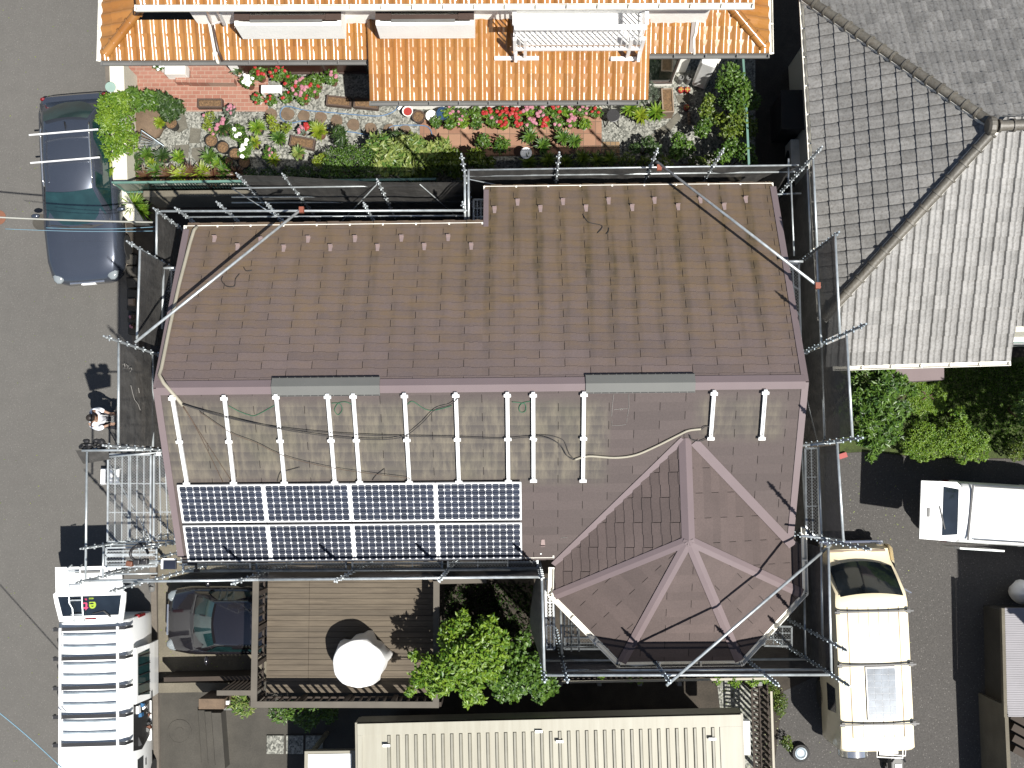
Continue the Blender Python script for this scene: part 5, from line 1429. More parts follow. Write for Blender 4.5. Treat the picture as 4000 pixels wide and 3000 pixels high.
def sedan(name, lab, cat, loc, rz, Lh, W, H, paint, glass, hood, ws, roof_f, roof_r, rear_g, belt=.95, rack=False):
    t = thing(name, lab, cat, loc, rz, local=True)
    w = W/2; f = Lh; 
    st = [(-f+.0, w*.72, w*.74, w*.66, .42, .62, .80), (-f+.08, w*.84, w*.9, w*.78, .3, .72, belt-.04), (-f+.45, w*.9, w*.99, w*.86, .25, .75, belt), (-1.0, w*.92, w, w*.88, .22, .75, belt+.01), (0.3, w*.92, w, w*.88, .22, .72, belt),
          (ws-.0, w*.92, w, w*.88, .22, .70, belt-.02), (hood-.55, w*.9, w*.99, w*.84, .24, .68, belt-.10), (hood-.2, w*.84, w*.92, w*.74, .27, .62, belt-.19), (hood-.06, w*.72, w*.78, w*.6, .3, .55, belt-.28), (hood, w*.55, w*.58, w*.46, .34, .5, belt-.36)]
    MB().loft([ring(*s) for s in st]).build('body', paint, t, smooth=True, sharp=50)
    gb = w*.87; gt = w*.64
    def gring(y, zr, wt_): return [Vector((x, y, z)) for x, z in ((-gb, belt-.05), (-gb, belt-.01), (-wt_, zr-.05), (-wt_*.85, zr), (0, zr+.035), (wt_*.85, zr), (wt_, zr-.05), (gb, belt-.01), (gb, belt-.05))]
    gl = [gring(ws, belt+.0, gb*.93), gring((ws+roof_f)/2, (belt+H)/2-.01, (gb+gt)/2), gring(roof_f, H-.04, gt), gring((roof_f+roof_r)/2, H, gt+.02), gring(roof_r, H-.04, gt), gring((roof_r+rear_g)/2, (belt+H)/2-.01, (gb+gt)/2-.02), gring(rear_g, belt+.0, gb*.9)]
    MB().loft(gl).build('cabin', paint, t, smooth=True, sharp=50)
    g = MB(); patch(g, arc(gb*.90, ws-.02, belt+.02, .13, .0), arc(gt*.93, roof_f+.02, H-.01, .06, .03), bulge=.03, off=.035); ws_o = g.build('windscreen', glass, t, smooth=True)
    w2 = MB()
    for sx in (-.35, .25): w2.beam((sx*w, ws+.02, belt+.03), (sx*w+.42, ws-.06, belt+.05), .02, .015)
    w2.build('wiper', M['black'], ws_o)
    cw = MB(); patch(cw, arc(gb*.95, ws+.09, belt-.005, .15, .0), arc(gb*.93, ws-.0, belt+.01, .13, 0), 1, .012); cw.build('cowl', M['black'], t)
    g = MB(); patch(g, arc(gb*.84, rear_g+.03, belt+.02, -.1, 0), arc(gt*.88, roof_r-.02, H-.01, -.05, .03), bulge=.03, off=.035); g.build('rear_window', glass, t, smooth=True)
    for sx in (-1, 1):
        g = MB(); g.quad((sx*(gb+.004), ws-.3, belt+.015), (sx*(gb+.004), rear_g+.35, belt+.015), (sx*(gt+.018), roof_r+.1, H-.085), (sx*(gt+.018), roof_f-.1, H-.085))
        g.build('side_window', glass, t)
    for sx in (-1, 1):
        MB().blob((sx*(w+.10), ws-.32, belt+.02), .11, .06, .06, 10, 6).build('mirror', paint, t, smooth=True)
        MB().blob((sx*w*.70, hood-.20, belt-.27), .15, .20, .07, 10, 6).build('headlight', M['lamp_clear'], t, smooth=True)
        MB().blob((sx*w*.80, -f+.10, belt-.1), .08, .05, .08, 10, 6).build('tail_light', M['lamp_red'], t, smooth=True)
    mb = MB(); mb.box(0, hood-.01, belt-.36, w*.9, .05, .08); mb.build('grille', M['chrome'], t); MB().box(0, hood+.02, belt-.46, .33, .02, .11).build('number_plate', M['plasticw'], t)
    wheels(t, w, (-f+.85, hood-.85))
    if rack:
        for sx in (-1, 1):
            mb = MB(); mb.tube([(sx*(gt-.03), roof_f-.15, H+.02), (sx*(gt-.02), roof_f-.3, H+.07), (sx*(gt-.02), roof_r+.3, H+.07), (sx*(gt-.03), roof_r+.15, H+.02)], .02, 8); mb.build('roof_rail', M['chrome'], t, smooth=True)
        for y in rack:
            MB().beam((-gt-.22, y, H+.13), (gt+.22, y, H+.13), .035, .03).build('cross_bar', M['alu'], t)
        MB().add([(0, roof_r+.32, H+.02), (.02, roof_r+.1, H+.03), (-.02, roof_r+.1, H+.03), (0, roof_r+.10, H+.1)], [(0, 1, 3), (0, 3, 2), (1, 2, 3)]).build('antenna_fin', M['black'], t)
    return t
# blue wagon: rear at the top of the photo
r0 = Z(305, 378, .6); f0 = Z(350, 1108, .5); ctr = (r0+f0)/2; d = (f0-r0); d.z = 0; Lc = d.length/2
rz = math.atan2(d.y, d.x)-math.pi/2
cx = Z(190, 750, .95); cx2 = Z(480, 1000, .4)
car = sedan('parked_car', 'dark blue estate car with roof bars parked on the road', 'car', (ctr.x, ctr.y, 0), rz, Lc, 1.82, 1.52, M['bluepaint'], M['carglass'], Lc, .98, .28, -1.45, -2.05, .98, rack=(-.42, -1.08))
# dark hatch under the terrace
nose = Z(652, 2420, .6); ctr = nose+Vector((1.72, .0, 0))
car2 = sedan('parked_car', 'dark purple black car half under the timber terrace', 'car', (ctr.x, ctr.y, 0), math.radians(90), 1.7, 1.56, 1.42, M['darkpaint'], M['carglass'], 1.7, 1.0, .45, -1.2, -1.62, .95)

def van(name, lab, cat, loc, rz, Lh, W, H, paint, glass, nose=.35, belt=1.05, roofin=.12, cut=None):
    t = thing(name, lab, cat, loc, rz, local=True); w = W/2
    def vr(y, wr, zr, wl=1.0, zb=.28):
        h = [(-w*.92*wl, zb), (-w*wl, zb+.2), (-w*wl, belt), (-(w-roofin*.55)*wl, zr-.16), (-wr, zr-.045), (-wr+.09, zr), (-wr*.4, zr+.03), (0, zr+.035)]
        return [Vector((x, y, z)) for x, z in h + [(-x, z) for x, z in reversed(h[:-1])]]
    wr = w-roofin
    st = [vr(-Lh, wr-.05, H-.06, .97), vr(-Lh+.06, wr, H-.01), vr(-Lh+.6, wr, H), vr(0, wr, H+.01), vr(Lh-nose-.75, wr, H), vr(Lh-nose-.55, wr-.02, H-.05)]
    st += [vr(Lh-nose-.22, wr+.0, (belt+H)/2-.06, .99), vr(Lh-nose+.08, w-.1, belt+.0, .98)]
    st += [vr(Lh-.10, w-.12, belt-.08, .95), vr(Lh, w-.2, belt-.3, .86, .32)]
    MB().loft(st).build('body', paint, t, smooth=True, sharp=45)
    g = MB(); patch(g, arc(w-.14, Lh-nose+.10, belt+.07, .12, 0), arc(wr-.10, Lh-nose-.54, H-.03, .07, .02), bulge=.03, off=.085)
    ws = g.build('windscreen', glass, t, smooth=True)
    wp = MB(); wp.beam((-.5, Lh-nose+.08, belt+.12), (-.12, Lh-nose-.0, belt+.2), .02, .015); wp.beam((.05, Lh-nose+.08, belt+.12), (.45, Lh-nose-.0, belt+.2), .02, .015); wp.build('wiper', M['black'], ws)
    return t, w, wr
# ---- white van with open tailgate (front at the bottom, cut by the frame)
hinge = Z(357, 2425, 2.0); HL = 2.35; ya = math.radians(1.6)
fw = Vector((math.sin(ya), -math.cos(ya), 0)); ctr = Vector((hinge.x, hinge.y, 0))+fw*HL; ctr.x -= .0
rz = math.atan2(fw.y, fw.x)-math.pi/2
wv, w, wr = van('white_van', 'white delivery van on the road with its tailgate raised and slatted roof rack', 'van', (ctr.x, ctr.y, 0), rz, HL, 1.70, 2.0, M['whitecar'], M['vanglass'])
# its left side (towards the house) : dark side door opening, glazed slid door, front door glass
side = 1   # local +x after turning; decide sign so that it faces the house
lx = Vector((math.cos(rz), math.sin(rz), 0)); side = 1 if lx.x > 0 else -1
op = MB(); x = side*(w+.004)
op.add([(x, .35, .45), (x, -.45, .45), (x, -.45, 1.2), (x-side*.07, -.45, 1.78), (x-side*.07, .55, 1.78), (x, .62, 1.2)], [(0, 1, 2, 5), (5, 2, 3, 4)]); opn = op.build('door_opening', M['black'], wv)
for k in range(12):
    cl = MB(); cl.box(side*(w-.03+random.uniform(0, .05)), random.uniform(-.4, .5), random.uniform(.6, 1.5), .08, random.uniform(.05, .2), random.uniform(.05, .2), random.uniform(0, 3)); cl.build('cargo_item', M[('grey_plastic', 'blackm', 'blue', 'leather', 'plasticw')[k % 5]], wv)
MB().box(side*(w-.015), .1, .62, .1, .9, .03).build('step_sill', M['whitecar'], wv)
# slid door standing proud of the rear quarter
dr = MB(); xo = side*(w+.13)
pr = [(.0, .4), (.02, .75), (.02, 1.1), (-.07, 1.78)]
a = [Vector((xo+side*px, -1.70, z)) for px, z in pr]; b = [Vector((xo+side*px, -.48, z)) for px, z in pr]
dr.add(a+b, [(i, i+1, 5+i, 4+i) for i in range(3)]); dr.add([p-Vector((side*.05, 0, 0)) for p in a+b], [(i, i+1, 5+i, 4+i) for i in range(3)])
for P_ in (a, b): 
    for i in range(3): dr.quad(P_[i], P_[i+1], P_[i+1]-Vector((side*.05, 0, 0)), P_[i]-Vector((side*.05, 0, 0)))
dr.quad(a[3], b[3], b[3]-Vector((side*.05, 0, 0)), a[3]-Vector((side*.05, 0, 0)))
door = dr.build('sliding_door', M['whitecar'], wv)
gg = MB(); gg.quad((xo+side*.026, -1.60, 1.12), (xo+side*.026, -.58, 1.12), (xo-side*.052, -.66, 1.70), (xo-side*.052, -1.56, 1.70)); gg.build('door_window', M['carglass'], door)
gb_ = MB()
for k in range(5): y = -1.5+k*.21; gb_.beam((xo+side*.04, y, 1.14), (xo-side*.04, y, 1.69), .02, .015)
gb_.build('window_bars', M['black'], door)
MB().box(xo+side*.03, -.55, .98, .02, .14, .05).build('handle', M['black'], door)
sg_ = MB()
sg_.quad((side*(w+.005), .78, 1.1), (side*(w+.005), 1.5, 1.1), (side*(w-.065), 1.32, 1.72), (side*(w-.065), .82, 1.72)); sg_.build('front_door_glass', M['vanglass'], wv)
MB().box(side*(w+.01), .95, .95, .02, .14, .04).build('handle', M['black'], wv)
for sx in (-1, 1): MB().blob((sx*(w+.13), 1.55, 1.25), .08, .06, .14, 8, 6).build('mirror', M['whitecar'], wv, smooth=True)
for sx in (-1, 1): MB().box(sx*(w-.07), -HL-.0, 1.1, .12, .08, .45).build('tail_light', M['lamp_red'], wv, bevel=.02)
wheels(wv, w, (-HL+.95, HL-1.0), .33)
# rack
for i, yy in enumerate((2455, 2570, 2685, 2797, 2907)):
    p = Z(357, yy, 2.08); yl = (p-Vector((ctr.x, ctr.y, 0))).dot(fw)
    m_ = MB(); m_.beam((-wr-.06, yl, 2.11), (wr+.06, yl, 2.11), .075, .04)
    for sx in (-1, 1): m_.beam((sx*(wr+.06), yl, 2.12), (sx*(wr+.12), yl, 1.86), .05, .05, (0, 1, 0))
    m_.build('rack_bar', M['blackm'], wv)
for sx in (-1, 1):
    MB().beam((sx*(wr-.1), -HL+.12, 2.15), (sx*(wr-.1), HL-1.15, 2.15), .05, .04).build('rack_rail', M['alu'], wv)
for yy in (2480, 2524, 2593, 2637, 2706, 2749, 2817, 2861):
    p = Z(357, yy, 2.08); yl = (p-Vector((ctr.x, ctr.y, 0))).dot(fw)
    MB().beam((-wr+.14, yl, 2.085), (wr-.14, yl, 2.085), .035, .02).build('rack_slat', M['galv_dark'], wv)
# tailgate
TL = .62
def tgp(x, s): # s along the tailgate from the hinge (m), rising slightly
    return Vector((x, -HL-s*.985, 2.02+s*.16))
tg = MB(); Lg = 1.25
out_ = [(-.70, .0), (-.78, .42), (-.80, .62), (-.74, .66), (-.72, 1.22), (.72, 1.22), (.74, .66), (.80, .62), (.78, .42), (.70, .0)]
tg.slab([tgp(x, s) for x, s in out_], (0, 0, -.06)); tail = tg.build('tailgate', M['whitecar'], wv)
wn = MB(); wn.poly([tgp(x, s)+Vector((0, 0, .006)) for x, s in ((-.62, .12), (-.70, .56), (.70, .56), (.62, .12))]); wn_o = wn.build('rear_window', M['vanglass'], tail)
MB().box(*(tgp(0, .05)+Vector((0, 0, .01))), .24, .03, .02).build('brake_light', M['lamp_red'], tail)
lad = MB()
def LP(x, s): return tgp(x, s)+Vector((0, 0, .09))
sgn = -side
for x in (sgn*.36, sgn*.14): lad.tube([LP(x, .0)-Vector((0, 0, .08)), LP(x, .06), LP(x, .3), LP(x+sgn*.06 if abs(x) > .2 else x, .42), LP(x+sgn*.06 if abs(x) > .2 else x, 1.2), LP(x, 1.26)-Vector((0, 0, .12))], .018, 8)
for s_q in (.16, .48, .8, 1.12): lad.tube([LP(sgn*.40, s_q), LP(sgn*.14, s_q)], .015, 6)
lad.build('ladder', M['galv'], tail)
MB().box(*(tgp(0, 1.1)+Vector((0, 0, .03))), .55, .05, .04).build('handle', M['grey_plastic'], tail)
wi = MB(); wi.beam(tgp(-sgn*.45, .08)+Vector((0, 0, .03)), tgp(-sgn*.3, .22)+Vector((0, 0, .03)), .03, .02); wi.beam(tgp(-sgn*.3, .22)+Vector((0, 0, .03)), tgp(-sgn*.05, .16)+Vector((0, 0, .03)), .02, .015); wi.build('wiper', M['black'], wn_o)
def text(body, size, m, parent, mtx, name='lettering', ext=.004):
    cu = bpy.data.curves.new(name, 'FONT'); cu.body = body; cu.size = size; cu.extrude = ext; cu.align_x = 'CENTER'; cu.align_y = 'CENTER'; cu.offset = size*.02
    tmp = bpy.data.objects.new(name, cu); COL.objects.link(tmp); bpy.context.view_layer.update()
    me = bpy.data.meshes.new_from_object(tmp.evaluated_get(bpy.context.evaluated_depsgraph_get()))
    COL.objects.unlink(tmp); bpy.data.objects.remove(tmp)
    me.transform(mtx); me.materials.clear(); me.materials.append(m)
    o = bpy.data.objects.new(name, me); COL.objects.link(o); o.parent = parent; return o
def sticker(s, size, m, x, q): 
    mt = Matrix.Translation(tgp(x, q)+Vector((0, 0, .016))) @ Matrix.Rotation(0 if math.cos(rz) < 0 else math.pi, 4, 'Z')
    text(s, size, m, wn_o, mt)
sticker('e', .34, M['paint_lime'], -sgn*.06, .34); sticker('t', .30, M['paint_pink'], sgn*.09, .33)
sticker('eco', .07, M['paint_lime'], -sgn*.04, .50); sticker('fit', .06, M['paint_pink'], sgn*.08, .49)

# ---- cream van (front towards the top)
fp_, rp = Z(3375, 2125, .7), Z(3440, 2890, .8); ya = math.radians(1.4)
cl_ = Z(3410, 2500, 1.95)
bl = (fp_.y-rp.y)/2; ctr = Vector((cl_.x+.02, (fp_.y+rp.y)/2, 0))
cvn, w, wr = van('cream_van', 'cream camper van with a roof solar panel parked beside the scaffold', 'van', (ctr.x, ctr.y, 0), ya, bl, 1.70, 1.95, M['creamcar'], M['vanglass'], nose=.46, belt=1.0, roofin=.06)
for dx in (-.55, -.32, -.1, .12, .34, .57):
    MB().beam((dx, -bl+.3, 1.988-abs(dx)*.03), (dx, bl-1.3, 1.988-abs(dx)*.03), .012, .012).build('roof_groove', M['pottan'], cvn)
def v_at(y): return (Z(3400, y, 2.0).y-ctr.y)
for yy in (2388, 2597, 2828):
    m_ = MB(); q = v_at(yy); m_.beam((-w-.0, q, 2.05), (w+.02, q, 2.05), .035, .03)
    for sx in (-1, 1): m_.box(sx*(w-.08), q, 2.0, .07, .09, .1)
    m_.build('roof_bar', M['blackm'], cvn)
sp = MB(); a = v_at(2604); b = v_at(2815)
sol = MB().box(.10, (a+b)/2, 2.03, .66, a-b, .02).build('roof_panel', M['backsheet'], cvn)
ce = MB()
for i in range(4):
    for j in range(8):
        ce.box(.10-.62/2+.62*(i+.5)/4, b+.03+(a-b-.06)*(j+.5)/8, 2.045, .62/4-.006, (a-b-.06)/8-.006, .004, t=random.random())
ce.build('panel_cells', mat('grey_glossy_cells', C(150, 162, 176), .16, .2, var=.35, scale=5, spec=.8), sol)
MB().box(0, bl-.14, .95, 1.3, .05, .03).build('air_grille', M['pottan'], cvn)
for sx in (-1, 1):
    gq = MB()
    for y0, y1 in ((bl-1.75, bl-1.05), (bl-2.85, bl-1.95), (-bl+.75, bl-3.05), ):
        gq.quad((sx*(w+.005), y0, 1.08), (sx*(w+.005), y1, 1.08), (sx*(w-.02), y1-.04, 1.68), (sx*(w-.02), y0+.04, 1.68))
    gq.build('side_window', M['vanglass'], cvn)
    MB().beam((sx*(w+.02), bl-.95, 1.1), (sx*(w+.28), bl-1.1, 1.15), .03, .1).build('mirror', M['chrome'], cvn)
    MB().lathe((sx*.6, bl-.02, .72), [(.1, 0), (.09, .03)], 16, axis=(0, 1, 0)).build('headlight', M['chrome'], cvn)
    MB().beam((sx*w*.9, -bl+.02, .5), (sx*.55, -bl-.05, .5), .05, .1).build('bumper_corner', M['chrome'], cvn)
wheels(cvn, w, (-bl+.95, bl-1.05), .32)
MB().box(0, bl+.03, .45, 1.5, .08, .12).build('bumper', M['chrome'], cvn, bevel=.02)
MB().box(-.2, -bl-.05, .45, 1.1, .08, .12).build('bumper', M['blackm'], cvn, bevel=.02)
spw = MB().lathe((-.30, -bl-.22, .95), [(.30, -.1), (.33, -.08), (.335, .08), (.3, .1)], 24, axis=(0, -1, 0)).build('spare_wheel', M['tyre'], cvn, smooth=True, sharp=40)
MB().lathe((-.30, -bl-.22, .95), [(.34, -.07), (.342, .07)], 24, axis=(0, -1, 0)).build('wheel_cover', M['chrome'], spw, smooth=True, sharp=40)
MB().beam((-.30, -bl, .95), (-.30, -bl-.12, .95), .3, .1).build('wheel_bracket', M['blackm'], spw)
ck = MB()
for z, dx in ((1.2, 0), (1.0, .1)): ck.tube([(.25, -bl-.02, z), (.22, -bl-.24-dx, z), (.8, -bl-.28-dx, z), (.82, -bl-.02, z)], .015, 6)
ck.box(.5, -bl-.2, 1.0, .4, .16, .02); ck.build('rear_carrier', M['plasticw'], cvn)
db = MB()
for k, m_ in enumerate(('blue', 'plasticw', 'blue', 'leather')): 
    MB().box(.05+.09*k, bl-.72, 1.20, .08, .32, .012, .3).build('dash_cloth', M[m_], cvn)

# ---- white van at the right with raised tailgate (front beyond the right edge)
hp_ = Z(3752, 2000, 1.9); ya = math.radians(-3.5); KL = 1.68
fw = Vector((math.cos(ya), math.sin(ya), 0)); ctr = Vector((hp_.x, hp_.y, 0))+fw*KL
kv, w, wr = van('white_minivan', 'small white van cut by the right edge with its tailgate raised', 'van', (ctr.x, ctr.y, 0), ya-math.pi/2, KL, 1.42, 1.88, M['whitecar'], M['vanglass'], nose=.15, belt=1.0, roofin=.10)
def kg(x, s): return Vector((x, -KL-s*.985, 1.88+s*.17))
ow = [(-.58, .0), (-.66, .1), (-.64, .95), (.64, .95), (.66, .1), (.58, 0)]
tg = MB(); tg.slab([kg(x, s) for x, s in ow], (0, 0, -.06)); tail = tg.build('tailgate', M['whitecar'], kv, bevel=.01)
o = MB().poly([kg(x, s)+Vector((0, 0, .006)) for x, s in ((-.50, .05), (-.54, .42), (.54, .42), (.50, .05))]).build('rear_window', M['vanglass'], tail)
MB().beam(kg(-.1, .50)+Vector((0, 0, .02)), kg(.40, .36)+Vector((0, 0, .02)), .022, .02).build('wiper', M['black'], o)
MB().box(*(kg(.05, .76)+Vector((0, 0, .01))), .2, .06, .03).build('handle', M['grey_plastic'], tail)
for q in (.15,): MB().beam((-wr, -KL+q+.1, 1.93), (wr, -KL+q+.02, 1.93), .04, .02).build('roof_seam', M['blackm'], kv)
MB().beam((-wr+.02, -KL+.3, 1.915), (-wr+.02, KL-.9, 1.915), .02, .02).build('drip_rail', M['black'], kv)
MB().beam((wr-.02, -KL+.3, 1.915), (wr-.02, KL-.9, 1.915), .02, .02).build('drip_rail', M['black'], kv)
for sx in (-1, 1):
    gq = MB(); gq.quad((sx*(w+.005), -KL+.2, 1.05), (sx*(w+.005), -.1, 1.05), (sx*(w-.06), -.1, 1.62), (sx*(w-.06), -KL+.25, 1.62)); gq.quad((sx*(w+.005), .0, 1.05), (sx*(w+.005), .8, 1.05), (sx*(w-.06), .6, 1.62), (sx*(w-.06), .0, 1.62)); gq.build('side_window', M['carglass'], kv)
    MB().box(sx*(w-.05), -KL, .9, .1, .06, .35).build('tail_light', M['lamp_red'], kv, bevel=.02)
sdr = MB().box(w+.10, -KL+.62, 1.0, .04, 1.0, 1.2).build('sliding_door', M['whitecar'], kv, bevel=.01)
MB().box(w+.115, -KL+.62, 1.32, .03, .8, .42).build('door_window', M['carglass'], sdr)
wheels(kv, w, (-KL+.6, KL-.6), .28, .16)
MB().box(0, -KL+.02, .6, 1.2, .04, .5).build('load_opening', M['black'], kv)

# loose wheel and small machine
c = Z(3128, 2942, .15); t = thing('loose_wheel', 'spare wheel with steel rim lying on the soil left of the cream van', 'wheel', (c.x, c.y, 0))
MB().lathe((c.x, c.y, 0), [(.15, .02), (.19, .0), (.21, .04), (.21, .13), (.19, .17), (.14, .17)], 24).build('tyre', M['tyre'], t, smooth=True, sharp=40)
MB().lathe((c.x, c.y, .02), [(.14, .10), (.14, .165), (.115, .17), (.10, .158), (.05, .158), (.045, .175)], 20).build('rim', M['galv_dark'], t, smooth=True, sharp=40)
c = Z(3505, 2975, .5); t = thing('handcart', 'small black and grey wheeled cart near the bottom of the car park', 'cart', (c.x, c.y, 0))
MB().box(c.x, c.y-.05, .35, .28, .36, .3).build('box', M['grey_plastic'], t, bevel=.03); MB().box(c.x+.02, c.y-.1, .51, .14, .1, .03).build('tray', M['plasticw'], t)
MB().tube([(c.x-.16, c.y+.02, .6), (c.x-.1, c.y+.14, .66), (c.x+.06, c.y+.15, .66), (c.x+.15, c.y+.02, .6)], .025, 8).build('handlebar', M['blackm'], t, smooth=True)
for dx in (-.17, .17): MB().lathe((c.x+dx, c.y-.2, .1), [(.1, -.02), (.1, .02)], 14, axis=(1, 0, 0)).build('wheel', M['tyre'], t)
c = Z(3293, 1780, .1); solo('red_rag', MB().box(c.x, c.y, .05, .2, .12, .1, .3), M['red'], 'small red cloth on the ground at the foot of the net by the glossy tree', 'cloth')

# ================================================================== person
head = Z(355, 1632, 1.66)
pr_ = thing('person', 'person in a white shirt and dark trousers looking down at a handheld remote controller', 'person', (head.x-.04, head.y, 0), 0.0, local=True)
def skin_obj(name, V, E, R, m, parent, sub=2, root=0):
    me = bpy.data.meshes.new(name); me.from_pydata(V, E, []); o = bpy.data.objects.new(name, me); COL.objects.link(o)
    me.materials.append(m)
    s = o.modifiers.new('skin', 'SKIN'); s.use_smooth_shade = True
    if not me.skin_vertices: 
        bpy.context.view_layer.objects.active = o
    for i, r in enumerate(R):
        r = r if isinstance(r, tuple) else (r, r)
        me.skin_vertices[0].data[i].radius = r
    me.skin_vertices[0].data[root].use_root = True
    b = o.modifiers.new('sub', 'SUBSURF'); b.levels = sub; b.render_levels = sub
    o.parent = parent; return o
def has_skin(me): return len(me.skin_vertices)
# facing +x ; y left/right
V = [(0, 0, .92), (0, 0, 1.08), (.01, 0, 1.25), (0, 0, 1.40), (.01, 0, 1.49), (.03, 0, 1.56), (.045, 0, 1.64),      # 0 pelvis .. 6 head
     (0, .17, 1.40), (.05, .22, 1.16), (.27, .13, 1.10),      # left arm 7 shoulder 8 elbow 9 wrist
     (0, -.17, 1.40), (.05, -.22, 1.16), (.27, -.13, 1.10),   # right arm
     (.0, .09, .86), (.02, .13, .48), (-.01, .16, .09), (.12, .17, .04),      # left leg 13..16
     (.0, -.09, .86), (.10, -.13, .48), (.14, -.15, .09), (.28, -.16, .04)]  # right leg
E_ = [(0, 1), (1, 2), (2, 3), (3, 4), (4, 5), (5, 6), (3, 7), (7, 8), (8, 9), (3, 10), (10, 11), (11, 12), (0, 13), (13, 14), (14, 15), (15, 16), (0, 17), (17, 18), (18, 19), (19, 20)]
R_ = [(.14, .10), (.13, .10), (.15, .11), (.14, .09), (.05, .05), (.06, .065), (.085, .10), .055, .042, .028, .055, .042, .028, .08, .055, .04, .04, .08, .055, .04, .04]
# hands: palm + five fingers each, rooted at the wrist
def hand(V, E, R, wi, sgn):
    wx = Vector(V[wi]); palm = wx+Vector((.045, -.012*sgn, .01)); V.append(tuple(palm)); E.append((wi, len(V)-1)); R.append((.028, .016)); pi_ = len(V)-1
    for k, (dy, l) in enumerate(((.028, .07), (.01, .08), (-.008, .075), (-.026, .06))):
        a = palm+Vector((.035, dy, .004)); b = a+Vector((l*.5, -.012*sgn, -.004)); c = b+Vector((l*.25, -.02*sgn, -.02))
        for q, r in ((a, .011), (b, .009), (c, .007)): V.append(tuple(q)); R.append(r)
        n = len(V); E += [(pi_, n-3), (n-3, n-2), (n-2, n-1)]
    a = palm+Vector((.0, -.032*sgn, .01)); b = a+Vector((.035, -.02*sgn, .012))
    for q, r in ((a, .012), (b, .009)): V.append(tuple(q)); R.append(r)
    n = len(V); E += [(pi_, n-2), (n-2, n-1)]
hand(V, E_, R_, 9, 1); hand(V, E_, R_, 12, -1)
try:
    body = skin_obj('body', V, E_, R_, M['skin'], pr_)
    shV = V[0:4] + V[7:9] + V[10:12] + [(.0, 0, 1.46)]
    shV[0] = (0, 0, .86)
    elb = [(.16, .175, 1.13), (.16, -.175, 1.13)]
    shV += elb
    shE = [(0, 1), (1, 2), (2, 3), (3, 4), (4, 5), (3, 6), (6, 7), (3, 8), (5, 9), (7, 10)]
    shR = [(.185, .15), (.165, .135), (.175, .14), (.165, .12), .082, .066, .082, .066, (.075, .075), .052, .052]
    skin_obj('shirt', shV, shE, shR, M['shirt'], pr_)
    tV = [V[0], V[13], V[14], (-.01, .16, .12), V[17], V[18], (.14, -.15, .12)]
    skin_obj('trousers', tV, [(0, 1), (1, 2), (2, 3), (0, 4), (4, 5), (5, 6)], [(.165, .12), .10, .078, .062, .10, .078, .062], M['trousers'], pr_)
except Exception as ex:
    print('SKIN FAIL', ex)
for (x, y, d_) in ((.06, .17, 0), (.20, -.155, 0)):
    MB().blob((x, y, .05), .15, .052, .055, 12, 6).build('shoe', M['black'], pr_, smooth=True)
hd = Vector((.05, 0, 1.645))
MB().blob(hd+Vector((-.012, 0, .018)), .108, .088, .112, 16, 10).build('hair', M['hair'], pr_, smooth=True)
fc = MB(); fc.blob(hd+Vector((.035, 0, -.02)), .075, .068, .095, 14, 10); fc.build('face', M['skin'], pr_, smooth=True)
for sy in (-.028, .028): MB().blob(hd+Vector((.105, sy, -.01)), .008, .012, .006, 8, 5).build('eye', M['black'], pr_)
MB().blob(hd+Vector((.115, 0, -.035)), .014, .012, .02, 8, 6).build('nose', M['skin'], pr_, smooth=True)
MB().blob(hd+Vector((.10, 0, -.07)), .006, .024, .006, 8, 5).build('mouth', M['lamp_red'], pr_)
for sy in (-.082, .082): MB().blob(hd+Vector((.0, sy, -.02)), .018, .010, .028, 8, 6).build('ear', M['skin'], pr_, smooth=True)
c = Vector((pr_.location.x+.36, pr_.location.y, 1.125))
t = thing('remote_controller', 'grey handheld remote controller with a phone held by the person', 'controller', c)
MB().box(c.x, c.y, c.z, .09, .17, .035).build('body', M['grey_plastic'], t, bevel=.01); MB().box(c.x+.06, c.y, c.z+.03, .07, .14, .01, 0).build('phone', M['blackm'], t)
for sy in (-.05, .05): MB().tube([(c.x+.03, c.y+sy, c.z+.02), (c.x+.11, c.y+sy, c.z+.05)], .005, 6).build('antenna', M['black'], t)
MB().tube([(c.x-.04, c.y+.06, c.z+.02), (c.x-.2, c.y+.08, c.z+.2), (c.x-.3, c.y, c.z+.3), (c.x-.2, c.y-.08, c.z+.2), (c.x-.04, c.y-.06, c.z+.02)], .006, 6).build('neck_strap', M['plasticw'], t, smooth=True)
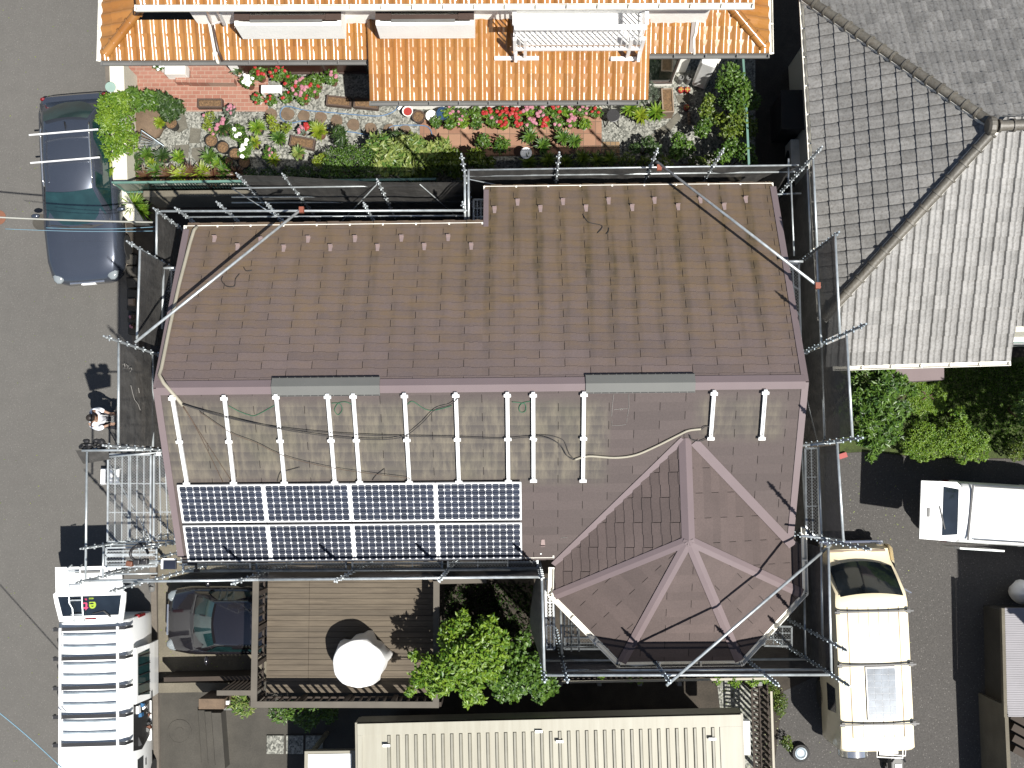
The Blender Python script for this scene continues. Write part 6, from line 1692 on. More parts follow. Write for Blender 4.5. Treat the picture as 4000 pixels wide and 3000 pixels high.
# ================================================================== vegetation
RNG = np.random.default_rng(3)
def leaves(blobs, n, size, wid=.45, up=.55, shell=.55, rosette=None):
    # returns MB with n leaves over the ellipsoids; each leaf = two triangles folded on the midrib
    vol = np.array([b[3]*b[4]*max(b[5], .05) for b in blobs])**(2/3.); vol = vol/vol.sum()
    mb = MB(); V = []; Fc = []; T = []
    cnt = RNG.multinomial(n, vol)
    for b, k in zip(blobs, cnt):
        if k == 0: continue
        d = RNG.normal(size=(k, 3)); d[:, 2] = np.abs(d[:, 2])*.9 - .25*RNG.random(k)
        d /= np.linalg.norm(d, axis=1)[:, None]
        # lumpy radius
        lump = 1 + .16*np.sin(d[:, 0]*5+b[0]*3)*np.cos(d[:, 1]*6+b[1]*2) + .10*np.sin(d[:, 1]*11+d[:, 0]*9)
        r = (shell + (1-shell)*RNG.random(k)**.6)*lump
        p = d*r[:, None]*np.array(b[3:6]) + np.array(b[:3])
        ax = RNG.normal(size=(k, 3)); ax[:, 2] *= .5; ax += d*.55
        ax /= np.linalg.norm(ax, axis=1)[:, None]
        nr = d*up + RNG.normal(size=(k, 3))*.38 + np.array([0, 0, .55])
        sd = np.cross(ax, nr); sd /= (np.linalg.norm(sd, axis=1)[:, None]+1e-6)
        nn = np.cross(sd, ax)
        s = size*(.65+.7*RNG.random(k))[:, None]
        a0 = p - ax*s*.5; a1 = p + ax*s*.5; l = p + sd*s*wid*.5 - nn*s*.08; rr = p - sd*s*wid*.5 - nn*s*.08
        tint = np.clip(.5 + .28*RNG.normal(size=k) + .15*np.sin(p[:, 0]*7)*np.cos(p[:, 1]*6), 0, 1)
        base = len(V)
        for i in range(k):
            V += [tuple(a0[i]), tuple(l[i]), tuple(a1[i]), tuple(rr[i])]
            q = base + 4*i; Fc += [[q, q+1, q+2], [q, q+2, q+3]]; T += [float(tint[i])]*2
    mb.v = V; mb.f = Fc; mb.t = T
    return mb
def blades(c, n, L, w, droop=.5, spread=1.0, z0=0.02):
    # rosette of long arching blades
    mb = MB(); c = Vector(c)
    for i in range(n):
        a = i*2.399+random.uniform(-.2, .2); el = random.uniform(.15, 1.2)*spread; l = L*random.uniform(.7, 1.1)
        pts = []
        for k in range(4):
            t = k/3; rr = l*t*math.sin(min(1.5, el+droop*t)); h = l*t*math.cos(min(1.5, el+droop*t*.8))
            pts.append(c+Vector((math.cos(a)*rr, math.sin(a)*rr, z0+max(h, .0)+.02)))
        sd = Vector((-math.sin(a), math.cos(a), 0)); ws = [w*.5, w, w*.8, .003]; tt = random.random()
        vs = []
        for p, ww in zip(pts, ws): vs += [p-sd*ww/2, p+Vector((0, 0, -ww*.15)), p+sd*ww/2]
        mb.add(vs, [(3*k, 3*k+1, 3*k+4, 3*k+3) for k in range(3)]+[(3*k+1, 3*k+2, 3*k+5, 3*k+4) for k in range(3)], tt)
    return mb
def stems(c, blobs, m='bark', r=.03, parent=None, name='trunk', h0=0.0):
    mb = MB(); c = Vector(c)
    for b in blobs:
        e = Vector(b[:3]); mid = c.lerp(e, .5)+Vector((random.uniform(-.05, .05), random.uniform(-.05, .05), .1))
        mb.tube([Vector((c.x, c.y, h0)), Vector((c.x, c.y, h0)).lerp(mid, .6), mid, e], [r, r*.8, r*.6, r*.25], 6)
    return mb.build(name, M[m], parent, smooth=True)
def bpx(lst):     # (px, py, radius px, centre height, vertical radius)
    out = []
    for x, y, r, z, rz in lst:
        p = Z(x, y, z); R_ = r*(HC-z)/F; out.append((p.x, p.y, z, R_, R_, rz))
    return out
def shrub(name, label, cat, lst, n, size, m, group=None, wid=.45, shell=.45, flowers=None, tr=.03, foot=None):
    B = bpx(lst); c = Vector((sum(b[0] for b in B)/len(B), sum(b[1] for b in B)/len(B), 0))
    if foot: f = Z(foot[0], foot[1], 0); c = Vector((f.x, f.y, 0))
    t = thing(name, label, cat, c, 0, group)
    leaves(B, n, size, wid, shell=shell).build('crown', M[m], t, fix=False)
    stems(c, B, r=tr, parent=t)
    if flowers:
        fm, k, fs = flowers; mb = MB()
        for i in range(k):
            b = random.choice(B); a = random.uniform(0, 6.28); q = random.random()**.5*.85
            p = Vector((b[0]+b[3]*q*math.cos(a), b[1]+b[4]*q*math.sin(a), b[2]+b[5]*math.sqrt(max(0, 1-q*q))*1.05+.02)); mb.blob(p, fs, fs, fs*.5, 7, 4, .25)
        mb.build('flowers' if k > 2 else 'blossom', M[fm], t)
    return t
# --- large shrubs on the street side
shrub('azalea_shrub', 'large light green shrub hanging over the cream wall beside the blue car', 'shrub', [(430, 410, 45, 1.2, .4), (475, 400, 40, 1.1, .4), (420, 470, 42, 1.2, .4), (480, 470, 50, 1.1, .4), (430, 530, 50, 1.1, .35), (500, 560, 48, 1.0, .35), (445, 590, 45, 1.0, .35)], 3600, .085, 'leaf_bright', foot=(475, 500))
shrub('leafy_shrub', 'glossy mid green shrub between the light green shrub and the patio', 'shrub', [(545, 400, 40, .9, .3), (590, 395, 42, .9, .3), (520, 370, 28, .9, .3)], 900, .12, 'leaf', foot=(560, 420))
shrub('leafy_shrub', 'broad leaved dark green shrub at the lower left corner of the brick patio', 'shrub', [(640, 405, 40, .8, .3), (680, 425, 42, .8, .3), (660, 445, 35, .7, .25)], 750, .14, 'leaf_dark', foot=(670, 430))
shrub('leafy_shrub', 'yellow green broad leaved plant at the road end of the mesh fence', 'shrub', [(430, 640, 25, .8, .25), (440, 675, 28, .8, .25), (415, 655, 20, .8, .25)], 130, .22, 'leaf_lime', foot=(455, 660), wid=.6)
def pot(c, r, h, m, parent, soil=True):
    o = MB().lathe((c.x, c.y, .015), [(r*.72, 0), (r*.98, h), (r*1.05, h), (r*1.05, h-.02), (r*.98, h-.03)], 18).build('pot', M[m], parent, smooth=True, sharp=40)
    MB().lathe((c.x, c.y, .0), [(r*.92, h-.03), (r*.9, h+.004), (.01, h+.008)], 16).build('soil', M['mulch'], o)
    return o
def potted(px, py, r, label, kind, m='leaf', potm='terracotta', fl=None, group=None, h=.28, cat='potted plant', n=None, name='potted_plant'):
    c = Z(px, py, .2); c.z = 0; R_ = r/163.0
    t = thing(name, label, cat, c, 0, group)
    pot(c, R_*.62 if kind else R_, h, potm, t)
    if kind == 'bush':
        leaves([(c.x, c.y, h+R_*.45, R_, R_, R_*.6)], n or 130, .075, .7, shell=.3).build('foliage', M[m], t, fix=False)
    elif kind == 'spiky':
        blades((c.x, c.y, h), n or 34, R_*1.15, .045, .5).build('foliage', M[m], t, fix=False)
    if fl:
        mb = MB(); fm, k, fs = fl
        for i in range(k):
            a = random.uniform(0, 6.28); q = random.random()**.5*.85*R_; p = (c.x+q*math.cos(a), c.y+q*math.sin(a), h+R_*.45+R_*.62*math.sqrt(max(0, 1-(q/R_)**2))+.02)
            if k <= 4: mb = MB()
            mb.blob(p, fs, fs, fs*.5, 7, 4, .3)
            if k <= 4: mb.build('flower', M[fm], t)
        if k > 4: mb.build('flowers', M[fm], t)
    return t
# empty pots with straw-like soil
for (x, y, r), lab in zip(((829, 553, 25), (874, 579, 24), (922, 605, 25), (893, 637, 22), (957, 637, 24)),
    ('black pot of dry soil, upper left of the five soil pots', 'black pot of dry soil, second along the slanting row of five', 'black pot of dry soil, right end of the upper row of five', 'black pot of dry soil, lower left of the five half in shade', 'black pot of dry soil, lower right of the five beside the shade')):
    potted(x, y, r, lab, None, potm='potdark', group='round black pots of soil', cat='plant pot', name='soil_pot')
def planter(px, py, w, d, rz, label, m='potbrown', h=.18, lush=None):
    c = Z(px, py, h); c.z = 0; t = thing('planter_box', label, 'planter', c, 0, 'rectangular planters')
    W_, D_ = w/165, d/165; ca, sa = math.cos(rz), math.sin(rz)
    mb = MB()
    for (dx, dy, sx, sy) in ((0, D_/2-.015, W_, .03), (0, -D_/2+.015, W_, .03), (W_/2-.015, 0, .0299, D_-.06), (-W_/2+.015, 0, .0299, D_-.06)):
        mb.box(c.x+dx*ca-dy*sa, c.y+dx*sa+dy*ca, h/2+.01, sx, sy, h, rz)
    mb.build('box', M[m], t); MB().box(c.x, c.y, h-.04, W_-.06, D_-.06, .03, rz).build('soil', M['mulch'], t)
    return t
planter(820, 403, 100, 36, 0, 'brown planter of bare soil standing alone on the brick patio')
planter(1323, 395, 100, 40, -.1, 'brown planter of smooth soil, left of the pair by the orange projecting roof')
planter(1430, 403, 100, 40, -.1, 'brown planter of rough soil, right of the pair by the orange projecting roof')
planter(1180, 556, 100, 42, -.18, 'brown planter with pale seedlings in the middle flower cluster')
planter(2608, 392, 46, 98, .05, 'deep tan planter of dark bark beside the white wall', 'pottan', .5)
# flower cluster left
shrub('lime_shrub', 'lime green round shrub with pink flowers left of the white peonies', 'shrub', [(820, 460, 25, .35, .2), (812, 495, 22, .35, .2), (835, 515, 20, .3, .2)], 500, .05, 'leaf_lime', flowers=('fl_pink', 3, .04))
potted(875, 505, 44, 'dark leaved plant with large pink blooms right of the lime shrub', 'spiky', 'leaf_dark', 'potdark', ('fl_pink', 4, .06), n=60)
potted(905, 440, 26, 'pale pink flowering plant at the lower edge of the brick patio', 'bush', 'leaf_grey', 'potwhite', ('fl_pink', 8, .04))
shrub('peony_plant', 'leafy plant with big white blooms above the round soil pots', 'flower plant', [(930, 520, 32, .35, .2), (965, 560, 30, .35, .2), (955, 600, 24, .3, .2)], 420, .11, 'leaf', flowers=('fl_white', 9, .055))
potted(1010, 505, 36, 'fresh green leafy plant right of the white blooms', 'spiky', 'leaf_bright', 'potdark', n=50)
potted(1000, 565, 30, 'light green leafy plant below the fresh green one', 'spiky', 'leaf_lime', 'potdark', n=40)
shrub('leafy_shrub', 'yellow green upright shrub beside the stepping stones', 'shrub', [(1060, 470, 20, .5, .25), (1075, 500, 22, .45, .25), (1120, 500, 22, .4, .2)], 420, .06, 'leaf_lime')
potted(1095, 545, 36, 'dark leafy lily plant left of the seedling planter', 'spiky', 'leaf', 'potdark', n=48)
potted(1060, 610, 32, 'bushy pot plant with pink tips near the shade edge', 'bush', 'leaf', 'potdark', ('fl_pink', 4, .03))
potted(1075, 630, 30, 'plant with yellow and orange leaves in a grey pot by the curved stone', 'spiky', 'leaf_lime', 'grey_plastic', n=34)
potted(1170, 605, 34, 'variegated spiky plant below the seedling planter', 'spiky', 'leaf_var', 'potdark', n=40)
potted(1250, 520, 42, 'yellow green lily with spread blades right of the seedling planter', 'spiky', 'leaf_lime', 'terracotta', n=60)
potted(1215, 500, 18, 'small plant with one bright red bloom above the seedling planter', 'bush', 'leaf', 'terracotta', ('fl_red', 2, .08))
potted(1182, 515, 18, 'small plant with pink flower spikes above the seedling planter', 'bush', 'leaf_grey', 'terracotta', ('fl_pink', 6, .04))
shrub('tall_lily', 'tall dark green lily with pointed leaves throwing a spiky shadow', 'shrub', [(1325, 520, 28, .8, .3), (1335, 555, 26, .6, .3)], 260, .14, 'leaf_dark', wid=.28)
shrub('tall_lily', 'broad dark green clump at the hedge beginning below the blue hose', 'shrub', [(1545, 540, 30, .7, .25), (1510, 560, 26, .6, .25)], 260, .14, 'leaf_dark', wid=.3)
# geranium stand
tb = thing('flower_stand', 'white garden stand crowded with geranium pots', 'stand', Z(1050, 345, 0))
MB().box(*Z(1060, 348, .45), .5, .2, .04).build('top', M['potwhite'], tb, bevel=.02)
for dx in (-.22, .22):
    for dy in (-.08, .08): q = Z(1060, 348, .45); MB().box(q.x+dx, q.y+dy, .22, .04, .04, .43).build('leg', M['potwhite'], tb)
for i, (x, y, r, k, m_, lb) in enumerate([(1018, 300, 34, 5, 'fl_red', 'red geranium bush nearest the patio steps on the flower stand'), (1095, 298, 38, 7, 'fl_red', 'tall red geranium bush directly under the orange gutter'), (975, 330, 30, 12, 'fl_white', 'white variegated flowering bush at the left end of the flower stand'),
    (1150, 335, 34, 3, 'fl_red', 'leafy green geranium right of the flower stand'), (1190, 345, 32, 6, 'fl_pink', 'pink geranium bush below the brown shutter'), (1240, 330, 36, 3, 'fl_red', 'large leafy bush with few red blooms below the brown shutter'),
    (1300, 315, 32, 5, 'fl_pink', 'pale pink geranium at the right end before the dark corner'), (1230, 365, 30, 2, 'fl_pink', 'low leafy bush above the gravel left of the brown planters'), (1175, 370, 32, 8, 'fl_pink', 'bright pink geranium in front of the leafy bushes')]):
    potted(x, y, r, lb, 'bush', 'leaf', 'terracotta', (m_, k, .045), 'geraniums by the orange roof house', h=.35, n=210)
for i, (x, y) in enumerate([(1009, 389), (1063, 398), (1122, 385), (1190, 392)]):
    potted(x, y, 24, 'small red flowered pot plant, %s in the row edging the gravel' % ['leftmost', 'second from the left', 'third from the left', 'rightmost'][i], 'bush', 'leaf', 'potwhite' if i < 2 else 'terracotta', ('fl_red', 3, .035), 'pots edging the gravel', h=.22)
# buckets
def bucket(px, py, r, m, label, lid=None, inner='mulch', h=.3):
    c = Z(px, py, h); c.z = 0; R_ = r/165; t = thing('bucket', label, 'bucket', c, 0, 'buckets by the downpipe')
    MB().lathe((c.x, c.y, .01), [(R_*.8, 0), (R_, h), (R_*1.08, h), (R_*1.08, h-.02), (R_*.9, h-.02), (R_*.85, h-.1)], 20).build('body', M[m], t, smooth=True, sharp=40)
    MB().lathe((c.x, c.y, h-.06), [(R_*.9, 0), (R_*.86, .02), (.01, .022)], 18).build('lid' if lid else 'contents', M[lid or inner], t)
    return t
bucket(1592, 434, 20, 'potwhite', 'square white tub with red and yellow packets inside', inner='red'); bucket(1635, 454, 24, 'potbrown', 'brown bucket with a smaller pot stacked inside'); bucket(1685, 452, 21, 'potwhite', 'white bucket between the brown and the blue ones', lid='plasticw'); bucket(1730, 443, 24, 'bluebin', 'blue lidded bin next to the geranium row', lid='bluebin', h=.4)
# geranium rows
for i in range(12):
    x = 1752+i*52; y = 452 - i*.9 + (4 if i % 2 else -4)
    fl = [('fl_pink', 3, .04), ('fl_pink', 2, .035), ('fl_red', 0, .04), ('fl_red', 6, .05), ('fl_red', 7, .05), ('fl_red', 8, .05), ('fl_pink', 6, .05), ('fl_pink', 5, .05), ('fl_red', 5, .045), ('fl_pink', 3, .04), ('fl_pink', 4, .04), ('fl_red', 3, .04)][i]
    potted(x, y, 27, 'geranium pot in the back row against the white wall, number %d from the left' % (i+1), 'bush', 'leaf' if i % 3 else 'leaf_bright', 'terracotta', fl if fl[1] else None, 'geranium pots along the tile path')
for i in range(12):
    x = 1705+i*52.5; y = 487 + (3 if i % 2 else -2)
    if i == 4: x += 8
    fl = [None, None, ('fl_pink', 3, .035), None, ('fl_pink', 3, .04), ('fl_red', 6, .045), ('fl_red', 8, .05), ('fl_pink', 9, .045), ('fl_red', 9, .045), ('fl_pink', 2, .04), ('fl_pink', 9, .045), None][i]
    potted(x, y, 25, 'geranium pot in the front row beside the tile path, number %d from the left' % (i+1), 'bush', 'leaf' if (i+1) % 3 else 'leaf_bright', ['potdark', 'terracotta', 'potwhite'][i % 3], fl, 'geranium pots along the tile path')
# blue hose
hp = [(1556, 400), (1545, 430), (1500, 450), (1440, 452), (1300, 440), (1190, 430), (1130, 415), (1105, 420), (1094, 445), (1105, 470), (1140, 480), (1180, 472), (1215, 478), (1260, 495), (1330, 510), (1400, 520), (1470, 535), (1510, 545), (1503, 520), (1520, 500), (1550, 490), (1650, 490), (1680, 505), (1690, 540)]
P = [Z(x, y, .03) for x, y in hp]; Q = []
for i in range(len(P)-1):
    p0 = P[max(i-1, 0)]; p1 = P[i]; p2 = P[i+1]; p3 = P[min(i+2, len(P)-1)]
    for k in range(5):
        t_ = k/5; Q.append(.5*((2*p1)+(-p0+p2)*t_+(2*p0-5*p1+4*p2-p3)*t_*t_+(-p0+3*p1-3*p2+p3)*t_**3))
solo('garden_hose', MB().tube(Q, .014, 6), M['hose'], 'light blue garden hose winding over the gravel and stepping stones', 'hose', smooth=True)
c = Z(1570, 420, .1); solo('spray_bottle', MB().beam(Z(1555, 428, .1), Z(1578, 402, .15), .06, .06), M['plasticw'], 'white spray gun lying beside the square white tub', 'spray gun', bevel=.015)
# black iron chair
c = Z(2395, 452, .4); ch_ = thing('iron_chair', 'black wrought iron garden chair at the end of the geranium rows', 'chair', (c.x, c.y, 0))
mb = MB(); mb.lathe((c.x, c.y, .40), [(.15, 0), (.165, .01), (.165, .03), (.15, .035)], 20); 
mb.build('seat', M['blackm'], ch_)
for a in (.8, 2.3, 3.9, 5.5): MB().tube([(c.x+.13*math.cos(a), c.y+.13*math.sin(a), .4), (c.x+.24*math.cos(a), c.y+.24*math.sin(a), .0)], .014, 6).build('leg', M['blackm'], ch_)
mb = MB(); pts = [(c.x+.17*math.cos(a), c.y+.17*math.sin(a)+.02, .42+.36*math.sin((a-.5)/2.14*math.pi)) for a in [.5+2.14*k/10 for k in range(11)]]; mb.tube(pts, .014, 6)
for k in range(1, 10, 2): mb.tube([pts[k], (pts[k][0], pts[k][1], .42)], .008, 5)
mb.build('backrest', M['blackm'], ch_)
# right side plants
for i, (x, y, r) in enumerate([(2460, 432, 44), (2500, 458, 36), (2560, 445, 42)]):
    potted(x, y, r, 'spiky bright green lily pot, %s of three right of the iron chair' % ['left', 'middle', 'right'][i], 'spiky', 'leaf_bright' if i != 1 else 'leaf_lime', 'potdark', None, 'lily pots', n=70)
shrub('silver_shrub', 'feathery grey green shrub against the white wall right of the projecting roof', 'shrub', [(2530, 350, 32, .5, .3), (2550, 375, 30, .4, .25), (2515, 380, 26, .4, .25)], 900, .07, 'leaf_grey', wid=.2)
for i, (x, y) in enumerate([(2660, 350), (2685, 350), (2683, 418)]):
    c = Z(x, y, .12); t = thing('drain_cap', ['left one of a pair of round red caps with a yellow cross', 'right one of a pair of round red caps with a yellow cross', 'single round red cap with a yellow cross below the pair'][i], 'drain cap', (c.x, c.y, 0))
    MB().lathe((c.x, c.y, .02), [(.07, 0), (.075, .1), (.06, .12)], 14).build('cap', M['red'], t); mb = MB(); mb.box(c.x, c.y, .145, .12, .022, .01); mb.box(c.x, c.y, .1453, .022, .12, .0105); mb.build('cross', M['yellow'], t)
for i, x in enumerate((2660, 2690, 2725)):
    c = Z(x, 305, .3); solo('vent_pipe', MB().lathe((c.x, c.y, .0), [(.07, 0), (.07, .35), (.05, .37), (.05, .3)], 12), M['grey_plastic'], '%s of three short grey pipes at the foot of the white wall' % ['left', 'middle', 'right'][i], 'pipe', 'short grey pipes', smooth=True, sharp=40)
c = Z(2692, 462, .1); mb = MB(); 
for k in range(4): mb.blob((c.x, c.y+.12-.08*k, .08+.01*k), .045, .05, .07, 8, 5)
solo('garden_ornament', mb, M['pottan'], 'small painted garden ornament on the gravel below the red caps', 'ornament', smooth=True)
# rose bushes right
rl_ = [('tall rose bush nearest the water heater', [(2850, 290, 46, 1.5, .35), (2885, 320, 38, 1.4, .35), (2820, 330, 30, 1.2, .3), (2860, 345, 36, 1.3, .3)], 1100), ('leafy rose bush against the tall mesh fence, upper part', [(2900, 370, 48, 1.5, .4), (2870, 410, 46, 1.4, .35), (2935, 400, 38, 1.4, .35), (2830, 400, 30, 1.1, .3)], 1300),
       ('sprawling rose bush at the middle of the mesh fence', [(2880, 460, 48, 1.3, .4), (2915, 500, 46, 1.2, .4), (2850, 520, 42, 1.1, .35), (2810, 470, 30, 1.0, .3)], 1300), ('rose bush close to the scaffold corner', [(2860, 580, 42, 1.1, .4), (2910, 600, 40, 1.2, .4), (2820, 610, 36, 1.0, .3), (2930, 640, 34, 1.2, .3)], 1000),
       ('low rose bush with reddish shoots left of the mesh fence', [(2760, 440, 34, .9, .3), (2770, 395, 26, .9, .3)], 480), ('dark leaved rose bush beside the pale slab', [(2740, 510, 32, .8, .3), (2760, 480, 28, .8, .3)], 480)]
for lb, B_, n_ in rl_: shrub('rose_bush', lb, 'rose bush', B_, n_, .075, 'leaf_ol' if 'low' in lb or 'middle' in lb else 'leaf', 'rose bushes by the mesh fence', wid=.7, shell=.25, tr=.02)
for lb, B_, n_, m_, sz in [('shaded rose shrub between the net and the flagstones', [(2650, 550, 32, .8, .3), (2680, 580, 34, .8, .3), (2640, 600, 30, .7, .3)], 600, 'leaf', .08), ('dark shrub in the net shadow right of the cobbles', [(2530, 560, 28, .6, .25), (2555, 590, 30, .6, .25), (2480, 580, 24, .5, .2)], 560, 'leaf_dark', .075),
       ('low ground plants at the foot of the long net', [(2450, 630, 36, .4, .2), (2520, 640, 34, .4, .2), (2600, 640, 34, .4, .2), (2720, 640, 34, .5, .2), (2770, 630, 30, .5, .2)], 800, 'leaf_ol', .07)]:
    shrub('shaded_shrub', lb, 'shrub', B_, n_, sz, m_, wid=.6)
for lb, x, y, r in [('pointed leaf lily at the left end of the tile path edge', 2070, 540, 36), ('pointed leaf lily beside the round white dish', 2120, 575, 38), ('pointed leaf lily in the middle of the tile path edge', 2200, 545, 38), ('pointed leaf lily at the right end of the tile path edge', 2245, 560, 34)]:
    potted(x, y, r, lb, 'spiky', 'leaf', 'potdark', None, 'lilies along the tile path', n=36)
t_ = shrub('aucuba_hedge', 'variegated green and cream shrub in full sun at the hedge middle', 'hedge', [(1480, 560, 45, .9, .3), (1540, 590, 50, .9, .35), (1610, 570, 50, .95, .35), (1500, 640, 50, .9, .35), (1580, 650, 50, .9, .35), (1660, 600, 48, .9, .3), (1730, 570, 36, .8, .3)], 1500, .17, 'leaf_var', wid=.38)
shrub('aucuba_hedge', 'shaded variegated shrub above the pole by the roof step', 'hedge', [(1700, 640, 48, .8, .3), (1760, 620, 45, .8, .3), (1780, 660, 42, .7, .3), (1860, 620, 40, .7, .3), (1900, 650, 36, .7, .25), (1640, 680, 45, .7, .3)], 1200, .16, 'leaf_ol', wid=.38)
shrub('boxwood_hedge', 'fine leaved dark green hedge left of the variegated shrub', 'hedge', [(1310, 620, 48, .8, .3), (1370, 610, 50, .8, .3), (1430, 610, 46, .85, .3), (1350, 670, 50, .7, .3), (1430, 680, 46, .7, .3), (1290, 670, 40, .6, .3)], 3800, .045, 'leaf', wid=.6)
shrub('lime_shrub', 'small bright lime shrub at the left end of the dark hedge', 'shrub', [(1245, 632, 24, .6, .2), (1265, 615, 18, .6, .2)], 500, .05, 'leaf_lime')
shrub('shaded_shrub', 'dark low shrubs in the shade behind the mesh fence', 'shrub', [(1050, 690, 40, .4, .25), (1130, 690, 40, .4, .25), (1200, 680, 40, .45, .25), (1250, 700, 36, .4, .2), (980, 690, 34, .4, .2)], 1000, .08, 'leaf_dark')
for k, (x, y) in enumerate([(2065, 640), (2140, 630), (2210, 640), (2275, 625), (2330, 635), (2380, 630)]):
    potted(x, y, 38, 'feathery variegated plant behind the long net, number %d from the left' % (k+1), 'spiky', 'leaf_ol', 'potdark', None, 'feathery plants behind the net', n=50)
for lb, x, y in [('leafy plant at the right edge of the sunlit tile path', 1960, 575), ('leafy plant throwing a round shadow on the tile path', 1890, 560)]:
    potted(x, y, 36, lb, 'bush', 'leaf', 'potdark', n=160)
c = Z(2055, 597, .5); t = thing('bird_bath', 'round white dish standing among the shaded plants', 'bird bath', (c.x, c.y, 0))
MB().lathe((c.x, c.y, .42), [(.03, 0), (.13, .05), (.14, .07), (.12, .06), (.02, .03)], 22).build('dish', M['plasticw'], t, smooth=True); MB().lathe((c.x, c.y, 0), [(.08, 0), (.03, .05), (.03, .42)], 12).build('stand', M['plasticw'], t)
# red and green dracaenas along the mesh fence
for k in range(11):
    x = 490+k*44; red = k % 2 == 0
    potted(x, 685+(k % 3)*6-(8 if k % 2 else 0), 46, '%s blade leaved plant behind the mesh fence, number %d from the road' % ('red brown' if red else 'striped green', k+1), 'spiky', 'leaf_red' if red else ('leaf_lime' if k in (5, 7) else 'leaf'), 'potdark', None, 'blade leaved plants behind the mesh fence', n=44)
for lb, x, y, r, m_ in [('dark star shaped lily left of the yellow plant', 530, 638, 42, 'leaf_dark'), ('star shaped lily below the wire rack', 580, 610, 36, 'leaf'), ('broad dark plant right of the wire rack', 640, 615, 38, 'leaf_dark'), ('bright green spiky plant in the left garden', 705, 620, 32, 'leaf_bright'), ('yellow starry plant above the blade leaved row', 600, 645, 24, 'leaf_lime'), ('tall striped lily right of the soil pots row', 825, 620, 40, 'leaf'), ('small lily just right of the tall striped lily', 860, 645, 34, 'leaf_bright'), ('yellow green plant beside the brown rock', 632, 485, 26, 'leaf_lime')]:
    potted(x, y, r, lb, 'spiky', m_, 'potdark', n=46)
potted(676, 488, 24, 'round black pot of brown soil beside the grey flagstone', None, potm='potdark', h=.35, cat='plant pot', name='soil_pot')
mb = MB(); q = Z(575, 470, .2); mb.blob((q.x, q.y, .1), .42, .5, .2, 14, 8, .1); solo('garden_rock', mb, M['stone_brown'], 'flat purplish brown rock between the shrubs on the left', 'rock', smooth=True)
# wire rack
t = thing('wire_rack', 'leaning grey wire plant rack beside the flagstones', 'rack', Z(590, 560, 0))
mb = MB(); A0, B0, C0, D0 = Z(553, 510, .8), Z(640, 570, .5), Z(545, 600, .3), Z(640, 590, .3)
mb.tube([A0, B0], .014, 6); mb.tube([A0, Z(545, 560, .1)], .014, 6); mb.tube([B0, Z(600, 600, .1)], .014, 6)
for k in range(6): mb.tube([A0.lerp(Z(545, 590, .2), k/6), A0.lerp(Z(545, 590, .2), k/6).lerp(B0, .9-.05*k)], .008, 5)
mb.build('grid', M['galv_dark'], t)
solo('white_planter_box', MB().box(*Z(692, 278, .3), .5, .28, .4), M['potwhite'], 'white mailbox like box on the brick patio with flowers beside it', 'box', bevel=.02)
potted(630, 265, 22, 'white flowering pot plant left of the white box on the patio', 'bush', 'leaf', 'potwhite', ('fl_white', 12, .035))
potted(935, 282, 30, 'single dark upright leaf plant in a white urn at the patio end', 'spiky', 'leaf_dark', 'potwhite', n=14)
c = Z(432, 340, 1.1); solo('traffic_mirror', MB().lathe(c, [(.0, 0), (.12, .01), (.12, .03)], 16, axis=(.2, -.3, .9)), M['fence_green'], 'small green oval mirror back above the kerb stones', 'mirror')
# fern at the pale wedge
c = Z(515, 800, .5); t = thing('fern_plant', 'bright feathery fern growing beside the pale wedge shaped wall end', 'fern', (c.x, c.y, 0))
mb = blades((c.x, c.y, .3), 90, .42, .03, .5); m2 = blades((c.x+.18, c.y-.12, .25), 70, .34, .03, .5); mb.add(m2.v, m2.f); mb.t = mb.t[:len(mb.f)-len(m2.f)]+m2.t
mb.build('fronds', M['leaf_bright'], t, fix=False)
# stones by the road
for i in range(7):
    c = Z(508+i*1.5, 1010+i*46, .3); solo('edging_stone', MB().box(c.x, c.y, .12, .26, .24, .24, random.uniform(-.2, .2)), M['concrete_dark'], 'rough grey edging stone by the road, number %d below the blue car front' % (i+1), 'stone', 'edging stones by the road', bevel=.03)
c = Z(510, 1178, .45); t = thing('stone_lantern', 'pinkish square stone post with a stepped top beside the road', 'post', (c.x, c.y, 0))
MB().box(c.x, c.y, .2, .16, .16, .4).build('post', M['pottan'], t); MB().box(c.x, c.y, .43, .14, .14, .04).build('cap', M['pottan'], t, bevel=.02)
shrub('heather_plant', 'tiny magenta flowering plant between the road and the left net', 'flower plant', [(522, 1240, 12, .3, .15), (522, 1275, 10, .25, .15)], 120, .04, 'leaf_red', flowers=('fl_pink', 9, .025))

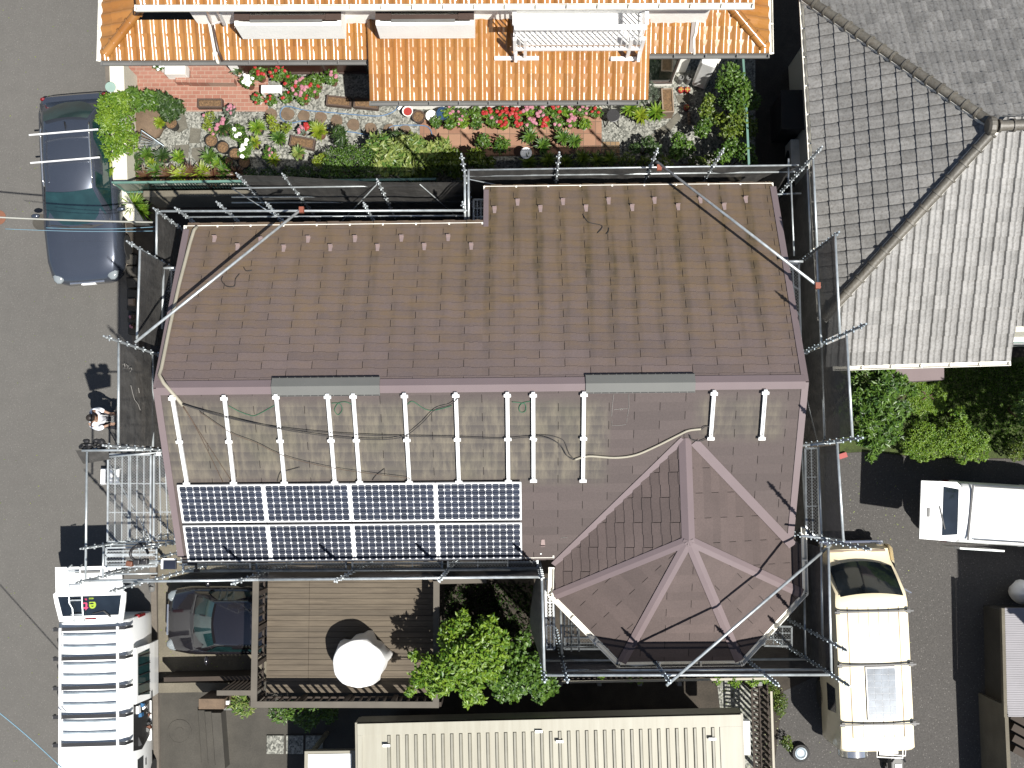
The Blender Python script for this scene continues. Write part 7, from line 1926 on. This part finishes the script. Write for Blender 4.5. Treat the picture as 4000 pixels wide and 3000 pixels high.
# --- trees
def tree(name, label, lst, n, size, m, foot, group=None, wid=.5, r=.07, shell=.35):
    B = bpx(lst); f = Z(foot[0], foot[1], 0)
    t = thing(name, label, 'tree', (f.x, f.y, 0), 0, group)
    leaves(B, n, size, wid, shell=shell, up=.4).build('crown', M[m], t, fix=False)
    mb = MB(); zt = min(b[2] for b in B)
    mb.tube([(f.x, f.y, 0), (f.x+.03, f.y, zt*.35), (f.x, f.y+.02, zt*.7)], [r, r*.8, r*.6], 8)
    for b in B:
        e = Vector(b[:3]); s0 = Vector((f.x, f.y+.02, zt*.68)); mid = s0.lerp(e, .5)+Vector((0, 0, -.1))
        mb.tube([s0, mid, e, e+Vector((b[3]*.5, b[4]*.2, b[5]*.3))], [r*.5, r*.35, r*.2, r*.06], 6)
    mb.build('trunk', M['bark'], t, smooth=True); return t
tree('garden_tree', 'bright green tree leaning over the right end of the timber terrace', [(1800, 2440, 45, 3.4, .35), (1760, 2490, 50, 3.5, .35), (1900, 2460, 55, 3.5, .4), (1950, 2500, 45, 3.4, .35), (1860, 2540, 70, 3.7, .45), (1780, 2580, 75, 3.8, .45), (1690, 2600, 50, 3.6, .35), (1640, 2650, 42, 3.5, .3), (1730, 2660, 60, 3.6, .4), (1830, 2650, 65, 3.6, .4), (1910, 2610, 50, 3.5, .4), (1850, 2715, 36, 3.2, .3), (1930, 2560, 50, 3.4, .4), (1620, 2560, 22, 3.4, .2), (1812, 2395, 20, 3.4, .15), (1922, 2415, 20, 3.5, .15), (1745, 2440, 18, 3.4, .15), (1600, 2700, 20, 3.3, .15), (1690, 2700, 24, 3.3, .2), (1825, 2745, 18, 3.1, .12), (1885, 2735, 18, 3.1, .12)], 5600, .105, 'leaf_bright', (1850, 2520), wid=.5, shell=.2)
tree('garden_tree', 'darker round leaved tree between the bright tree and the bay scaffold', [(2010, 2560, 50, 2.7, .35), (2060, 2600, 55, 2.7, .4), (2020, 2650, 60, 2.8, .4), (2090, 2660, 55, 2.7, .4), (2140, 2680, 42, 2.4, .3), (2000, 2700, 40, 2.6, .3), (1960, 2700, 36, 2.6, .3), (2110, 2720, 30, 2.3, .3), (1940, 2650, 40, 2.9, .3), (2040, 2500, 34, 2.4, .3)], 4200, .085, 'leaf', (2040, 2570), wid=.8)
tree('evergreen_tree', 'glossy long leaved evergreen tree right of the scaffold nets', [(3380, 1480, 60, 2.6, .4), (3440, 1450, 50, 2.7, .35), (3370, 1560, 60, 2.7, .45), (3440, 1540, 65, 3.0, .45), (3500, 1500, 45, 2.6, .35), (3400, 1640, 60, 2.7, .4), (3470, 1620, 60, 2.8, .4), (3520, 1600, 36, 2.4, .3), (3420, 1720, 50, 2.4, .35), (3360, 1700, 40, 2.2, .35), (3480, 1690, 42, 2.3, .3), (3560, 1530, 26, 2.2, .2), (3400, 1785, 20, 2.0, .15), (3310, 1600, 45, 2.4, .4), (3310, 1500, 40, 2.4, .35)], 6500, .13, 'leaf', (3410, 1600), wid=.33)
t = thing('garden_tree', 'unseen leafy tree added just beyond the right picture edge to shade the lawn', 'tree', (12.9, .5, 0))  # out-of-view tree added to throw shade over the lawn
leaves([(12.9, .45, 4.8, 1.3, 1.2, .8), (12.2, .9, 4.6, .9, .8, .6), (13.6, 1.2, 4.9, 1.2, 1.1, .7)], 4200, .14, .6, shell=.2).build('crown', M['leaf'], t, fix=False)
MB().tube([(12.9, .5, 0), (12.95, .55, 2.4), (12.9, .5, 4.6)], [.13, .1, .05], 8).build('trunk', M['bark'], t, smooth=True)
# clipped hedges and lawn growth
shrub('clipped_hedge', 'clipped rounded hedge, left part beside the evergreen tree', 'hedge', [(3600, 1700, 55, .5, .4), (3560, 1740, 45, .45, .35), (3640, 1740, 50, .5, .4), (3590, 1760, 45, .4, .35)], 6500, .035, 'leaf_bright', wid=.7, shell=.85)
shrub('clipped_hedge', 'clipped rounded hedge, right part above the white minivan shadow', 'hedge', [(3740, 1700, 60, .5, .42), (3800, 1720, 55, .5, .42), (3760, 1750, 60, .45, .38), (3690, 1720, 50, .5, .4), (3820, 1765, 40, .3, .3)], 8000, .035, 'leaf_bright', wid=.7, shell=.85)
shrub('clipped_hedge', 'short clipped hedge at the right picture edge', 'hedge', [(3960, 1765, 36, .4, .3), (4010, 1760, 40, .4, .3)], 1800, .035, 'leaf_ol', wid=.7, shell=.85)
shrub('ground_shrub', 'sunlit yellow green ground cover patch under the grey roof', 'shrub', [(3590, 1520, 50, .08, .05), (3650, 1530, 50, .08, .05), (3590, 1570, 50, .08, .05), (3655, 1575, 44, .08, .05)], 7000, .035, 'leaf_bright', wid=.6)
shrub('young_shrub', 'small star leaved shrub standing in the dark lawn', 'shrub', [(3745, 1605, 22, .7, .25), (3750, 1635, 22, .6, .25), (3725, 1610, 16, .6, .2)], 330, .08, 'leaf_bright')
shrub('young_shrub', 'bushy plant at the right picture edge above the short hedge', 'shrub', [(3980, 1590, 30, .8, .3), (4000, 1550, 26, .8, .3), (3990, 1640, 24, .7, .3)], 420, .08, 'leaf')
gm = MB()
pts = []
for i in range(9000):
    px = random.uniform(3540, 4020); py = random.uniform(1415, 1760); p = Z(px, py, .02)
    a = random.uniform(0, 6.28); h = random.uniform(.03, .09); w = .02
    gm.add([(p.x-w*math.cos(a), p.y-w*math.sin(a), .012), (p.x+w*math.cos(a), p.y+w*math.sin(a), .012), (p.x+random.uniform(-.04, .04), p.y+random.uniform(-.04, .04), h)], [(0, 1, 2)], random.random())
tag(gm.build('lawn_grass', M['leaf'], fix=False), 'grass growing on the shaded lawn right of the evergreen tree', 'grass', kind='stuff')
# under-terrace plants
shrub('shaded_shrub', 'glossy shrub with yellow tips just below the terrace handrail', 'shrub', [(1090, 2785, 40, .7, .25), (1160, 2780, 42, .7, .3), (1230, 2785, 42, .7, .3), (1290, 2790, 34, .6, .25), (1200, 2820, 36, .5, .2)], 1100, .085, 'leaf', wid=.5)
shrub('variegated_shrub', 'bright yellow green rosette shrub at the lower left corner of the terrace', 'shrub', [(930, 2745, 36, .8, .25), (960, 2765, 34, .7, .25)], 330, .12, 'leaf_var', wid=.3)
shrub('creeper', 'climbing leaves over the right part of the slat fence', 'climber', [(2800, 2655, 20, 1.5, .15), (2870, 2660, 26, 1.5, .15), (2940, 2655, 26, 1.5, .15), (2990, 2650, 20, 1.5, .15), (2500, 2660, 14, 1.5, .1), (2460, 2658, 12, 1.5, .1), (2350, 2650, 12, 1.5, .1)], 650, .07, 'leaf_bright')
for lb, x, y in [('weedy plant nearest the yellowish rail top', 3040, 2760), ('weedy plant beside the middle of the yellowish rail', 3050, 2730), ('weedy plant left of the loose wheel', 3070, 2895), ('weedy plant at the net corner by the cream van', 3020, 2690)]:
    potted(x, y, 26, lb, 'bush', 'leaf_ol', 'terracotta', None, 'weeds beside the cream van', n=90, h=.05) if False else shrub('weed_plant', lb, 'weed', [(x, y, 24, .2, .15), (x+10, y+22, 18, .15, .12)], 170, .06, 'leaf_ol', 'weeds beside the cream van')
wm = MB()
for i in range(2600):
    px = random.uniform(1740, 2110); py = random.uniform(2280, 2650); p = Z(px, py, 0); a = random.uniform(0, 6.28); h = random.uniform(.05, .25)
    wm.add([(p.x-.02*math.cos(a), p.y-.02*math.sin(a), .01), (p.x+.03*math.cos(a), p.y+.03*math.sin(a), h*.6), (p.x+random.uniform(-.08, .08), p.y+random.uniform(-.08, .08), h)], [(0, 1, 2)], random.random())
tag(wm.build('undergrowth', M['leaf_dark'], fix=False), 'dark undergrowth between the terrace and the bay', 'undergrowth', kind='stuff')
lm = MB()
for i in range(700):
    px, py = random.choice([(random.uniform(3200, 3560), random.uniform(1780, 3000)), (random.uniform(620, 1000), random.uniform(2200, 2650)), (random.uniform(2800, 3060), random.uniform(2660, 3000)), (random.uniform(-200, 420), random.uniform(0, 3000))])
    p = Z(px, py, .012); a = random.uniform(0, 6.28); s = random.uniform(.008, .02)
    lm.add([(p.x+s*math.cos(a+q), p.y+s*math.sin(a+q)*.6, .014) for q in (0, 1.6, 3.1, 4.7)], [(0, 1, 2, 3)], random.random())
tag(lm.build('fallen_leaves', M['leaf_lime'], fix=False), 'tiny fallen leaves scattered over the asphalt and the driveway', 'leaves', kind='stuff')
